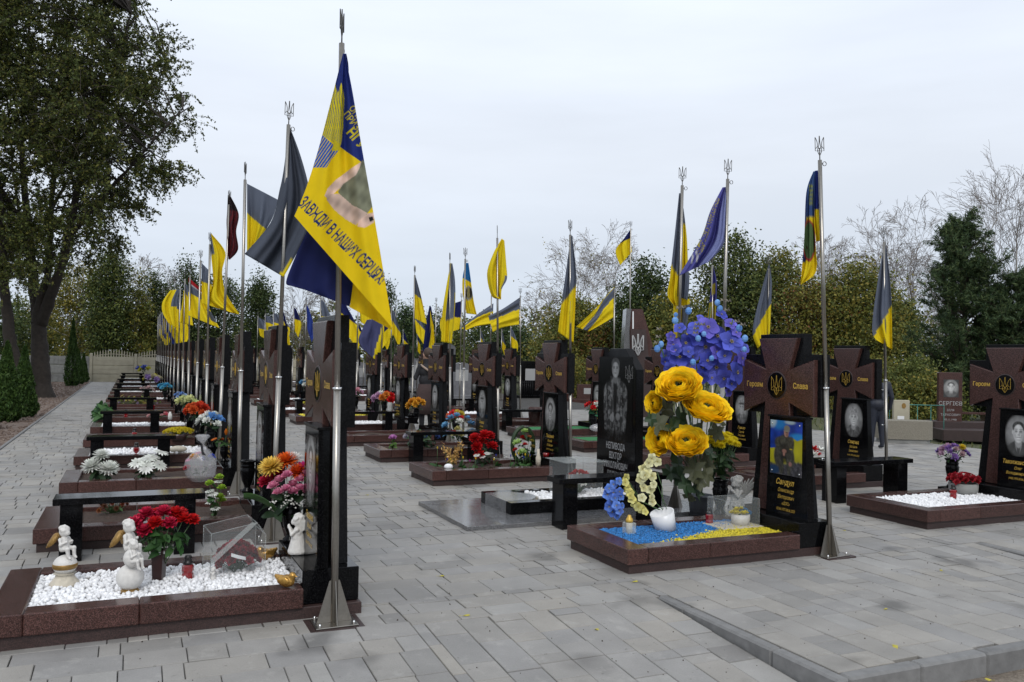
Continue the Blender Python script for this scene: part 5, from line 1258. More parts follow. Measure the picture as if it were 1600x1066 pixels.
def bloom(kind, c, nrm, R, col, r, lod=1.):
    col = [col] if not hasattr(col[0], '__len__') else col
    out = []
    U = lambda a, b_, n: r.uniform(a, b_, n)
    def P(n, *a, **k): out.append(petals(c, nrm, n, *a, r=r, **k))
    if kind == 'mum':
        for q, (n, e, l) in enumerate(((14, -.75, .9), (18, -.35, 1), (18, .05, 1), (16, .4, .95), (13, .75, .85), (10, 1.1, .75))):
            n = max(5, int(n * lod)); P(n, np.arange(n) * 6.283 / n + q * .4 + U(-.1, .1, n), e + U(-.1, .1, n), e + .45, R * l * .95, R * .24, R * .05, 0, col, cup=.25, seg=2)
    elif kind == 'daisy':
        n = 15; P(n, np.arange(n) * 6.283 / n, .15 + U(-.08, .08, n), -.15 + U(-.15, .15, n), R, R * .34, R * .06, 0, col, cup=.12, seg=3)
        n = 10; P(n, np.arange(n) * 6.283 / n, .9, 1.4, R * .12, R * .09, 0, R * .03, [(.45, .33, .04)], seg=1)
    elif kind in ('rose', 'peony'):
        lay = ((7, -.2, .5, 1, .95), (7, .25, .95, 1, .9), (6, .7, 1.4, .95, .8), (5, 1.1, 1.8, .9, .6), (4, 1.3, 1.9, .8, .4)) if kind == 'rose' else ((9, -.6, -.1, .9, .75), (11, -.15, .3, 1, .7), (11, .3, .75, 1, .6), (9, .7, 1.2, .9, .5), (8, 1.1, 1.7, .8, .4))
        for q, (n, e0, e1, l, w) in enumerate(lay):
            n = max(3, int(n * lod)); P(n, np.arange(n) * 6.283 / n + q * .9 + U(-.2, .2, n), e0 + U(-.12, .12, n), e1 + U(-.15, .2, n), R * l, R * w, R * .04, q * R * .03, col, cup=.3, seg=3)
    elif kind == 'ball':
        n = int(46 * lod); d = r.normal(size=(n, 3)); d /= np.linalg.norm(d, axis=1)[:, None]; A, B_, C_ = frame_of(nrm)
        d[:, 2] = np.abs(d[:, 2]) - .25; az = np.arctan2(d[:, 1], d[:, 0]); el = np.arcsin(np.clip(d[:, 2], -1, 1)); P(n, az, el, el + .5, R * .95, R * .42, R * .1, 0, col, cup=.3, seg=2)
    elif kind == 'five':
        n = 5; P(n, np.arange(n) * 6.283 / n + U(0, 1, 1), .35 + U(-.1, .1, n), -.1 + U(-.2, .1, n), R * .95, R * .98, R * .04, 0, col, cup=.10, seg=4)
        n = 6; P(n, np.arange(n) * 6.283 / n, .1, .3, R * .16, R * .17, R * .02, R * .13, [(.55, .42, .06)], seg=1)
        n = 5; P(n, np.arange(n) * 6.283 / n, .1, .3, R * .075, R * .09, 0, R * .16, [(.02, .015, .01)], seg=1)
    elif kind == 'tulip':
        n = 6; P(n, np.arange(n) * 1.047, 1.15, 1.75, R * 1.7, R * .95, R * .2, 0, col, cup=.35, seg=3)
    elif kind == 'ran':
        lay = 15
        for q in range(lay):
            f = q / (lay - 1); n = 5 + int(6 * (1 - f)); e0 = .10 + 1.15 * f; rr0 = R * (.34 * (1 - f) + .24)
            P(n, np.arange(n) * 6.283 / n + q * 1.3 + U(-.15, .15, n), e0 + U(-.06, .06, n), e0 + .75 + U(-.1, .1, n), R * (.66 - .38 * f), R * (1.02 - .55 * f), rr0 * .85, R * (.05 + .16 * f) + U(-.01, .01, n) * R, col, cup=.2, seg=4)
        n = 16; P(n, U(0, 6.28, n), U(.3, 1.1, n), U(.9, 1.7, n), R * .2, R * .09, U(0, .13, n) * R, R * .24, [(.015, .02, .012), (.10, .12, .04), (.02, .03, .015)], seg=2)
        n = 10; P(n, np.arange(n) * .63, .1, .2, R * .27, R * .2, 0, R * .22, [(.010, .012, .008)], seg=1)
    V = np.concatenate([o[0] for o in out]); C_ = np.concatenate([o[2] for o in out]); F_, b = [], 0
    for o in out: F_.append(o[1] + b); b += len(o[0])
    return V, np.concatenate(F_), C_
def bloom_obj(parent, *a, **k):
    V, F_, C_ = bloom(*a, **k); return link('bloom', mesh_np('bloom', V, F_, 'petal', True, C_), parent)
def joined(parts, name, parent, mat='petal', stuff=True):
    V = np.concatenate([p[0] for p in parts]); C_ = np.concatenate([p[2] for p in parts]); F_, b = [], 0
    for p in parts: F_.append(p[1] + b); b += len(p[0])
    o = link(name, mesh_np(name, V, np.concatenate(F_), mat, True, C_), parent)
    if stuff: o['kind'] = 'stuff'
    return o
def greenery(t, P, dirs, size, cols, seed, n_as=.5, name='leaves'):
    r = rng(seed); P = np.asarray(P, float); n = len(P); dirs = np.asarray(dirs, float); parts = []
    for i in range(n):
        parts.append(petals(P[i], dirs[i], 1, r.uniform(0, 6.28), r.uniform(.1, .9), r.uniform(-.8, .3), size * r.uniform(.7, 1.3), size * n_as, 0, 0, cols, r, cup=.15, seg=3))
    return joined(parts, name, t)
GRN = [(.02, .065, .015), (.03, .085, .02), (.045, .11, .03)]
DGR = [(.012, .032, .012), (.018, .045, .015), (.025, .055, .02)]
def bouquet(name, label, loc, blooms, leaf=(20, .08, GRN), spread_z=(.0, .16), neck=.03, group=None, seed=1, each=True, lod=1., cat='flowers', stems=True, base_z=0.):
    """blooms: (dx, dy, dz, radius, kind, colour[, normal]) relative to loc"""
    t = thing(name, label, cat, loc, 0, group); r = rng(seed); parts = []
    sm_ = MB()
    for q in blooms:
        c = np.array(q[:3], float); nr = np.array(q[6] if len(q) > 6 else (c[0] * 1.6 - .1, c[1] * 1.6 - .12, .7 if q[4] in ('mum', 'daisy', 'five', 'ball') else 1.), float)
        if each: bloom_obj(t, q[4], c, nr, q[3], q[5], r, lod)
        else: parts.append(bloom(q[4], c, nr, q[3], q[5], r, lod))
        if stems: sm_.tube([(c[0] * .15, c[1] * .15, base_z), (c[0] * .6, c[1] * .6, base_z + (c[2] - base_z) * .55), tuple(c)], .0025, 5)
    if parts: joined(parts, 'blooms', t)
    if stems: o = sm_.build('stems', 'stem_green', t); o['kind'] = 'stuff'
    if leaf[0]:
        n = leaf[0]; a = r.uniform(0, 6.28, n); R_x = max(abs(q[0]) for q in blooms) + .02; R_y = max(abs(q[1]) for q in blooms) + .02; f = r.uniform(.1, .8, n)
        P = np.stack([np.cos(a) * R_x * f, np.sin(a) * R_y * f, r.uniform(spread_z[0], spread_z[1], n)], 1); D = np.stack([np.cos(a) * .8, np.sin(a) * .8, np.full(n, .8)], 1)
        greenery(t, P, D, leaf[1], leaf[2], seed + 1)
    return t
def cluster(n, rx, ry, z0, z1, R, kind, cols, seed, dome=True):
    r = rng(seed); out = []
    for k in range(n):
        f = math.sqrt((k + .5) / n); a = k * 2.4; x, y = rx * f * math.cos(a), ry * f * math.sin(a); z = z0 + (z1 - z0) * (math.sqrt(max(0, 1 - f * f)) if dome else r.uniform())
        out.append((x, y, z, R * r.uniform(.85, 1.15), kind, cols[k % len(cols)], (x / max(rx, .01) - .35, y / max(ry, .01) - .35, .9)))
    return out
# ---- vessels
def urn(label, loc, h=.30, r_=.062, group='black granite vases'):
    t = thing('granite_vase', label, 'vase', loc, 0, group); b = MB()
    pr = [(0, 0), (.8, 0), (.8, .06), (.42, .14), (.45, .2), (.78, .38), (.98, .62), (1., .72), (.9, .76), (.9, .80), (.98, .82), (.9, .86), (.88, .92), (1.12, .96), (1.12, 1.), (.8, 1.), (.75, .9), (0, .88)]
    b.lathe([(p * r_, q * h) for p, q in pr], seg=24); b.build('body', 'black_granite', t)
    c = MB(); c.tube([(1.01 * r_ * math.cos(a), 1.01 * r_ * math.sin(a), .70 * h) for a in np.linspace(0, 6.2832, 25)], .0022, 5); c.build('turned_band', 'black_granite_edge', t); return t
def lantern(label, loc, s=1., col='candle_red', group='red grave candles'):
    t = thing('grave_candle', label, 'candle', loc, 0, group)
    b = MB(); b.lathe([(0, 0), (.030, 0), (.036, .008), (.036, .03), (.032, .045), (.037, .06), (.036, .085), (.028, .098), (0, .098)], seg=8, smooth=False); b.build('glass', col, t)
    c = MB(); c.lathe([(0, .098), (.030, .098), (.031, .112), (.024, .118), (.023, .135), (.026, .137), (.020, .150), (.016, .155), (0, .155)], seg=16); c.build('cap', 'candle_cap', t)
    t.scale = (s, s, s); return t

def oval_wing(b, m, s):
    for k in range(4):
        a = RAD(100 + k * 13); d_ = Vector((-.55 + .09 * k, m * .4, -.8)).normalized(); L = s * (.95 - .13 * k)
        n = 7; prof = [(Vector((-.004 * k, 0, s * .35)) + d_ * L * i / n, s * .20 * math.sin(math.pi * (i + .6) / (n + 1)) ** .7) for i in range(n + 1)]
        for (p, r0) in prof: b.ball(p, (r0, r0 * .35, r0), 8, 5)
        b.tube([p for p, _ in prof], [r0 * .5 for _, r0 in prof], 8)
# ================= near left grave
RED_ = [(.50, .008, .010), (.60, .012, .012), (.42, .006, .012)]; CRIM = [(.42, .012, .045), (.55, .02, .07)]
ang = thing('angel_figurine', 'white sitting angel with gold wings on a round pedestal, left of the two', 'figurine', (-.345, 5.885, .155), .5)
b = MB(); b.lathe([(0, 0), (.068, 0), (.066, .02), (.045, .045), (.04, .06), (.052, .066)], seg=20); b.build('pedestal_foot', 'plaster_cream', ang)
b = MB(); b.ball((0, 0, .105), (.055, .055, .048), 20, 12); b.build('pedestal_ball', 'plaster_white', ang); b = MB(); b.lathe([(.052, .088), (.0565, .096), (.0565, .108), (.052, .116)], seg=20); b.build('gold_band', 'old_gold', ang)
o = link('body', FUSED['cherub_sit'], ang, (-.01, 0, .125))
for m in (1, -1): b = MB(); oval_wing(b, m, .085); b.build('wing', 'old_gold', ang, (-.028, .014 * m, .225))
ang.rotation_euler.z = -.7; ang.scale = (1.25,) * 3
ang2 = thing('angel_figurine', 'white pair of cherubs embracing on a large ball with a gold foot', 'figurine', (.02, 5.60, .155), -.6)
b = MB(); b.ball((0, 0, .075), (.068, .068, .062), 22, 14); b.build('ball', 'plaster_white', ang2); b = MB(); b.lathe([(0, -.01), (.05, -.01), (.052, .005), (.035, .024), (0, .024)], seg=20); b.build('gold_foot', 'old_gold', ang2)
link('body', FUSED['cherub_pair'], ang2, (-.005, 0, .115))
for m in (1, -1): b = MB(); oval_wing(b, m, .095); b.build('wing', 'old_gold', ang2, (-.05, .015 + .014 * m, .255))
# roses
ang2.scale = (1.15, 1.15, 1.25)
v = thing('flower_vase', 'tall brown square vase holding the red roses', 'vase', (.185, 5.80, .15))
b = MB(); n4 = 4; b.lathe([(0, 0), (.040, 0), (.052, .21), (.047, .21), (.04, .1), (0, .1)], seg=4, smooth=False); b.build('body', 'plastic_dark', v); v.rotation_euler.z = .35
b = MB(); b.box(-.018, .018, -.002, .0, .185, .2); s_ = b.build('price_sticker', 'label_white', v, (-.002, -.0395, 0))
bl = [(-.15, -.02, .37, .058, 'peony', CRIM), (-.09, -.05, .33, .052, 'peony', CRIM), (-.08, .03, .42, .055, 'peony', CRIM), (-.03, -.05, .375, .052, 'peony', RED_), (.02, .0, .43, .056, 'peony', CRIM), (.05, -.06, .37, .05, 'peony', CRIM), (.09, .0, .42, .055, 'peony', RED_), (.135, -.03, .39, .05, 'peony', RED_), (.19, -.01, .375, .048, 'peony', RED_), (-.02, .06, .41, .05, 'peony', RED_), (.12, .05, .41, .05, 'peony', RED_), (-.12, .05, .38, .05, 'peony', CRIM)]
bouquet('rose_bouquet', 'bunch of red and crimson roses with green leaves in the brown vase', (.185, 5.80, .155), bl, (60, .085, GRN), (.19, .31), seed=3, base_z=.1)
lantern('red glass grave candle with black cap standing on the near white pebbles', (.355, 5.80, .155), 1.0)
# A-frame acrylic cover with a wreath
t = thing('acrylic_cover', 'clear acrylic cover with a sloping frosted ridge over the dark red wreath', 'cover', (.64, 5.86, .155), .08)
def slab(b, P, n, th):
    n = Vector(n).normalized() * th; vs = [Vector(p) for p in P] + [Vector(p) + n for p in P]; k = len(P)
    b.add(vs, [tuple(range(k))[::-1], tuple(range(k, 2 * k))] + [(i, (i + 1) % k, k + (i + 1) % k, k + i) for i in range(k)])
PRF = [(-.17, 0), (.17, 0), (.17, .27), (.11, .35), (-.17, .30)]
for y in (-.15, .146):
    b = MB(); slab(b, [(x_, y, z_) for x_, z_ in PRF], (0, 1, 0), .004); b.build('side_panel', 'acrylic', t)
b = MB(); slab(b, [(-.17, -.145, .30), (-.17, .145, .30), (-.17, .145, 0), (-.17, -.145, 0)], (1, 0, 0), .004); b.build('front_panel', 'acrylic', t)
b = MB(); slab(b, [(.11, -.15, .352), (.11, .15, .352), (.17, .15, .272), (.17, -.15, .272)], (0, 0, 1), .004); b.build('roof_panel', 'acrylic', t)
b = MB(); slab(b, [(-.168, -.156, .10), (-.168, -.156, .145), (.075, -.156, .355), (.115, -.156, .352)], (0, -1, 0), .005); b.build('ridge_strip', 'acrylic_frosted', t)
b = MB()
for y in (-.152, .152):
    for q in range(5): b.tube([(PRF[q][0], y, PRF[q][1]), (PRF[(q + 1) % 5][0], y, PRF[(q + 1) % 5][1])], .0024, 4)
for x_, z_ in ((-.17, .30), (.11, .35), (.17, .27)): b.tube([(x_, -.15, z_), (x_, .15, z_)], .0022, 4)
b.build('edge_strips', 'acrylic_frosted', t)['kind'] = 'stuff'
bouquet('red_wreath', 'dark red artificial wreath with a white ribbon inside the acrylic cover', (.66, 5.88, .165), cluster(36, .135, .115, .03, .17, .038, 'rose', [(.20, .005, .016), (.30, .01, .03), (.13, .004, .01)], 5), (14, .05, DGR), (.02, .08), seed=7, lod=.8)
b = MB(); b.grid(lambda s_, q: (-.05 + s_ * .09, -.115 - .01 * math.sin(s_ * 3), .115 - s_ * .03 + q * .022), 8, 2); o = b.build('white_ribbon', 'label_white'); o.location = (.66, 5.85, .18); tag(o, 'short white ribbon with torn edge lying on the dark red wreath', 'ribbon')
t = thing('angel_figurine', 'tiny white angel figurine at the corner of the acrylic cover', 'figurine', (.50, 5.69, .16), .4); link('body', FUSED['cherub_kneel'], t); t.scale = (.34,) * 3
t = thing('bird_figurine', 'shiny golden bird on the pebbles beside the acrylic cover', 'figurine', (.88, 6.12, .165), .4); link('body', FUSED['bird'], t); t.scale = (1.4,) * 3
t = thing('bird_figurine', 'shiny golden bird perched on the near kerb corner', 'figurine', (.885, 5.27, .192), 2.4); link('body', FUSED['bird'], t); t.scale = (1.3,) * 3
t = thing('angel_figurine', 'white kneeling angel praying on the black base of the near memorial', 'figurine', (1.03, 5.74, .282), -.35); link('body', FUSED['cherub_kneel'], t); t.scale = (1.05,) * 3
for m in (1, -1): b = MB(); wing_mb(b, (0, 0, 0), .11, m, 0, .35); b.build('wing', 'plaster_white', t, (.03, .015 * m, .14))
urn('black granite vase on the near memorial holding pink roses and chrysanthemums', (1.05, 6.14, .28), .30, .068)
PK_ = [(.72, .24, .40), (.78, .34, .48)]
bl = [(-.13, -.03, .23, .07, 'mum', (.75, .52, .10)), (-.02, .02, .26, .068, 'mum', (.75, .13, .012)), (.03, .05, .265, .06, 'mum', (.75, .72, .68)), (.05, -.04, .19, .06, 'mum', (.68, .09, .012)), (-.07, .02, .16, .05, 'peony', (.35, .008, .02)), (.09, .0, .20, .05, 'peony', (.62, .04, .25)), (-.16, .02, .12, .04, 'peony', (.5, .015, .06)), (.1, -.02, .15, .04, 'peony', (.65, .4, .12))]
bl += [(-.12 + .045 * k, -.09 + .02 * (k % 2), .10 + .035 * ((k * 7) % 3), .034, 'rose', PK_) for k in range(6)] + [(-.09 + .05 * k, -.12, .06 + .02 * (k % 2), .032, 'rose', PK_) for k in range(5)]
bl = [(q[0], q[1], q[2], q[3] * 1.32, *q[4:]) for q in bl]
bouquet('mixed_bouquet', 'bouquet of pink roses with yellow and orange chrysanthemums beside the near memorial', (1.03, 6.14, .58), bl, (26, .14, DGR), (-.12, .05), seed=9, base_z=-.05)
b = MB(); b.grid(lambda s_, q: (-.02 - s_ * .26, (q - .5) * .10 * math.sin(math.pi * (.15 + .8 * s_)), .10 - .25 * (1 - s_) ** 2 * .6 + .02 * math.cos(q * 6)), 10, 4); o = b.build('long_leaf', 'leaf_mid'); o.location = (1.0, 6.1, .52); tag(o, 'broad green leaf leaning out of the pink bouquet', 'leaf')
r = rng(4); joined([bloom('five', (x, y, z), (x, -.3, .3), .007, [(.7, .7, .66)], r) for x, y, z in r.uniform(-1, 1, (46, 3)) * [.12, .04, .05]], 'babys_breath', None).location = (1.0, 6.03, .58)
o = COL.objects['babys_breath']; tag(o, 'white tiny filler flowers under the pink roses', 'flowers')
# ================= left row, further graves
urn('black granite vase standing empty on the second memorial of the left row', (1.03, 8.45, .28), .30, .07)
WH = [(.74, .74, .70), (.68, .70, .64)]
bouquet('chrysanthemum_bunch', 'three big white chrysanthemums on the third grave of the left row', (-.28, 10.45, .155), [(-.10, 0, .17, .12, 'mum', WH), (.07, -.03, .14, .12, 'mum', WH), (-.01, .05, .28, .10, 'mum', WH)], (24, .12, DGR), (.0, .12), seed=21)
bouquet('daisy_bunch', 'white artificial daisies on the third grave, right of the chrysanthemums', (.19, 10.5, .155), [(-.11, 0, .19, .10, 'daisy', WH, (-.3, -.5, 1)), (-.02, -.07, .15, .09, 'daisy', WH, (-.2, -1, .6)), (.04, .05, .24, .09, 'daisy', WH, (.1, -.4, 1)), (.12, -.02, .16, .09, 'daisy', WH, (.5, -.6, .8)), (.13, .03, .30, .09, 'daisy', WH, (.3, -.2, 1)), (.0, .0, .23, .08, 'daisy', WH, (0, -.3, 1))], (20, .10, DGR), (.0, .1), seed=22)
bouquet('lily_bunch', 'white and lime lilies at the end of the second bench', (.70, 7.97, .155), [(x, y, z, .045, 'daisy' if k % 2 else 'rose', WH if k % 2 else [(.32, .48, .05)]) for k, (x, y, z) in enumerate([(-.05, 0, .28), (.02, .02, .30), (.05, -.02, .24), (-.02, -.03, .2), (.04, .0, .16), (-.04, .02, .12), (.06, .03, .12), (0, -.02, .07), (.03, .0, .33), (-.05, .0, .22)])], (16, .06, GRN), (.0, .25), seed=23)
bouquet('rusty_plant', 'small rust red garden plant in the soil behind the nearest bench', (-.12, 8.33, .15), cluster(26, .12, .1, .03, .16, .028, 'mum', [(.16, .035, .012), (.22, .07, .02), (.09, .03, .012)], 24), (10, .05, GRN), (.0, .08), seed=25, lod=.5)
t = bouquet('wrapped_bouquet', 'cellophane wrapped bouquet with black ribbon on the third grave of the left row', (.74, 10.2, .155), [(-.08, -.05, .26, .06, 'rose', [(.65, .30, .02)]), (.02, -.06, .24, .05, 'rose', [(.02, .05, .40)]), (.10, -.04, .26, .05, 'rose', [(.02, .05, .42)]), (-.13, -.02, .25, .05, 'daisy', [(.6, .08, .25)]), (-.15, -.02, .14, .05, 'rose', [(.4, .01, .03)]), (-.05, .02, .31, .05, 'daisy', [(.62, .12, .3)])], (8, .07, DGR), (.05, .2), seed=26)
b = MB(); b.lathe([(.10, 0), (.15, .06), (.17, .15), (.16, .24), (.09, .34), (.025, .40), (.03, .43), (.08, .50), (.06, .52)], seg=22); o = b.build('film_wrap', 'film', t)
r2 = random.Random(3)
for v_ in o.data.vertices: v_.co.x *= r2.uniform(.88, 1.12); v_.co.y *= r2.uniform(.88, 1.12)
b = MB(); b.tube([(.06, -.09, .24), (.0, -.12, .33), (-.01, -.04, .41), (-.04, .03, .44)], .014, 6); b.tube([(-.01, -.04, .41), (-.06, -.09, .46)], .012, 6); b.build('black_ribbon', 'cloth_black', t)
bouquet('tulip_pot', 'orange lilies in the vase behind the wrapped bouquet', (1.05, 10.95, .45), [(-.12, 0, .1, .04, 'daisy', [(.6, .14, .01)]), (.02, -.02, .15, .045, 'tulip', [(.6, .16, .01)]), (-.03, .02, .08, .035, 'rose', [(.5, .10, .01)])], (12, .08, GRN), (-.05, .08), seed=27)
urn('black granite vase holding orange lilies on the third memorial', (1.05, 10.95, .28), .18, .05)
def far_vase_flowers(x, y, z, h, label, cols, kind='ball', n=9, rad=.14, R=.055, seed=1, vase=True):
    if vase: urn('black granite vase under the ' + ' '.join(label.split()[:11]), (x, y, z), h, .06)
    bouquet('vase_bouquet', label, (x, y, z + h), cluster(n, rad, rad, .02, .17, R, kind, cols, seed), (14, .09, DGR), (-.04, .08), seed=seed, each=n < 12, lod=.7)
far_vase_flowers(1.02, 12.55, .28, .28, 'white and light blue carnations by the fourth memorial of the left row', [WH, WH, [(.12, .30, .62)]], 'ball', 11, .17, .07, 31)
far_vase_flowers(.99, 14.85, .28, .28, 'orange red bouquet by the fifth memorial of the left row', [[(.60, .05, .012)], [(.55, .09, .02)], [(.45, .03, .01)]], 'peony', 11, .17, .08, 32)
far_vase_flowers(.97, 17.3, .28, .28, 'pale yellow hydrangeas by the sixth memorial of the left row', [[(.60, .62, .30)], [(.52, .58, .25)]], 'ball', 7, .17, .09, 33)
far_vase_flowers(.97, 19.9, .28, .26, 'light blue flowers by the seventh memorial of the left row', [[(.16, .30, .62)], [(.3, .42, .66)]], 'ball', 9, .14, .05, 34)
far_vase_flowers(.9, 27.2, .2, .26, 'turquoise blue flowers by the tenth memorial of the left row', [[(.05, .30, .50)], [(.08, .35, .5)]], 'ball', 9, .2, .08, 35)
far_vase_flowers(.7, 34.5, .2, .3, 'yellow and violet bouquet at the far end of the left row', [[(.55, .50, .05)], [(.30, .20, .45)], [(.5, .45, .3)]], 'ball', 11, .3, .12, 36, False)
far_vase_flowers(.45, 29.8, .16, .1, 'pale pink bouquet near the far end of the left row', [[(.45, .30, .30)], [(.5, .42, .4)]], 'ball', 9, .22, .08, 37, False)
far_vase_flowers(.4, 37.0, .2, .6, 'tall blue and yellow bouquet by the far fence', [[(.12, .16, .5)], [(.5, .48, .05)]], 'ball', 8, .25, .12, 38, False)
bouquet('yellow_chrysanthemum_basket', 'low basket of yellow chrysanthemums by the fifth grave of the left row', (.72, 15.0, .25), cluster(40, .22, .14, .03, .10, .04, 'mum', [(.62, .50, .02), (.55, .45, .02)], 41), (8, .06, GRN), (.0, .04), seed=41, each=False, lod=.5)
b = MB(); b.lathe([(0, 0), (.10, 0), (.16, .10), (.15, .10), (.1, .02)], seg=16); o = b.build('basket', 'plastic_dark'); o.location = (.72, 15.0, .16); tag(o, 'dark basket under the low yellow chrysanthemums', 'basket')
bouquet('pink_wreath', 'low pink and white wreath by the seventh grave of the left row', (.55, 19.6, .2), cluster(26, .22, .14, .03, .10, .045, 'ball', [(.45, .05, .08), (.55, .3, .3)], 42), (8, .06, GRN), (.0, .04), seed=42, each=False, lod=.4)
bouquet('leafy_plant', 'low broad leaved green plant spilling over the eighth border of the left row', (-.55, 20.0, .12), cluster(3, .3, .3, .1, .15, .04, 'ball', [(.3, .4, .2)], 43), (120, .2, [(.04, .11, .03), (.06, .14, .04), (.03, .08, .03)]), (.02, .26), seed=43, stems=False, cat='plant', each=False)
bouquet('garden_flowers', 'patch of small violet and green garden flowers in the ninth border', (.15, 25.2, .15), cluster(40, .6, .3, .03, .14, .04, 'ball', [(.28, .22, .32), (.12, .18, .04), (.2, .2, .05)], 44), (60, .12, OLV), (.0, .2), seed=44, each=False, lod=.4)
b = MB(); b.ball((0, 0, .05), (.12, .09, .05), 12, 7); b.ball((-.12, 0, .05), (.035, .03, .03), 8, 6); o = b.build('tortoise_figurine', 'plaster_cream'); o.location = (.62, 12.9, .18); tag(o, 'pale tortoise figurine on the fourth border of the left row', 'figurine')
for i, (x, y, lb) in enumerate([(.08, 12.9, 'red grave candle on the fourth grave seen behind the white daisies'), (.06, 15.3, 'red grave candle on the fifth grave of the left row'), (-.1, 20.3, 'red grave candle on the seventh grave of the left row'), (.45, 22.6, 'red grave candle on the eighth grave of the left row'), (.5, 25.3, 'red grave candle on the ninth grave of the left row'), (.5, 23.0, 'pair mate red candle on the eighth grave of the left row')]): lantern(lb, (x, y, .16), 1.15)
b = MB(); b.lathe([(0, 0), (.04, 0), (.04, .1), (.02, .14), (.02, .16), (0, .16)], seg=12); o = b.build('white_candle', 'plaster_white'); o.location = (.75, 19.3, .18); tag(o, 'white candle holder beside the low pink wreath', 'candle')
# ================= blue and yellow grave
p = on_ground(1043, 829, .165)
t = thing('flower_pot', 'tilted white plastic pot lying on the blue gravel', 'pot', (p.x, p.y + .02, .165)); b = MB(); b.lathe([(0, 0), (.072, 0), (.085, .135), (.079, .135), (.066, .02), (0, .02)], seg=32); b.build('body', 'pot_white', t); t.rotation_euler = (.05, -.33, 0); t.scale = (1.22,) * 3
pot_top = np.array([p.x - .06, p.y, .30])
def orchid(name, label, base, path, bl, col, group, seed):
    t = thing(name, label, 'orchid', base, 0, group); b = MB(); b.tube(path, .0035, 6); b.build('stem', 'stem_green', t); r = rng(seed)
    for (x, y, z, R) in bl:
        V, F_, C_ = bloom('five', (x, y, z), (r.uniform(-.8, .2), -1, r.uniform(-.1, .5)), R, col, r); link('bloom', mesh_np('bloom', V, F_, 'petal', True, C_), t)
    return t
YL = [(.62, .56, .16), (.66, .62, .24)]
def wp(u, v, d): q = at_depth(u, v, d); return (q.x, q.y, q.z)
DP = depth_of((p.x, p.y, .3)) + .05
def orchid_px(label, pts, blooms, col, seed, d=DP):
    b0 = wp(*pts[0], d); rel = lambda q: (q[0] - b0[0], q[1] - b0[1], q[2] - b0[2])
    rr_ = random.Random(seed); orchid('orchid_stem', label, b0, [rel(wp(u, v, d + .04 * math.sin(i * 1.7))) for i, (u, v) in enumerate(pts)], [(*rel(wp(u, v, d - .05 + rr_.uniform(-.03, .04))), R * .88 * d / FPX) for u, v, R in blooms], col, 'artificial orchids in the white pot', seed)
orchid_px('cream yellow orchid spray arching upward from the white pot', [(1036, 797), (1012, 772), (995, 745), (1000, 738), (1015, 730)], [(1018, 716, 10), (1027, 722, 9), (1014, 724, 9), (1004, 733, 9), (1008, 742, 10), (1001, 748, 11), (1019, 744, 9), (1021, 757, 8), (1016, 765, 9), (1005, 762, 9), (1018, 777, 8), (1003, 778, 9), (1019, 785, 8), (1012, 736, 8)], [(.70, .66, .34), (.72, .70, .42)], 51)
orchid_px('yellow orchid spray hanging left of the white pot', [(1032, 797), (1008, 786), (992, 768), (982, 752), (978, 742)], [(978, 746, 8), (977, 754, 8), (981, 762, 8), (984, 770, 9), (979, 766, 7), (987, 780, 9), (991, 787, 9), (997, 792, 9), (1003, 796, 9), (1008, 800, 7), (985, 775, 7)], YL, 52)
orchid_px('blue orchid spray hanging over the left end of the border', [(1030, 797), (1002, 784), (982, 758), (965, 750), (955, 752)], [(967, 752, 8), (958, 757, 9), (952, 763, 9), (949, 773, 10), (958, 770, 9), (968, 768, 8), (970, 776, 8), (955, 783, 9), (952, 792, 10), (963, 790, 9), (968, 799, 8), (957, 800, 10), (964, 806, 8), (960, 778, 9), (972, 790, 6)], [(.09, .18, .58), (.12, .24, .66)], 53)
bpy.context.view_layer.update(); PINV = COL.objects['flower_pot'].matrix_world.inverted()
for k, (u, v) in enumerate([(1022, 758), (1004, 757)]):
    b = MB(); q0, q1 = Vector(wp(1036 + k * 6, 796, DP)), Vector(wp(u + 5, v - 20, DP + .05)); b.tube([q0, (q0 + q1) / 2 + Vector((.02, 0, .03)), q1], .003, 5); o = b.build('bare_stem', 'stem_green'); o.parent = COL.objects['flower_pot']; o.matrix_parent_inverse = Matrix.Identity(4); o.data.transform(PINV); (lambda *a: None)(o, 'bare green stem rising from the white pot, ' + ('taller one' if k == 0 else 'shorter one'), 'stem')
gp = on_ground(983, 834, .165)
t = thing('candle_jar', 'square glass candle holder with a golden lid on the blue gravel', 'candle', (gp.x, gp.y, .16))
b = MB(); b.box(-.043, .043, -.043, .043, 0, .1, .006); b.build('glass_cube', 'glass_jar', t); b = MB(); b.lathe([(0, .005), (.027, .005), (.027, .1), (0, .1)], seg=16); b.build('wax', 'plaster_cream', t)
b = MB(); b.lathe([(0, .1), (.03, .1), (.031, .115), (.026, .13), (.017, .142), (.014, .155), (.009, .16), (0, .16)], seg=16); b.build('lid', 'gold_paint', t)
lantern('dark red glass candle between the blue and the yellow gravel', (*on_ground(1108, 819, .165)[:2], .163), .95)
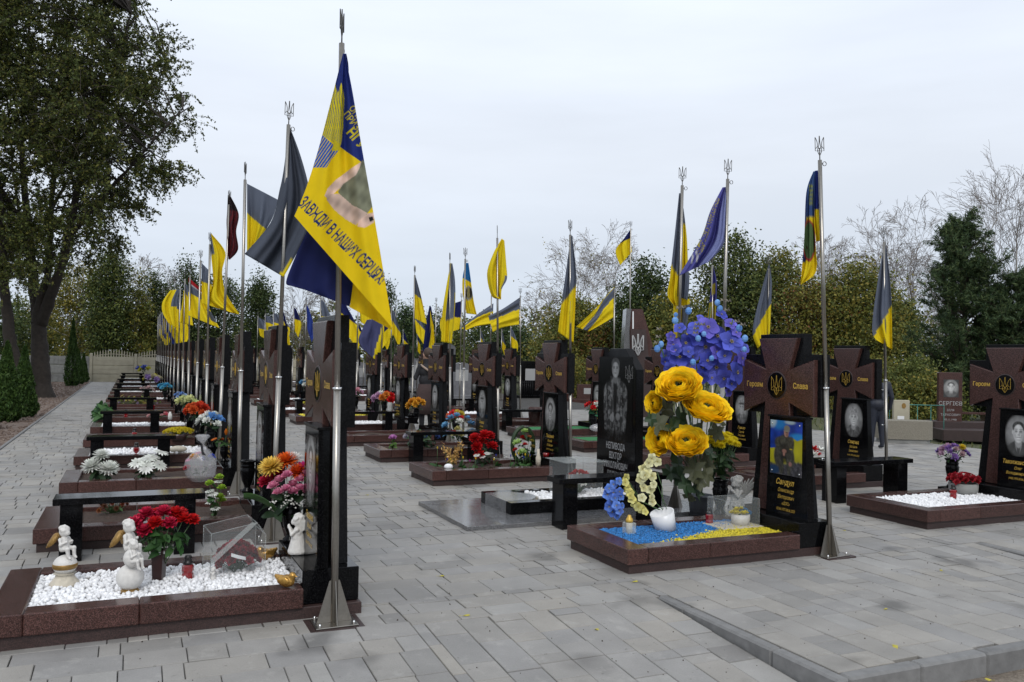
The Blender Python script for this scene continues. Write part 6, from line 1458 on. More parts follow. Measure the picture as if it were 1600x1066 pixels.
# glass box with basket
gb = thing('glass_box', 'clear glass box standing on a tile at the head of the yellow gravel', 'box', (4.86, 6.06, .165), .0)
b = MB(); b.box(-.22, .22, -.15, .15, 0, .012, .002); b.build('base_tile', 'plaster_cream', gb)
b = MB()
for x_ in (-.184, .184):
    for y_ in (-.122, .122): b.tube([(x_, y_, .013), (x_, y_, .247)], .002, 4)
    b.tube([(x_, -.122, .247), (x_, .122, .247)], .002, 4)
for y_ in (-.122, .122): b.tube([(-.184, y_, .247), (.184, y_, .247)], .002, 4)
b.build('edge_strips', 'acrylic_frosted', gb)['kind'] = 'stuff'
for nm, bx in (('side_pane', (-.185, -.182, -.12, .12, .013, .245)), ('side_pane', (.182, .185, -.12, .12, .013, .245)), ('front_pane', (-.185, .185, -.123, -.12, .013, .245)), ('back_pane', (-.185, .185, .12, .123, .013, .245)), ('top_pane', (-.187, .187, -.125, .125, .2455, .249))):
    b = MB(); b.box(*bx); b.build(nm, 'acrylic', gb)
t = thing('flower_basket', 'round whitewashed pot inside the glass box', 'pot', (4.93, 6.05, .178)); b = MB(); b.lathe([(0, 0), (.072, 0), (.082, .045), (.08, .09), (.07, .085), (0, .08)], seg=20); b.build('body', 'plaster_white', t)
bouquet('small_bouquet', 'yellow and blue flowers in the pot inside the glass box', (4.93, 6.05, .26), [(x, y, z, .03, 'ball', [(.66, .56, .04)]) for x, y, z in [(-.06, -.02, .02), (-.03, .03, .03), (-.02, -.05, .02), (.0, 0, .05), (-.045, .0, .045), (.02, -.04, .02), (-.07, .03, .015)]] + [(x, y, z, .03, 'mum', [(.05, .25, .5)]) for x, y, z in [(.05, .0, .035), (.075, -.02, .015), (.06, .04, .02), (.035, .03, .045)]], (4, .03, GRN), (0, .01), seed=61, lod=.7, stems=False)
t = thing('angel_statue', 'grey stone kneeling angel with feathered wings behind the glass box', 'statue', (5.14, 6.36, .19), .15); link('body', FUSED['angel_big'], t)
for m in (1, -1): b = MB(); wing_mb(b, (0, 0, 0), .20, m, 0, .3); b.build('wing', 'stone_angel', t, (.05, .03 * m, .16))
urn('black granite vase behind the glass box holding yellow chrysanthemums', (5.15, 6.62, .15), .34, .075)
yb = at_depth(1142, 695, depth_of((5.15, 6.62, .6)))
bouquet('yellow_chrysanthemums', 'dense bunch of small yellow chrysanthemums right of the giant flowers', (5.15, 6.62, .52), [(x, y, z + .30, .042, 'mum', [(.72, .60, .015), (.66, .52, .012)]) for x, y, z in [(math.cos(k * 2.4) * .17 * math.sqrt(k / 44), math.sin(k * 2.4) * .15 * math.sqrt(k / 44), .09 * (1 - k / 44) + .015 * math.sin(k * 3)) for k in range(44)]], (70, .09, DGR), (-.02, .26), seed=62, lod=.8)
# giant flowers in a bucket
bk = Vector((5.42, 7.28, 0)); bt_ = thing('bucket', 'dark grey plastic bucket holding the giant artificial flowers', 'bucket', bk)
b = MB(); b.lathe([(0, 0), (.11, 0), (.125, .14), (.13, .20), (.135, .205), (.135, .22), (.128, .222), (.118, .1), (0, .05)], seg=28)
for k in range(5): b.tube([(.114 + .003 * k + .001, 0, .03 + k * .035)] * 1 + [((.1145 + .0028 * k) * math.cos(a), (.1145 + .0028 * k) * math.sin(a), .03 + k * .035) for a in np.linspace(0, 6.2832, 25)], .0025, 4, cap=False)
b.build('body', 'bucket_grey', bt_)
YR = [(.94, .67, .012), (.96, .72, .025), (.90, .60, .010)]
DG = 7.75
def giant(u, v, R, nrm, label, seed, d=DG, buds=False):
    c = at_depth(u, v, d); t = thing('giant_ranunculus', label, 'artificial flower', c, 0, 'giant yellow paper flowers'); r = rng(seed)
    V, F_, C_ = bloom('ran', (0, 0, 0), nrm, R, YR, r); link('bloom', mesh_np('bloom', V, F_, 'petal', True, C_), t)
    b = MB(); e = bk - c + Vector((r.uniform(-.04, .04), r.uniform(-.04, .04), .15)); n_ = Vector(nrm).normalized(); b.tube([(0, 0, 0), -n_ * .1 + Vector((0, 0, -.04)), (e.x * .35 - n_.x * .1, e.y * .35 - n_.y * .1, e.z * .35), (e.x * .8, e.y * .8, e.z * .75), tuple(e)], .010, 8); b.build('stem', 'leaf_olive', t)
def nvec(a, up): return tuple((-CF * math.cos(up) + CR * a + Vector((0, 0, math.sin(up)))).normalized())
giant(1062, 610, .215, nvec(-.28, .80), 'giant yellow paper flower, topmost, facing up left below the blue flowers', 71)
giant(1100, 647, .235, nvec(.15, 1.0), 'giant yellow paper flower, middle right one with a dark centre', 72, DG - .08)
giant(1072, 698, .200, nvec(-.12, .92), 'giant yellow paper flower, lowest one above the dark leaves', 73, DG - .12)
giant(1026, 630, .115, nvec(-1.4, .1), 'giant yellow paper flower seen side on behind the topmost one', 74, DG + .12)
giant(1037, 687, .165, nvec(-1.3, .35), 'giant yellow paper flower turned away to the left beside the lowest one', 75, DG + .02)
t = thing('giant_leaves', 'big dark lobed artificial leaves around the yellow giant flowers', 'leaves', bk); r = rng(76)
def maple(c, dirv, size, parent, seed):
    rr_ = random.Random(seed); A, B_, C_ = frame_of(dirv); A, B_, C_ = Vector(A), Vector(B_), Vector(C_); b = MB(); n = 22; P = []
    for k in range(n):
        a = k / n * 2 * math.pi; q = size * (.55 + .45 * abs(math.cos(a * 2.5)) ** 1.5) * (1 if k % 2 else .8) * rr_.uniform(.85, 1.1); P.append(Vector(c) + A * math.cos(a) * q * .8 + B_ * math.sin(a) * q + C_ * size * .12 * math.sin(a * 3 + seed))
    b.add(P + [Vector(c)], [(k, (k + 1) % n, n) for k in range(n)], False); b.build('leaf', ['leaf_olive', 'leaf_dark'][seed % 2], parent)
for k, (u, v, sz) in enumerate([(1040, 640, .13), (1062, 655, .12), (1030, 662, .14), (1088, 672, .13), (1120, 676, .12), (1052, 668, .13), (1105, 722, .12), (1060, 726, .14), (1085, 735, .15), (1048, 738, .13), (1105, 742, .12), (1072, 758, .13), (1076, 775, .10), (1110, 708, .10), (1094, 750, .13), (1060, 745, .12), (1082, 632, .10), (1018, 655, .10), (1126, 660, .08), (1090, 768, .10)]):
    c = at_depth(u, v, DG + .12 - .1 * (k % 3)) - bk; maple(c, (r.uniform(-.8, .2), -1, r.uniform(-.2, .9)), sz, t, k)
BL_ = [(.09, .115, .56), (.14, .12, .56), (.055, .07, .42), (.13, .15, .64)]; SKY = [(.15, .35, .75), (.2, .42, .8)]
fl = thing('blue_flower_spray', 'tall spray of giant violet blue forget-me-nots behind the yellow flowers', 'artificial flower', bk); r = rng(80)
spots = [(u, v, R * 1.22) for u, v, R in [(1062, 513, 10), (1053, 540, 12), (1062, 559, 17), (1041, 555, 9), (1048, 577, 13), (1106, 512, 16), (1120, 527, 20), (1102, 542, 19), (1142, 535, 19), (1119, 551, 12), (1105, 564, 13), (1119, 574, 17), (1150, 582, 17), (1141, 506, 11), (1127, 492, 11), (1083, 557, 10), (1086, 514, 12), (1159, 560, 13), (1071, 537, 15), (1130, 591, 14), (1142, 600, 11), (1138, 612, 9), (1097, 574, 12), (1163, 545, 9), (1056, 547, 10), (1048, 526, 7), (1089, 528, 14), (1078, 572, 11), (1132, 556, 12), (1152, 566, 12), (1098, 590, 10), (1112, 590, 12), (1075, 550, 10), (1150, 520, 10), (1040, 565, 8), (1095, 498, 8)]]
sb = MB()
for k, (u, v, R) in enumerate(spots):
    dd = DG + .10 + .12 * ((k * 5) % 4) / 3 + .1; c = at_depth(u, v, dd) - bk; du, dv = (u - 1098) / 70, (v - 545) / 60
    bloom_obj(fl, 'five', tuple(c), tuple(-CF * 1.0 + CR * (du * .8 + r.uniform(-.5, .5)) + Vector((0, 0, .25 - dv * .5 + r.uniform(-.5, .4)))), R * dd / FPX * r.uniform(.82, .98), [BL_[k % 4]], r)
    if k % 3 == 0: sb.tube([tuple(c), (c.x * .4, c.y * .4 + .1, c.z * .6), (0, 0, .15)], .005, 5)
o = sb.build('stems', 'stem_green', fl); o['kind'] = 'stuff'
for k, (u, v, R) in enumerate([(1076, 486, 9), (1055, 501, 9), (1125, 482, 8), (1121, 473, 8), (1155, 513, 9), (1164, 529, 9), (1027, 545, 9), (1033, 538, 8), (1083, 566, 8), (1091, 529, 8), (1056, 492, 6), (1163, 546, 7), (1112, 560, 7), (1100, 522, 7)]):
    b = MB(); c = at_depth(u, v, DG + .05) - bk; s_ = R * DG / FPX * .75; b.ball(tuple(c), (s_ * .8, s_ * .7, s_ * .9), 7, 5, smooth=False); V = np.array(b.v); F4 = [f for f in b.f]
    me = b.mesh('bud', 'petal'); a = me.color_attributes.new('Col', 'FLOAT_COLOR', 'POINT'); a.data.foreach_set('color', np.tile([*SKY[k % 2], 1], len(me.vertices)).astype(np.float32)); link('bud', me, fl)
for k, (u, v) in enumerate([(1061, 481), (1068, 480), (1089, 507), (1098, 507), (1088, 513), (1130, 469), (1136, 484), (1152, 502), (1161, 507), (1030, 514), (1029, 526), (1138, 470), (1087, 520), (1026, 535)]):
    b = MB(); c = at_depth(u, v, DG) - bk; s_ = .04
    for q in range(4): a = q * 1.57; b.add([tuple(c), tuple(c + Vector((math.cos(a) * s_, math.sin(a) * s_ * .6, s_ * .5))), tuple(c + Vector((math.cos(a + .8) * s_ * .6, math.sin(a + .8) * s_, -s_ * .4)))], [(0, 1, 2)])
    o = b.build('calyx', 'aggregate', fl)
sb = MB()
for u, v in ((1060, 500), (1110, 480), (1145, 500), (1030, 530)): c = at_depth(u, v, DG + .2) - bk; sb.tube([tuple(c), (c.x * .6, c.y * .6 + .05, c.z * .7), (0, .02, .15)], .006, 6)
o = sb.build('wire_stems', 'stem_green', fl); o['kind'] = 'stuff'
# ================= stele grave between them
t = thing('pointed_stele', 'black pointed stele engraved with a man in camouflage uniform', 'gravestone', (0, 0, 0))
out = [(8.05, .12), (8.06, 1.50), (8.30, 1.735), (8.62, 1.735), (8.895, 1.50), (8.91, .12)]
b = MB(); b.prism(out, 5.10, 5.20, 'x', .004); b.build('slab', 'black_granite', t)
link('engraved_figure', grid_print('engraved_figure', standing_figure(), pic_fn(8.87, 8.12, 1.64, .68, 5.097), 'engraving'), t)
link('trident', trident_flat(.17, 8.20, 1.45, 5.0975, .011, .001).mesh('trident', 'silver_line'), t)
o = link('name_lettering', text_mesh([('n1', .105, 8.47, .575, .70), ('n2', .105, 8.47, .465, .70), ('n3', .105, 8.47, .355, .62), ('n4', .055, 8.47, .285, .7)], 'silver_line', x=5.0965), t); o['kind'] = 'stuff'
b = MB(); b.box(5.0, 5.36, 7.92, 9.04, .04, .125, .004); b.build('base_block', 'black_granite', t)
t = thing('grave_border', 'light grey granite slab with a black kerb and white pebbles under the glass cover', 'grave border', (0, 0, 0), 0, 'granite grave borders')
b = MB(); b.box(2.85, 5.7, 7.34, 8.80, -.02, .042, .003); b.build('grey_slab', 'grey_granite', t)
b = MB(); b.box(3.47, 5.0, 7.75, 7.87, .0425, .16, .004); b.build('kerb_stone', 'black_granite', t)
b = MB(); b.box(3.47, 5.0, 8.42, 8.54, .0425, .16, .004); b.build('kerb_stone', 'black_granite', t)
arc_ = [(3.47, 7.872), (3.47, 8.418)] + [(3.75 + .16 * math.sin(math.pi * k / 12), 8.418 - .546 * k / 12) for k in range(13)]
b = MB(); b.prism(arc_, .0425, .162, 'z'); b.build('arched_end_stone', 'grey_granite', t)
o = link('gravel', gravel_mesh(3.93, 4.99, 7.885, 8.405, .125, .04, 201, 'white_pebble'), t); o['kind'] = 'stuff'
b = MB(); b.box(3.8, 5.0, 7.872, 8.418, .05, .11); b.build('gravel_bed', 'plaster_cream', t)
ac = thing('acrylic_cover', 'tall clear acrylic box over red carnations in front of the pointed stele', 'cover', (4.42, 8.16, .15), .0)
for nm, bx in (('side_panel', (-.21, -.205, -.22, .22, 0, .36)), ('side_panel', (.205, .21, -.22, .22, 0, .36)), ('front_panel', (-.205, .205, -.22, -.215, 0, .36)), ('back_panel', (-.205, .205, .215, .22, 0, .36))): b = MB(); b.box(*bx); b.build(nm, 'acrylic', ac)
b = MB()
for x_ in (-.208, .208):
    for y_ in (-.218, .218): b.tube([(x_, y_, 0), (x_, y_, .36)], .0025, 4)
b.build('edge_strips', 'acrylic_frosted', ac)['kind'] = 'stuff'
b = MB(); b.box(-.25, .25, -.25, .25, .3605, .367); b.build('lid', 'acrylic_frosted', ac)
bouquet('carnation_bouquet', 'red and white carnations under the tall acrylic box', (4.45, 8.14, .16), cluster(18, .13, .11, .06, .22, .045, 'ball', [RED_, RED_, RED_, WH], 91), (14, .06, DGR), (0, .1), seed=91, lod=.8)
lantern('dark red grave candle on the white pebbles right of the acrylic box', (4.85, 8.1, .15), 1.0)
# ================= soil grave with spring flowers
bouquet('celosia_plant', 'feathery golden plant at the foot of the flower filled soil bed', (3.86, 10.55, .155), [], (0, 0, 0)) if False else None
t = thing('feather_plant', 'feathery golden plumes in the soil bed with tulips', 'plant', (3.84, 10.5, .15), 0); r = rng(95); segs, rads, P = [], [], []
for k in range(9):
    a = r.uniform(0, 6.28); d_ = np.array([math.cos(a) * .5, math.sin(a) * .5, 1.2]); d_ /= np.linalg.norm(d_); L = r.uniform(.22, .36); q = d_ * L; segs.append(((0, 0, 0), q)); rads.append((.004, .002))
    for _ in range(46): f = r.uniform(.3, 1.05); P.append(q * f + r.normal(size=3) * .022 * (1.3 - f) + r.normal(size=3) * .008)
V, Fc = sticks(segs, rads, 4); link('stems', mesh_np('stems', V, Fc, 'stem_green'), t)['kind'] = 'stuff'
V, Fc, c = leaves(np.array(P), .022, [(.50, .30, .10), (.56, .36, .14), (.45, .25, .07)], 96, .4, .4); link('plumes', mesh_np('plumes', V, Fc, 'petal', False, c), t)['kind'] = 'stuff'
for i, (x, y, z, c_) in enumerate([(3.72, 10.72, .23, 0), (3.77, 10.35, .12, 0), (3.72, 10.33, .12, 1), (3.97, 10.42, .13, 0), (4.02, 10.30, .10, 2), (4.12, 10.35, .12, 0), (4.35, 10.28, .11, 0), (4.28, 10.70, .30, 1), (4.02, 10.6, .2, 0), (4.45, 10.45, .14, 1), (4.62, 10.35, .14, 1), (4.66, 10.28, .16, 0), (4.72, 10.32, .17, 0), (4.80, 10.28, .16, 0), (4.75, 10.22, .13, 1), (4.88, 10.3, .14, 1)]):
    cc = [[(.66, .46, .03)], [(.03, .04, .30)], [(.3, .03, .2)]][c_]; nm = ['yellow', 'dark blue', 'purple'][c_]
    bouquet('tulip', f'{nm} artificial tulip in the soil bed of the middle row, {ORD[i]} from its foot', (x, y, .15), [(0, 0, z, .020, 'tulip', cc, (0, 0, 1))], (4, .09, GRN), (0, .02), seed=300 + i, group='artificial tulips in the soil bed')
b = MB(); b.ball((0, 0, .04), (.06, .05, .04), 10, 7); o = b.build('white_stone', 'white_pebble'); o.location = (3.72, 10.28, .16); tag(o, 'large white stone at the foot of the soil bed with tulips', 'stone')
bouquet('peony_bunch', 'bunch of big red peonies in the soil bed of the middle row', (4.33, 10.62, .155), [(x, y, z, .085, 'peony', RED_) for x, y, z in [(-.12, 0, .36), (.10, .02, .38), (-.10, -.03, .25), (.12, -.03, .25), (.0, .04, .31), (.02, .0, .40), (-.06, -.03, .14)]] + [(x, y, z, .045, 'daisy', WH) for x, y, z in [(-.12, -.08, .15), (-.04, -.08, .13), (.03, -.08, .17), (.12, .02, .16)]], (18, .1, DGR), (0, .2), seed=98)
bouquet('standing_wreath', 'oval wreath of lime and red flowers leaning by the third memorial plinth', (4.95, 10.62, .16), [(x, y, z, R, 'ball', c_) for x, y, z, R, c_ in [(0, 0, .43, .06, [(.40, .58, .18)]), (-.13, -.04, .28, .07, [(.42, .60, .2)]), (-.06, -.06, .15, .07, [(.38, .55, .2)]), (-.05, -.03, .36, .04, RED_), (.06, -.02, .36, .035, [(.6, .25, .1)]), (-.15, -.02, .19, .04, RED_), (-.02, -.05, .26, .04, RED_), (.09, -.02, .30, .04, [(.35, .3, .05)]), (.11, -.02, .22, .045, [(.3, .22, .05)]), (.03, -.05, .10, .04, [(.5, .4, .03)]), (.10, -.03, .13, .05, DGR), (-.02, .0, .33, .04, [(.5, .02, .02)])]], (40, .08, DGR), (.02, .42), seed=99)
b = MB(); b.tube([(.16 * math.cos(a), .0, .25 + .24 * math.sin(a)) for a in np.linspace(0, 6.2832, 25)], .03, 8, cap=False); o = b.build('wreath_ring', 'leaf_dark'); o.location = (4.95, 10.68, .16); tag(o, 'dark evergreen ring behind the lime and red wreath', 'wreath')
b = MB(); b.lathe([(0, 0), (.032, 0), (.036, .10), (.02, .15), (.016, .22), (.012, .22), (0, .22)], seg=16); o = b.build('clay_bottle', 'plaster_cream'); o.location = (4.93, 10.15, .19); tag(o, 'beige clay bottle on the kerb before the middle row cross', 'bottle')
b = MB(); b.lathe([(0, .0), (.04, 0), (.045, .05), (.03, .055), (0, .055)], seg=12); o = b.build('red_bowl', 'candle_red'); o.location = (5.12, 10.3, .283); tag(o, 'small red bowl on the black plinth of the third middle memorial', 'bowl')
# next graves of the middle row
bouquet('wreath_bunch', 'light blue wreath with cream roses leaning on the fourth middle memorial', (5.0, 13.35, .2), [(x, y, z, R, 'ball', c_) for x, y, z, R, c_ in [(-.22, .0, .12, .08, [(.12, .32, .52)]), (-.23, 0, .26, .08, [(.15, .36, .56)]), (-.15, 0, .38, .08, [(.14, .34, .55)]), (-.04, 0, .42, .07, [(.16, .38, .58)]), (.22, 0, .28, .08, [(.12, .3, .5)]), (.25, 0, .15, .08, [(.13, .32, .52)]), (.15, .0, .38, .06, [(.14, .34, .55)]), (-.1, -.08, .12, .07, [(.55, .5, .2)]), (-.04, -.08, .2, .07, [(.58, .53, .22)]), (-.02, -.08, .32, .08, WH), (.0, -.08, .10, .07, [(.52, .48, .2)])]], (10, .08, GRN), (0, .2), seed=111, lod=.7)
bouquet('vase_bouquet', 'orange red bouquet behind the light blue wreath', (5.15, 13.9, .50), cluster(12, .14, .12, .02, .15, .06, 'ball', [[(.6, .12, .03)], [(.6, .03, .03)], [(.5, .4, .05)]], 112), (10, .08, GRN), (-.05, .05), seed=112, lod=.6)
urn('black granite vase under the orange red bouquet of the middle row', (5.15, 13.9, .28), .24, .07)
bouquet('garden_bed_flowers', 'violet peony and greenery in the fourth middle border', (3.72, 12.88, .15), [(0, -.05, .17, .07, 'ball', [(.45, .18, .42)])], (14, .09, [(.08, .16, .03)]), (.0, .1), seed=113)
bouquet('garden_plants', 'bushy green garden plants filling the fourth middle border', (4.25, 13.05, .15), cluster(8, .35, .2, .1, .22, .05, 'ball', [[(.05, .12, .10)], [(.4, .38, .45)], [(.03, .06, .2)]], 114), (150, .1, [(.05, .10, .05), (.04, .08, .05), (.08, .13, .06)]), (.0, .24), seed=114, stems=False, each=False, cat='plants')
def vb(x, y, label, cols, kind, n, rad, R, seed, h=.30, z=.28): far_vase_flowers(x, y, z, h, label, cols, kind, n, rad, R, seed)
vb(5.12, 16.05, 'orange flowers by the fifth middle memorial', [[(.62, .26, .02)], [(.65, .33, .03)]], 'peony', 10, .15, .075, 121)
vb(5.12, 18.4, 'large bouquet of red, white, pink and orange flowers by the sixth middle memorial', [RED_, WH, [(.6, .2, .03)], [(.55, .15, .04)], [(.5, .3, .45)]], 'peony', 11, .22, .10, 122)
b = MB(); b.lathe([(0, 0), (.06, 0), (.055, .05), (.05, .1), (.055, .28), (.045, .33), (0, .33)], seg=16); o = b.build('painted_jar', 'stone_angel'); o.location = (5.02, 17.6, .283); tag(o, 'tall pale painted jar by the sixth middle memorial', 'jar')
b = MB(); b.box(-.1, .1, -.1, .1, 0, .12, .01); b.ball((0, 0, .15), (.07, .06, .05), 10, 6); o = b.build('figurine_box', 'black_granite'); o.location = (5.0, 16.0, .3); tag(o, 'small black box with a rounded lid beside the orange flowers', 'box')
vb(5.1, 20.9, 'pink bouquet by the seventh middle memorial', [[(.55, .25, .3)], [(.5, .3, .4)]], 'ball', 9, .15, .07, 123)
vb(4.3, 22.4, 'red bouquet on the yellow gravel of the middle row', [[(.6, .1, .02)], [(.5, .45, .05)], RED_], 'ball', 9, .25, .08, 124, .06, .16)
vb(5.1, 24.9, 'yellow bouquet by the ninth middle memorial', [[(.55, .5, .05)]], 'ball', 8, .2, .09, 125)
vb(5.1, 27.6, 'light blue bouquet by the tenth middle memorial', [[(.1, .3, .5)], WH], 'ball', 8, .2, .09, 126)
# ================= right row
urn('black granite vase holding violet flowers at the right edge', (8.92, 7.12, .17), .34, .075)
b = MB(); b.box(-.11, .11, -.11, .11, 0, .15, .004); o = b.build('vase_stand', 'black_granite'); o.location = (8.92, 7.12, .02); tag(o, 'low black granite stand under the vase of violet flowers', 'stand')
bouquet('violet_bouquet', 'violet and pink flowers with one yellow bloom in the right black vase', (8.92, 7.12, .50), cluster(22, .19, .17, .0, .15, .045, 'ball', [[(.24, .13, .38)], [(.4, .24, .34)], [(.18, .10, .34)], [(.42, .28, .3)]], 131) + [(.04, -.1, .15, .05, 'mum', [(.66, .48, .02)])], (16, .06, GRN), (-.04, .08), seed=131, lod=.8)
t = thing('concrete_pot', 'round grey concrete pot on the white pebbles at right', 'pot', (8.60, 6.72, .16)); b = MB(); b.lathe([(0, 0), (.12, 0), (.15, .05), (.155, .13), (.135, .13), (.12, .06), (0, .05)], seg=24); b.build('body', 'concrete_grey', t)
bouquet('red_flower_ring', 'dark red and cream flowers filling the grey concrete pot', (8.60, 6.72, .30), cluster(26, .17, .15, .0, .07, .045, 'rose', [[(.28, .01, .02)], [(.34, .02, .03)], [(.25, .01, .015)]], 132) + [(.02, -.03, .09, .05, 'daisy', [(.55, .5, .45)]), (-.05, .0, .09, .05, 'daisy', [(.5, .42, .4)])], (10, .05, DGR), (0, .03), seed=132, lod=.7)
lantern('bright red grave candle on the white pebbles of the right row', (8.20, 6.53, .165), 1.0)
bouquet('loose_flowers', 'cream, red and white flowers lying behind the right row bench', (7.75, 8.2, .42), [(x, y, z, .07, 'ball', c_) for x, y, z, c_ in [(-.22, 0, .06, [(.55, .6, .3)]), (-.12, 0, .08, [(.55, .58, .35)]), (.05, 0, .11, RED_), (.0, -.05, .05, WH), (.16, 0, .09, WH), (.07, -.03, .04, RED_), (-.18, 0, -.02, [(.5, .55, .3)])]], (6, .06, GRN), (-.05, .05), seed=133, lod=.7, stems=False)
urn('black granite vase with red carnations by the fifth right memorial', (8.55, 15.1, .17), .34, .08)
bouquet('carnations', 'red and white carnations in the vase of the right row', (8.55, 15.1, .50), cluster(9, .22, .2, .08, .22, .065, 'ball', [RED_, RED_, WH], 134), (14, .12, [(.02, .12, .05)]), (-.02, .12), seed=134, lod=.7)
b = MB(); b.ball((0, 0, .07), (.2, .14, .08), 10, 6, smooth=False); o = b.build('wrapped_parcel', 'film'); o.location = (8.45, 14.7, .19); tag(o, 'crumpled cellophane parcel below the red carnations', 'parcel')
# engraved black stele in the right row
t = thing('pointed_stele', 'narrow black stele with a silver trident between the right row crosses', 'gravestone', (0, 0, 0))
b = MB(); b.prism([(17.6, .28), (17.58, 1.72), (17.8, 1.86), (18.35, 1.86), (18.45, 1.75), (18.4, .28)], 8.95, 9.08, 'x', .004); b.build('slab', 'black_granite', t)
link('trident', trident_flat(.25, 18.2, 1.62, 8.9475, .018, .001).mesh('trident', 'silver_line'), t)
link('name_lettering', text_mesh([('r1', .09, 18.0, 1.15, .8), ('r2', .08, 18.0, 1.02, .8), ('r3', .08, 18.0, .9, .8), ('r4', .06, 18.0, .78, .8)], 'silver_line', x=8.9465), t)['kind'] = 'stuff'
b = MB(); b.box(8.78, 9.2, 17.5, 18.5, .072, .28, .004); b.build('base_block', 'black_granite', t)
b = MB(); b.lathe([(0, 0), (.13, 0), (.15, .2), (.17, .34), (.15, .34), (0, .1)], seg=14); o = b.build('dark_red_planter', 'brown_granite'); o.location = (8.3, 17.3, .17); tag(o, 'dark red plant pot beside the narrow black stele', 'pot')
# ================= monument with flagpole, far things
mo = thing('granite_monument', 'tall tapering brown granite monument with a silver trident', 'monument', (0, 0, 0)); d = 22.5
def mp(u, v, dd=0.): q = at_depth(u, v, d + dd); return q
bl_, br_, tr, tl = mp(972, 640), mp(1032, 640), mp(1006, 482), mp(990, 482); zb = -.1
def slab_px(P, th, name, mat, parent):
    b = MB(); Q = [mp(*p) for p in P]; Q = [Vector((q.x, q.y, q.z)) for q in Q]; N_ = Vector((CF.x, CF.y, 0)).normalized() * th; k = len(Q)
    b.add(Q + [q + N_ for q in Q], [tuple(range(k)), tuple(range(2 * k - 1, k - 1, -1))] + [(i, k + i, k + (i + 1) % k, (i + 1) % k) for i in range(k)]); return b.build(name, mat, parent)
slab_px([(986, 650), (1036, 650), (1020, 540), (1004, 483), (987, 483), (984, 515)], .45, 'tapering_slab', 'brown_granite', mo)
slab_px([(972, 650), (985.5, 650), (983.5, 515), (986.5, 483), (979, 482), (975, 540)], .7, 'side_pylon', 'grey_granite', mo)
slab_px([(984, 652), (1022, 652), (1009, 515), (985, 515)], -.06, 'front_panel', 'brown_granite_matt', mo)
b = MB()
for k, s_ in enumerate(TRI_S): b.tube([tuple(mp(997 + p[0] * 19, 551 - p[1] * 29, -.09)) for p in s_], .022, 4)
b.build('trident', 'silver_line', mo)
slab_px([(988, 514), (990, 514), (990, 487), (988, 487)], -.03, 'inscription_strip', 'label_white', mo)
t = flagpole(('MON', 0), *mp(984, 600, .9)[:2], 'tall flagpole behind the granite monument', (985.5, 357), -.5, clamps=False)
# planter, concrete stele and brown tombstone at right
pl = thing('concrete_planter', 'round ended exposed aggregate planter at the edge of the paving', 'planter', (14.75, 12.95, 0), -.55); b = MB()
prof = [(-.42, -.28), (.42, -.28), (.52, -.2), (.56, 0), (.52, .2), (.42, .28), (-.42, .28), (-.52, .2), (-.56, 0), (-.52, -.2)]
b.prism(prof, .08, .46, 'z'); b.build('bowl', 'aggregate', pl); b = MB(); b.prism([(x * .92, y * .9) for x, y in prof], -.1, .079, 'z'); b.build('foot', 'concrete_grey', pl)
pt = at_depth(1408, 612, depth_of((14.75, 12.95, 0)) + .5)
cs = thing('concrete_stele', 'weathered light concrete stele with a small white plate behind the planter', 'gravestone', (pt.x, pt.y, 0), -.5); b = MB(); b.box(-.165, .165, -.05, .05, -.1, .86, .01); b.build('slab', 'concrete_fence', cs)
b = MB(); b.box(-.09, .05, -.056, -.0505, .42, .52); b.build('number_plate', 'label_white', cs); b = MB(); b.prism([(.04 + .045 * math.cos(a), .74 + .06 * math.sin(a)) for a in np.linspace(0, 6.0, 12)], -.056, -.0505, 'y'); b.build('oval_portrait', 'old_gold', cs)
mq = on_ground(1483, 678, 0); dd = depth_of(mq)
ms = thing('brown_tombstone', 'brown polished tombstone with an oblong portrait behind the planter', 'gravestone', (mq.x, mq.y, 0), -.55); H_ = at_depth(1483, 582, dd).z; W_ = 35 / FPX * dd
b = MB(); b.box(-W_ / 2, W_ / 2, -.07, .07, -.1, H_, .01); b.build('slab', 'brown_granite', ms)
img = portrait(26, 34, 90, cap=0, uniform=0, tone=.4) * .9 + .05
link('portrait', grid_print('portrait', img, lambda s_, t_: np.stack([-.16 + s_ * .34, np.full(s_.shape, -.0725), H_ - .17 - t_ * .42], 1), 'engraving'), ms)
for k, (key, zz, sz) in enumerate([('r1', H_ - .78, .13), ('r2', H_ - .92, .07), ('r3', H_ - 1.03, .075), ('r4', H_ - 1.14, .065)]):
    V, T_ = TXT[key]; o = link('lettering', mesh_np('lettering', np.stack([V[:, 0] * sz * .95, np.full(len(V), -.0735), zz + V[:, 1] * sz], 1), T_, 'silver_line'), ms)
b = MB(); b.box(-.45, .95, -.9, -.2, -.1, .16, .01); b.box(-.4, .95, -.199, .4, -.1, .30, .01); b.build('base_steps', 'brown_granite_matt', ms)
bq = on_ground(1510, 676, 0); t = thing('granite_bench', 'brown granite bench beside the brown tombstone at right', 'bench', (bq.x, bq.y, 0), -.5); b = MB(); b.box(-.5, .55, -.15, .15, .45, .5, .004); b.build('seat', 'brown_granite', t)
for x in (-.42, .38): b = MB(); b.box(x, x + .1, -.12, .12, 0, .449); b.build('leg', 'brown_granite', t)
fr = thing('teal_fence', 'low teal painted metal fence behind the planter', 'fence', (0, 0, 0)); b = MB(); q0, q1 = at_depth(1390, 632, 18.5), at_depth(1475, 634, 19.5); b.tube([q0, q1], .012, 6); b.build('rail', 'paint_teal', fr)
for k in range(5): q = q0.lerp(q1, k / 4); b = MB(); b.tube([(q.x, q.y, q.z), (q.x, q.y, -.1)], .009, 6); b.build('post', 'paint_teal', fr)
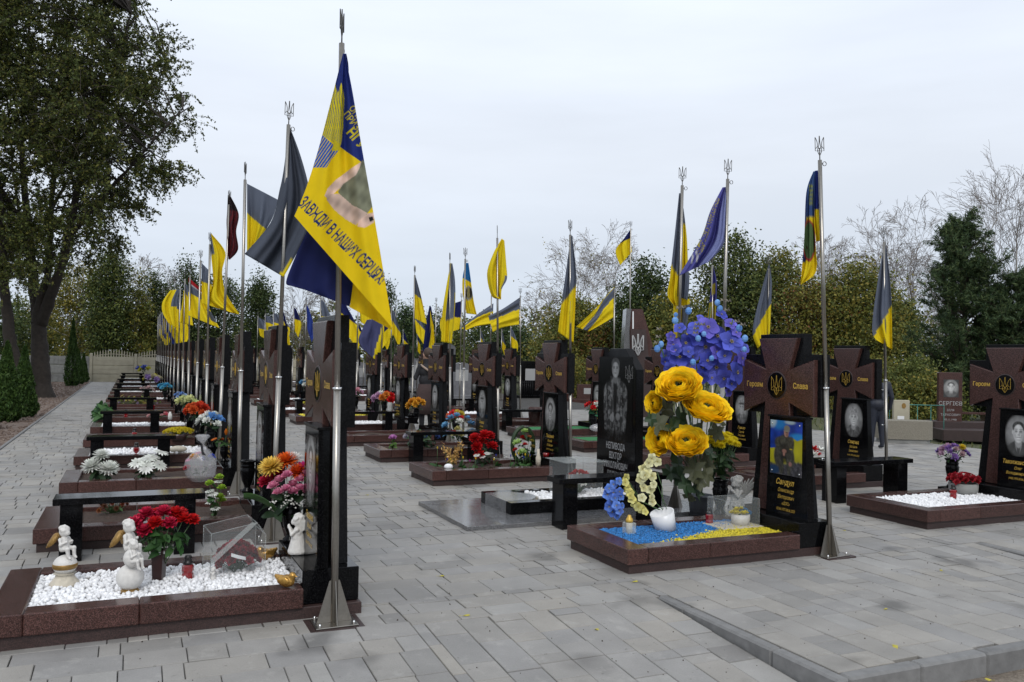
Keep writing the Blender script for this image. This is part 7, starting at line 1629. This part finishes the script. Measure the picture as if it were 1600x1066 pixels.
# older cemetery behind the right row
r = random.Random(17)
for i, (u, d, w, h, m, k) in enumerate([(905, 34, .9, 1.0, 'tombstone_grey', 0), (560, 40, .9, 1.4, 'tombstone_grey', 1), (720, 33, 1.0, 1.5, 'tombstone_grey', 1), (745, 36, .8, 1.75, 'black_granite', 0), (828, 33, .9, 1.6, 'black_granite', 0), (880, 31, .8, .7, 'brown_granite', 0), (700, 38, .6, 2.3, 'tombstone_grey', 1), (540, 36, .9, 1.5, 'marble_white', 1), (655, 42, .9, 1.6, 'tombstone_grey', 0), (600, 45, .9, 1.5, 'black_granite', 1), (850, 38, .8, 1.3, 'tombstone_grey', 0), (925, 30, 1.2, .75, 'brown_granite', 0), (500, 44, .7, 1.8, 'marble_white', 1), (765, 40, .8, 1.4, 'brown_granite', 1), (1080, 30, .8, 1.1, 'tombstone_grey', 0), (1555, 27, .8, 1.0, 'marble_white', 0), (1250, 29, .8, 1.1, 'brown_granite', 0)]):
    q = on_ground(u, 560 + FPX * 1.6 / d, -.1); t = thing('old_gravestone', f'upright {"rounded" if k else "square"} gravestone of the old cemetery, {ORD[i]} of those behind the flag rows', 'gravestone', (q.x, q.y, -.1), r.uniform(-.5, .1), 'older gravestones behind the flag rows')
    b = MB()
    if k: b.prism([(-w / 2, 0), (w / 2, 0), (w / 2, h - w / 3)] + [(w / 2 * math.cos(a), h - w / 3 + w / 3 * math.sin(a)) for a in np.linspace(.3, 2.84, 8)] + [(-w / 2, h - w / 3)], -.06, .06, 'y')
    else: b.box(-w / 2, w / 2, -.06, .06, 0, h, .01)
    b.build('slab', m, t); b = MB(); b.box(-w * .65, w * .65, -.25, .25, -.02, .18, .01); b.build('plinth', m, t)
    b = MB(); b.box(-w * .28, w * .28, -.066, -.0605, h * .5, h * .8); b.build('plaque', 'silver_line' if m != 'silver_line' else 'black_granite', t)
# people
def person(u, v_feet, v_head, d, rz, body, label, hair, coat):
    p0 = at_depth(u, 600, d); H_ = at_depth(u, v_head, d).z; t = thing('person', label, 'person', (p0.x, p0.y, 0), rz); s_ = H_ / 1.74; t.scale = (s_,) * 3
    link('body', FUSED[body], t); link('head', FUSED['head'], t, (.015, 0, 1.62))
    b = MB(); b.ball((-.018, 0, .022), (.105, .09, .115), 14, 10); hr = fuse_cut(b); o = link('hair', hr, t, (.0, 0, 1.63)); return t
def fuse_cut(b):
    me = b.mesh('hair', 'hair_brown'); bm = bmesh.new(); bm.from_mesh(me); bmesh.ops.delete(bm, geom=[v for v in bm.verts if v.co.x > .052 and v.co.z < .075], context='VERTS'); bm.to_mesh(me); bm.free(); me.polygons.foreach_set('use_smooth', [True] * len(me.polygons)); return me
pa = person(667, 660, 545, 17.6, 1.95, 'person_a', 'person in black top with a tan shoulder strap standing between the middle crosses', 1, 0)
b = MB(); b.ball((0, 0, 0), (.05, .05, .05), 10, 8); b.build('hair_bun', 'hair_brown', pa, (-.10, 0, 1.66))
b = MB(); b.tube([(-.02, .19, 1.41), (-.155, .1, 1.3), (-.165, -.03, 1.18), (-.15, -.16, 1.03), (-.03, -.2, .95)], .024, 6); b.build('shoulder_strap', 'strap_tan', pa)
b = MB(); b.lathe([(.0, .42), (.21, .42), (.215, .6), (.2, .85), (.165, 1.02), (0, 1.02)], seg=20, sq=(.95, 1.1)); b.build('skirt', 'cloth_brown', pa)
person(1371, 692, 574, 16.4, 1.2, 'person_b', 'person in dark navy padded coat mostly hidden behind a cross at right', 1, 1)
# low metal railing and posts glimpsed in the far middle
t = thing('iron_fence', 'low dark iron fence glimpsed between the far crosses', 'fence', (0, 0, 0)); q0, q1 = on_ground(806, 622, 0), on_ground(832, 622, 0)
for k in range(9): q = q0.lerp(q1, k / 8); b = MB(); b.tube([(q.x, q.y, 0), (q.x, q.y, .7)], .02, 5); b.build('bar', 'black_granite_edge', t)
b = MB(); b.tube([(q0.x, q0.y, .62), (q1.x, q1.y, .62)], .02, 5); b.build('rail', 'black_granite_edge', t)
# ================================================================== FLAGS
CY, CS, CN, CV, CB = (.80, .63, .014), (.13, .15, .20), (.012, .018, .10), (.055, .055, .26), (.02, .12, .42)
def resample(P, t):
    P = np.asarray(P, float); x = np.linspace(0, 1, len(P)); return np.stack([np.interp(t, x, P[:, 0]), np.interp(t, x, P[:, 1])], -1)
def smooth_line(P, n=24): return np.array(arc_pts([tuple(p) for p in P], max(2, n // max(1, len(P) - 1))))
def panel_mesh(L, R, D, colf, amp, seed, nu=22, nv=44, folds=1.6, off=0., px=True):
    """cloth between a left and a right edge, with real folds in depth"""
    L, R = smooth_line(L), smooth_line(R); t = np.linspace(0, 1, nv + 1); s = np.linspace(0, 1, nu + 1); A, B_ = resample(L, t), resample(R, t)
    UV = A[:, None] * (1 - s)[None, :, None] + B_[:, None] * s[None, :, None]; S_, T_ = np.meshgrid(s, t); r = rng(seed); ph = r.uniform(0, 6.28, 3)
    w = np.sin(2 * math.pi * (S_ * folds + .22 * np.sin(2.6 * T_ + ph[1])) + ph[0]) * .7 + np.sin(2 * math.pi * (S_ * folds * 2.3 - .4 * T_) + ph[2]) * .3
    Dm = D + off + amp * w * np.minimum(1, .15 + T_ * 1.6)
    C_ = colf(UV[..., 0], UV[..., 1], S_, T_)
    F3, R3, U3 = [np.array(q) for q in (CF, CR, CU)]
    V = (np.array(CPOS) + (F3 + R3 * ((UV[..., 0:1] - 800) / FPX) - U3 * ((UV[..., 1:2] - 533) / FPX)) * Dm[..., None]).reshape(-1, 3)
    i = np.arange((nu + 1) * (nv + 1)).reshape(nv + 1, nu + 1); Fc = np.stack([i[:-1, :-1], i[1:, :-1], i[1:, 1:], i[:-1, 1:]], -1).reshape(-1, 4)
    return V, Fc, C_.reshape(-1, 3)
def two(top, bot, tl=.5, tr=.5): return lambda u, v, s, t: np.where((t < tl + (tr - tl) * s)[..., None], np.array(top), np.array(bot))
def one(c): return lambda u, v, s, t: np.broadcast_to(np.array(c), u.shape + (3,)).copy()
FLAGGED = set()
def flag(key, label, panels, amp=.05, seed=1, group='flags on the poles', d_off=0.):
    T = POLES[key][1]; D = depth_of(T) + d_off; Vs, Fs, Cs, b = [], [], [], 0; FLAGGED.add(key)
    for k, p in enumerate(panels):
        V, Fc, C_ = panel_mesh(p[0], p[1], D, p[2], amp * (p[3] if len(p) > 3 else 1), seed + k, off=(p[4] if len(p) > 4 else -.03 * k), nu=(p[5] if len(p) > 5 else 22), nv=(p[6] if len(p) > 6 else 44))
        Vs.append(V); Fs.append(Fc + b); Cs.append(C_); b += len(V)
    V = np.concatenate(Vs); o_ = np.array(T); me = mesh_np('flag', V - o_, np.concatenate(Fs), 'flag_cloth', True, np.concatenate(Cs))
    o = link('flag', me, None, tuple(o_)); tag(o, label, 'flag', group)
    so = o.modifiers.new('hem', 'SOLIDIFY'); so.thickness = .002; so.offset = 0
    return o
# --- the big printed banner
def inpoly(u, v, P):
    c = np.zeros(u.shape, bool); n = len(P)
    for i in range(n):
        x1, y1 = P[i]; x2, y2 = P[(i + 1) % n]
        if y1 == y2: continue
        c ^= ((y1 > v) != (y2 > v)) & (u < (x2 - x1) * (v - y1) / (y2 - y1) + x1)
    return c
def text_on(u, v, key, x0, y0, ang, length, height, xr=None):
    """mask of a line of text starting at (x0, y0), running at ang degrees downwards, of given length and cap height"""
    V, T = TXT[key]; xa, xb = V[:, 0].min(), V[:, 0].max(); ca, sa = math.cos(RAD(ang)), math.sin(RAD(ang))
    lx = ((u - x0) * ca + (v - y0) * sa) / length * (xb - xa) + xa; ly = (((u - x0) * sa - (v - y0) * ca)) / height * .72
    W_, H_ = 900, 90; M = raster(key, W_, H_, xa, xb, -.1, .8); ix = ((lx - xa) / (xb - xa) * W_).astype(int); iy = ((ly + .1) / .9 * H_).astype(int)
    ok = (ix >= 0) & (ix < W_) & (iy >= 0) & (iy < H_); return ok & M[iy.clip(0, H_ - 1), ix.clip(0, W_ - 1)]
def banner_col(u, v, s, t):
    YB, BB = np.array((.86, .64, .008)), np.array((.018, .034, .20)); vb_ = 208 + (u - 500) * .70
    C_ = np.where((v < vb_)[..., None], BB, YB); C_ = C_.copy()
    def put(m, c): C_[m] = c
    # upper wing, yellow feathers on blue
    uw = inpoly(u, v, [(524, 131), (528, 146), (533.5, 129), (538, 152), (536, 200), (533, 226), (520, 222), (501, 211), (507, 184), (514, 160)]); a2 = np.arctan2(540 - u, 300 - v); put(uw & ((a2 * 34) % 1 > .16) & ((a2 * 34 + v * .03) % 1 > .1), (.72, .62, .02))
    for k, P in enumerate([] and [[(524, 131), (528, 150), (526, 205), (516, 214), (515, 175)], [(533.5, 129), (537, 150), (534, 224), (527, 222), (529, 160)], [(517, 152), (520, 180), (515, 215), (508, 210), (511, 175)], [(510, 172), (511, 190), (508, 212), (502, 206), (505, 188)]]): put(inpoly(u, v, P) & (v < vb_ + 4), (.74, .64, .02))
    for k in range(9):
        a = 209 + k * 4.5; x = 500 + k * 3.2
    lw = inpoly(u, v, [(501, 208), (494, 232), (487, 262), (498, 262), (510, 262), (517, 250), (530, 234), (516, 222)]) ; ph = ((u * 1.1 + v * .75) / 5.2) % 1; put(lw & (ph > .24), (.04, .12, .50))
    put(inpoly(u, v, [(522, 218), (532, 226), (530, 236), (518, 236)]), (.62, .52, .02))
    put(text_on(u, v, 'f2', 541, 208, 50, 34, 15), (.66, .55, .02)); put(text_on(u, v, 'f3', 536, 180, 51, 88, 11), (.60, .5, .03)); put(text_on(u, v, 'f4', 545, 170, 51, 96, 10), (.60, .5, .03))
    # soldier without a face: arm, shirt, trousers, hands
    n = np.sin(u * .33 + v * .12) * .10 + np.sin(u * .11 - v * .23 + 1) * .16 + np.sin(u * .5 + v * .41) * .05 + 1
    def puts(m, c): C_[m] = np.array(c) * n[m][:, None]
    puts(inpoly(u, v, [(566, 252), (572, 262), (546, 282), (521, 303), (512, 311), (507, 306), (512, 294), (524, 282), (548, 264)]), (.80, .60, .50))
    puts(inpoly(u, v, [(566, 250), (574, 256), (583, 322), (572, 336), (556, 326), (538, 312), (528, 300), (536, 288), (556, 274), (562, 262)]), (.24, .245, .17))
    puts(inpoly(u, v, [(517, 303), (530, 303), (550, 320), (574, 333), (566, 342), (556, 352), (540, 343), (522, 328), (510, 312)]), (.66, .50, .42))
    puts(inpoly(u, v, [(574, 334), (586, 332), (584, 348), (570, 356), (558, 354), (562, 344)]), (.80, .58, .48)); put(inpoly(u, v, [(576, 340), (582, 338), (584, 344), (578, 347)]), (.02, .02, .02))
    put(text_on(u, v, 'f1', 465, 319, 44.6, 180, 19), (.015, .035, .16))
    hem = (s + t * 0 > 2); return C_
flag(('L', 0), 'large blue and yellow memorial banner with wings, a soldier and blue lettering', [
    ([(536, 84), (520, 148), (499, 228), (479, 292), (460, 338)], [(539, 84), (551, 145), (566, 235), (590, 370), (614, 514)], banner_col, .8, -.10, 230, 420),
    ([(484, 352), (462, 400), (447, 441), (458, 446)], [(560, 420), (556, 440), (550, 462), (546, 479)], one((.014, .020, .10)), .6, .06),
    ([(556, 410), (552, 440), (548, 470), (546, 480)], [(590, 450), (602, 480), (608, 500), (613, 516)], one((.84, .60, .008)), .6, .05),
    ([(538, 84), (541, 100), (543, 118)], [(541, 84), (544, 100), (545, 118)], one((.012, .02, .12)), .5, .03)], .05, 5)
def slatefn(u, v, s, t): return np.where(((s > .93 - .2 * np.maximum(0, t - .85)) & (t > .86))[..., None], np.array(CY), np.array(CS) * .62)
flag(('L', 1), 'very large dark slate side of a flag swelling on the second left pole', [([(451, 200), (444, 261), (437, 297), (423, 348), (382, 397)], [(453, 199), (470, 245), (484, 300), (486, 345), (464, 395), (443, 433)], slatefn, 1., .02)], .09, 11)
flag(('L', 2), 'slate and yellow flag stretched toward the large slate flag', [([(386, 287), (386, 318), (386, 350), (386, 393)], [(434, 312), (428, 335), (418, 355), (404, 376)], two(CS, CY, .50, .72))], .06, 13)
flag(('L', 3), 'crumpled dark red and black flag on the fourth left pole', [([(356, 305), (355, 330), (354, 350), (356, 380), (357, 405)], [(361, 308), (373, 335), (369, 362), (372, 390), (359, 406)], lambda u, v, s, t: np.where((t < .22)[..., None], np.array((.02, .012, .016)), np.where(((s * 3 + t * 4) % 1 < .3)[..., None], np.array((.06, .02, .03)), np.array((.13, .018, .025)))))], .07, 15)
flag(('L', 4), 'yellow flag twisted on the fifth left pole with a long pointed corner', [([(329, 365), (330, 400), (333, 440), (326, 472), (352, 486)], [(331, 366), (352, 394), (347, 425), (353, 458), (375, 492)], lambda u, v, s, t: np.where(((s < .25) & (t < .25))[..., None], np.array(CS), np.array(CY)))], .09, 17)
flag(('L', 5), 'flag with slate top and broad yellow lower part on the sixth left pole', [([(315, 411), (315, 440), (315, 474)], [(328, 424), (332, 450), (348, 484)], two(CS, CY, .50, .42))], .07, 19)
def redfn(u, v, s, t): return np.where((t < .16)[..., None], np.array((.36, .012, .018)), np.where((t < .22)[..., None], np.array((.4, .4, .42)), np.where(((t < .42) | ((s > .8) & (t > .62) & (t < .85)))[..., None], np.array(CS) * .8, np.array(CY))))
flag(('L', 6), 'red, dark and yellow flag on the seventh left pole', [([(295, 434), (294, 461), (294, 493)], [(312, 450), (325, 478), (343, 513)], redfn)], .08, 21)
flag(('L', 7), 'yellow flag with a slate strip on the eighth left pole', [([(288, 440), (286, 465), (280, 504)], [(293, 447), (297, 475), (302, 509)], two(CS, CY, .3, .4))], .07, 23)
flag(('L', 8), 'yellow flag curling like a crescent on the ninth left pole', [([(266, 454), (254, 472), (254, 488), (263, 505)], [(282, 452), (277, 470), (276, 490), (277, 514)], lambda u, v, s, t: np.where(((s > .62) & (t < .5))[..., None], np.array(CS), np.array(CY)))], .08, 25)
# middle row
flag(('M', 8), 'slate violet flag with a yellow edge hanging just right of the banner tip', [([(573, 500), (566, 515), (560, 532), (566, 545)], [(600, 497), (600, 520), (597, 545), (592, 567)], lambda u, v, s, t: np.where((s > .93 - .28 * t)[..., None], np.array(CY), np.array((.07, .075, .17))))], .07, 27)
flag(('M', 7), 'flag with slate corner and yellow body right of the near banner', [([(648, 432), (648, 462), (648, 498)], [(650, 434), (659, 468), (667, 507)], two(CS, CY, .46, .50))], .06, 29)
flag(('M', 6), 'long hanging slate flag with yellow edges in the middle row', [([(704, 411), (697, 450), (691, 490), (689, 534)], [(707, 412), (711, 440), (711, 480), (706, 537)], lambda u, v, s, t: np.where(((s > .3) & (t < .76) & (s < .94 + .3 * (t < .5)))[..., None], np.array(CS) * 1.2, np.array(CY)))], .07, 31)
def emblem(u, v, s, t):
    C_ = np.where((t < .36)[..., None], np.array((.02, .16, .40)), np.array(CY)).copy(); d_ = np.hypot((u - 732.5) / 7, (v - 458) / 11); C_[d_ < 1] = (.30, .30, .30); C_[d_ < .75] = (.05, .045, .04); C_[(np.abs(u - 732) < 2) & (d_ < .8)] = (.3, .26, .1); return C_
flag(('M', 5), 'light blue and yellow flag with a round grey emblem', [([(728, 411), (723, 433), (723, 458), (729, 490)], [(732, 411), (736, 440), (740, 470), (745, 492)], emblem)], .05, 33)
flag(('M', 4), 'almost fully yellow flag folded over itself high in the middle row', [([(784, 373), (771, 396), (761, 428), (768, 462), (782, 468)], [(788, 376), (791, 413), (792, 436), (784, 452), (783, 468)], lambda u, v, s, t: np.where(((s > .9) & (t > .45) & (t < .75))[..., None], np.array(CS), np.array(CY)))], .09, 35)
flag(('M', 3), 'tall hanging flag, slate above yellow, left of the pointed stele', [([(892, 367), (885, 420), (878, 470), (872, 519)], [(894, 369), (900, 425), (899, 475), (896, 536)], two(CS, CY, .70, .47))], .06, 37)
flag(('M', 2), 'folded slate and yellow flag on the left of the two poles behind the blue flowers', [
    ([(1061, 302), (1054, 370), (1047, 432), (1043, 462), (1054, 478)], [(1064, 302), (1063, 370), (1061, 432), (1060, 462), (1058, 478)], two(CS, CY, .42, .50), 1, .02),
    ([(1067, 325), (1067, 370), (1065, 412), (1060, 440), (1058, 463)], [(1068, 326), (1073, 370), (1075, 412), (1077, 440), (1074, 469)], lambda u, v, s, t: np.where(((t > .15) & (t < .6))[..., None], np.array(CY), np.array(CS) * 1.2), 1, .05),
    ([(1053, 460), (1052, 500), (1053, 528)], [(1078, 468), (1077, 484), (1070, 528)], lambda u, v, s, t: np.where(((s > .5) & (t > .3))[..., None], np.array(CS), np.array(CY)), 1, .12)], .06, 39)
def violet(u, v, s, t):
    C_ = np.where((s > .62)[..., None], np.array((.24, .27, .52)), np.array((.10, .10, .36))).copy()
    C_[text_on(u, v, 'f5', 1096, 398, -72, 92, 10)] = (.42, .36, .07); C_[inpoly(u, v, [(1096, 352), (1104, 350), (1101, 362), (1092, 372), (1094, 386), (1088, 384), (1089, 368)])] = (.45, .36, .04)
    C_[inpoly(u, v, [(1080, 392), (1084, 400), (1082, 412), (1079, 412), (1081, 401), (1078, 393)])] = (.5, .5, .55); C_[inpoly(u, v, [(1089, 392), (1092, 400), (1090, 410), (1087, 410), (1088, 401), (1086, 393)])] = (.5, .5, .55); return C_
flag(('M', 1), 'violet military flag with yellow emblem blowing to the left', [([(1129, 293), (1110, 330), (1095, 373), (1061, 431)], [(1136, 292), (1136, 330), (1131, 380), (1108, 409)], violet, 1., .02, 60, 110)], .08, 41)
def unit(u, v, s, t):
    C_ = np.where((v < 340 + (u - 1256) * -.1)[..., None], np.array((.05, .10, .26)), np.array(CY)).copy(); C_[(u < 1261 - (v - 300) * .02) & (v < 410)] = (.03, .05, .17)
    d_ = np.hypot((u - 1264) / 10.5, (v - 376) / 33); C_[d_ < 1] = (.42, .05, .05); C_[d_ < .86] = (.10, .17, .07); C_[(d_ < .5) & (v > 385) & (u < 1262)] = (.06, .03, .015)
    C_[(np.abs(u - 1267) < 3) & (v > 288) & (v < 320) & (((v * .45).astype(int) % 3) > 0)] = (.25, .28, .10); return C_
flag(('M', 0), 'tall folded flag with a green oval red rimmed emblem on the right pole', [
    ([(1271, 268), (1260, 301), (1257, 369), (1254, 409), (1251, 446)], [(1274, 268), (1272, 320), (1274, 380), (1275, 424), (1254, 443)], unit, 1., 0., 30, 80),
    ([(1273, 267), (1271, 310), (1272, 345), (1275, 378)], [(1281, 266), (1283, 310), (1283, 345), (1283, 376)], two((.015, .03, .20), CY, .49, .49), .7, .05)], .045, 43)
# right row
flag(('R', 0), 'hanging flag with slate upper and yellow lower part right of the last pole pair', [([(1382, 382), (1372, 436), (1363, 517), (1379, 537)], [(1385, 388), (1390, 430), (1393, 477), (1394, 547)], two(CS, CY, .74, .67))], .06, 45)
flag(('R', 1), 'hanging slate and yellow flag between the violet flag and the emblem flag', [([(1201, 413), (1189, 457), (1176, 516), (1184, 545)], [(1203, 416), (1206, 443), (1205, 474), (1203, 521)], two(CS, CY, .74, .66))], .06, 47)
def vio2(u, v, s, t): C_ = np.where((t > .72)[..., None], np.array((.35, .28, .03)), np.array((.055, .055, .24))).copy(); C_[(t > .45) & (t < .62) & (np.abs(s - .5) < .3)] = (.4, .33, .04); return C_
flag(('R', 2), 'narrow violet flag with yellow marks behind the blue flowers', [([(1114, 418), (1111, 450), (1105, 500)], [(1115, 418), (1120, 445), (1118, 500)], vio2)], .05, 49)
flag(('R', 3), 'yellow flag with a diagonal slate band blowing left before the monument', [([(900, 511), (928, 485), (946, 464), (960, 448)][::-1], [(920, 518), (938, 508), (950, 501), (961, 495)][::-1], lambda u, v, s, t: np.where(((s > .0 + .0 * t) & (s < .34 + .1 * t) & (t < .45)) [..., None] | ((s > (t - .4) * .9) & (s < .34 + (t - .4) * .95) & (t >= .40))[..., None], np.array(CS), np.array(CY)))], .06, 51)
flag(('R', 4), 'flag flying straight out to the left, slate above yellow', [([(763, 494), (785, 483), (812, 465)], [(770, 519), (785, 512), (811, 507)], lambda u, v, s, t: np.where((s < .30 + .13 * t)[..., None], np.array(CS), np.array(CY)))], .06, 53)
flag(('R', 5), 'flag flying left, overlapped by the straight flying one', [([(720, 513), (745, 492), (771, 474)], [(728, 516), (745, 510), (770, 506)], lambda u, v, s, t: np.where((s < .12 + .28 * t)[..., None], np.array(CS), np.array(CY)))], .06, 55)
flag(('R', 7), 'narrow navy and yellow flag above the person in black', [([(671, 478), (665, 510), (660, 556)], [(673, 478), (674, 510), (668, 556)], one(CN), 1, .02), ([(672, 480), (672, 510), (671, 545)], [(674, 480), (678, 515), (679, 545)], two(CN, CY, .1, .4), 1, -.02)], .06, 57)
flag(('MON', 0), 'small flag flying left on the tall pole behind the monument', [([(986, 357), (986, 375), (987, 394)], [(975, 373), (962, 392), (969, 415)], two(CN, CY, .42, .25))], .08, 59)
# extra small poles of the old cemetery
for i, (u, vt, d) in enumerate([(751, 513, 31), (784, 515, 33), (798, 509, 32), (652, 521, 36), (630, 515, 38), (560, 505, 36), (612, 480, 24)]):
    p = at_depth(u, 560, d); flagpole(('O', i), p.x, p.y, f'thin flagpole of the old cemetery, {ORD[i]} of those behind the rows', (u, vt), .3 * i, clamps=False)
# all remaining poles carry ordinary two-colour flags, each draped its own way
r = random.Random(23)
for key in list(POLES):
    if key in FLAGGED: continue
    T = POLES[key][1]; D = depth_of(T); k_ = FPX / D; c = T - CPOS; u0 = 800 + FPX * c.dot(CR) / D; v0 = 533 - FPX * c.dot(CU) / D + 2
    a = {'L': 1, 'M': r.choice([1, 1, -1]), 'R': r.choice([-1, 1]), 'O': 1}[key[0]]; w = r.uniform(.22, .75) * k_; h = .88 * k_; dz = r.uniform(.15, .75) * k_
    if key[0] == 'O': w *= .5; h *= .8; dz *= .6
    L = [(u0, v0), (u0 + a * .02 * k_, v0 + h * .5), (u0 + a * w * .12, v0 + h)]; R = [(u0 + a * w * .35, v0 + dz * .4), (u0 + a * w, v0 + dz + h * .45), (u0 + a * w * r.uniform(.6, 1.15), v0 + dz + h)]
    nm = {'L': 'left row', 'M': 'middle row', 'R': 'right row', 'O': 'old cemetery behind'}[key[0]]; top = CS if r.random() < .7 else CN
    if key in (('L', 15), ('L', 13), ('M', 12)): cf, lb = one((.03, .06, .30)), 'plain blue flag'
    elif key == ('L', 11): cf, lb = two((.10, .25, .42), CY, .6, .6), 'pale blue and yellow flag'
    else: cf, lb = two(top, CY, r.uniform(.3, .6), r.uniform(.25, .55)), 'small slate and yellow flag' if top == CS else 'small navy and yellow flag'
    flag(key, f'{lb} on pole {ORD[key[1]]} in line of the {nm}', [(L, R, cf)], .06, 200 + key[1] * 7 + ord(key[0]), 'small flags on the far poles')
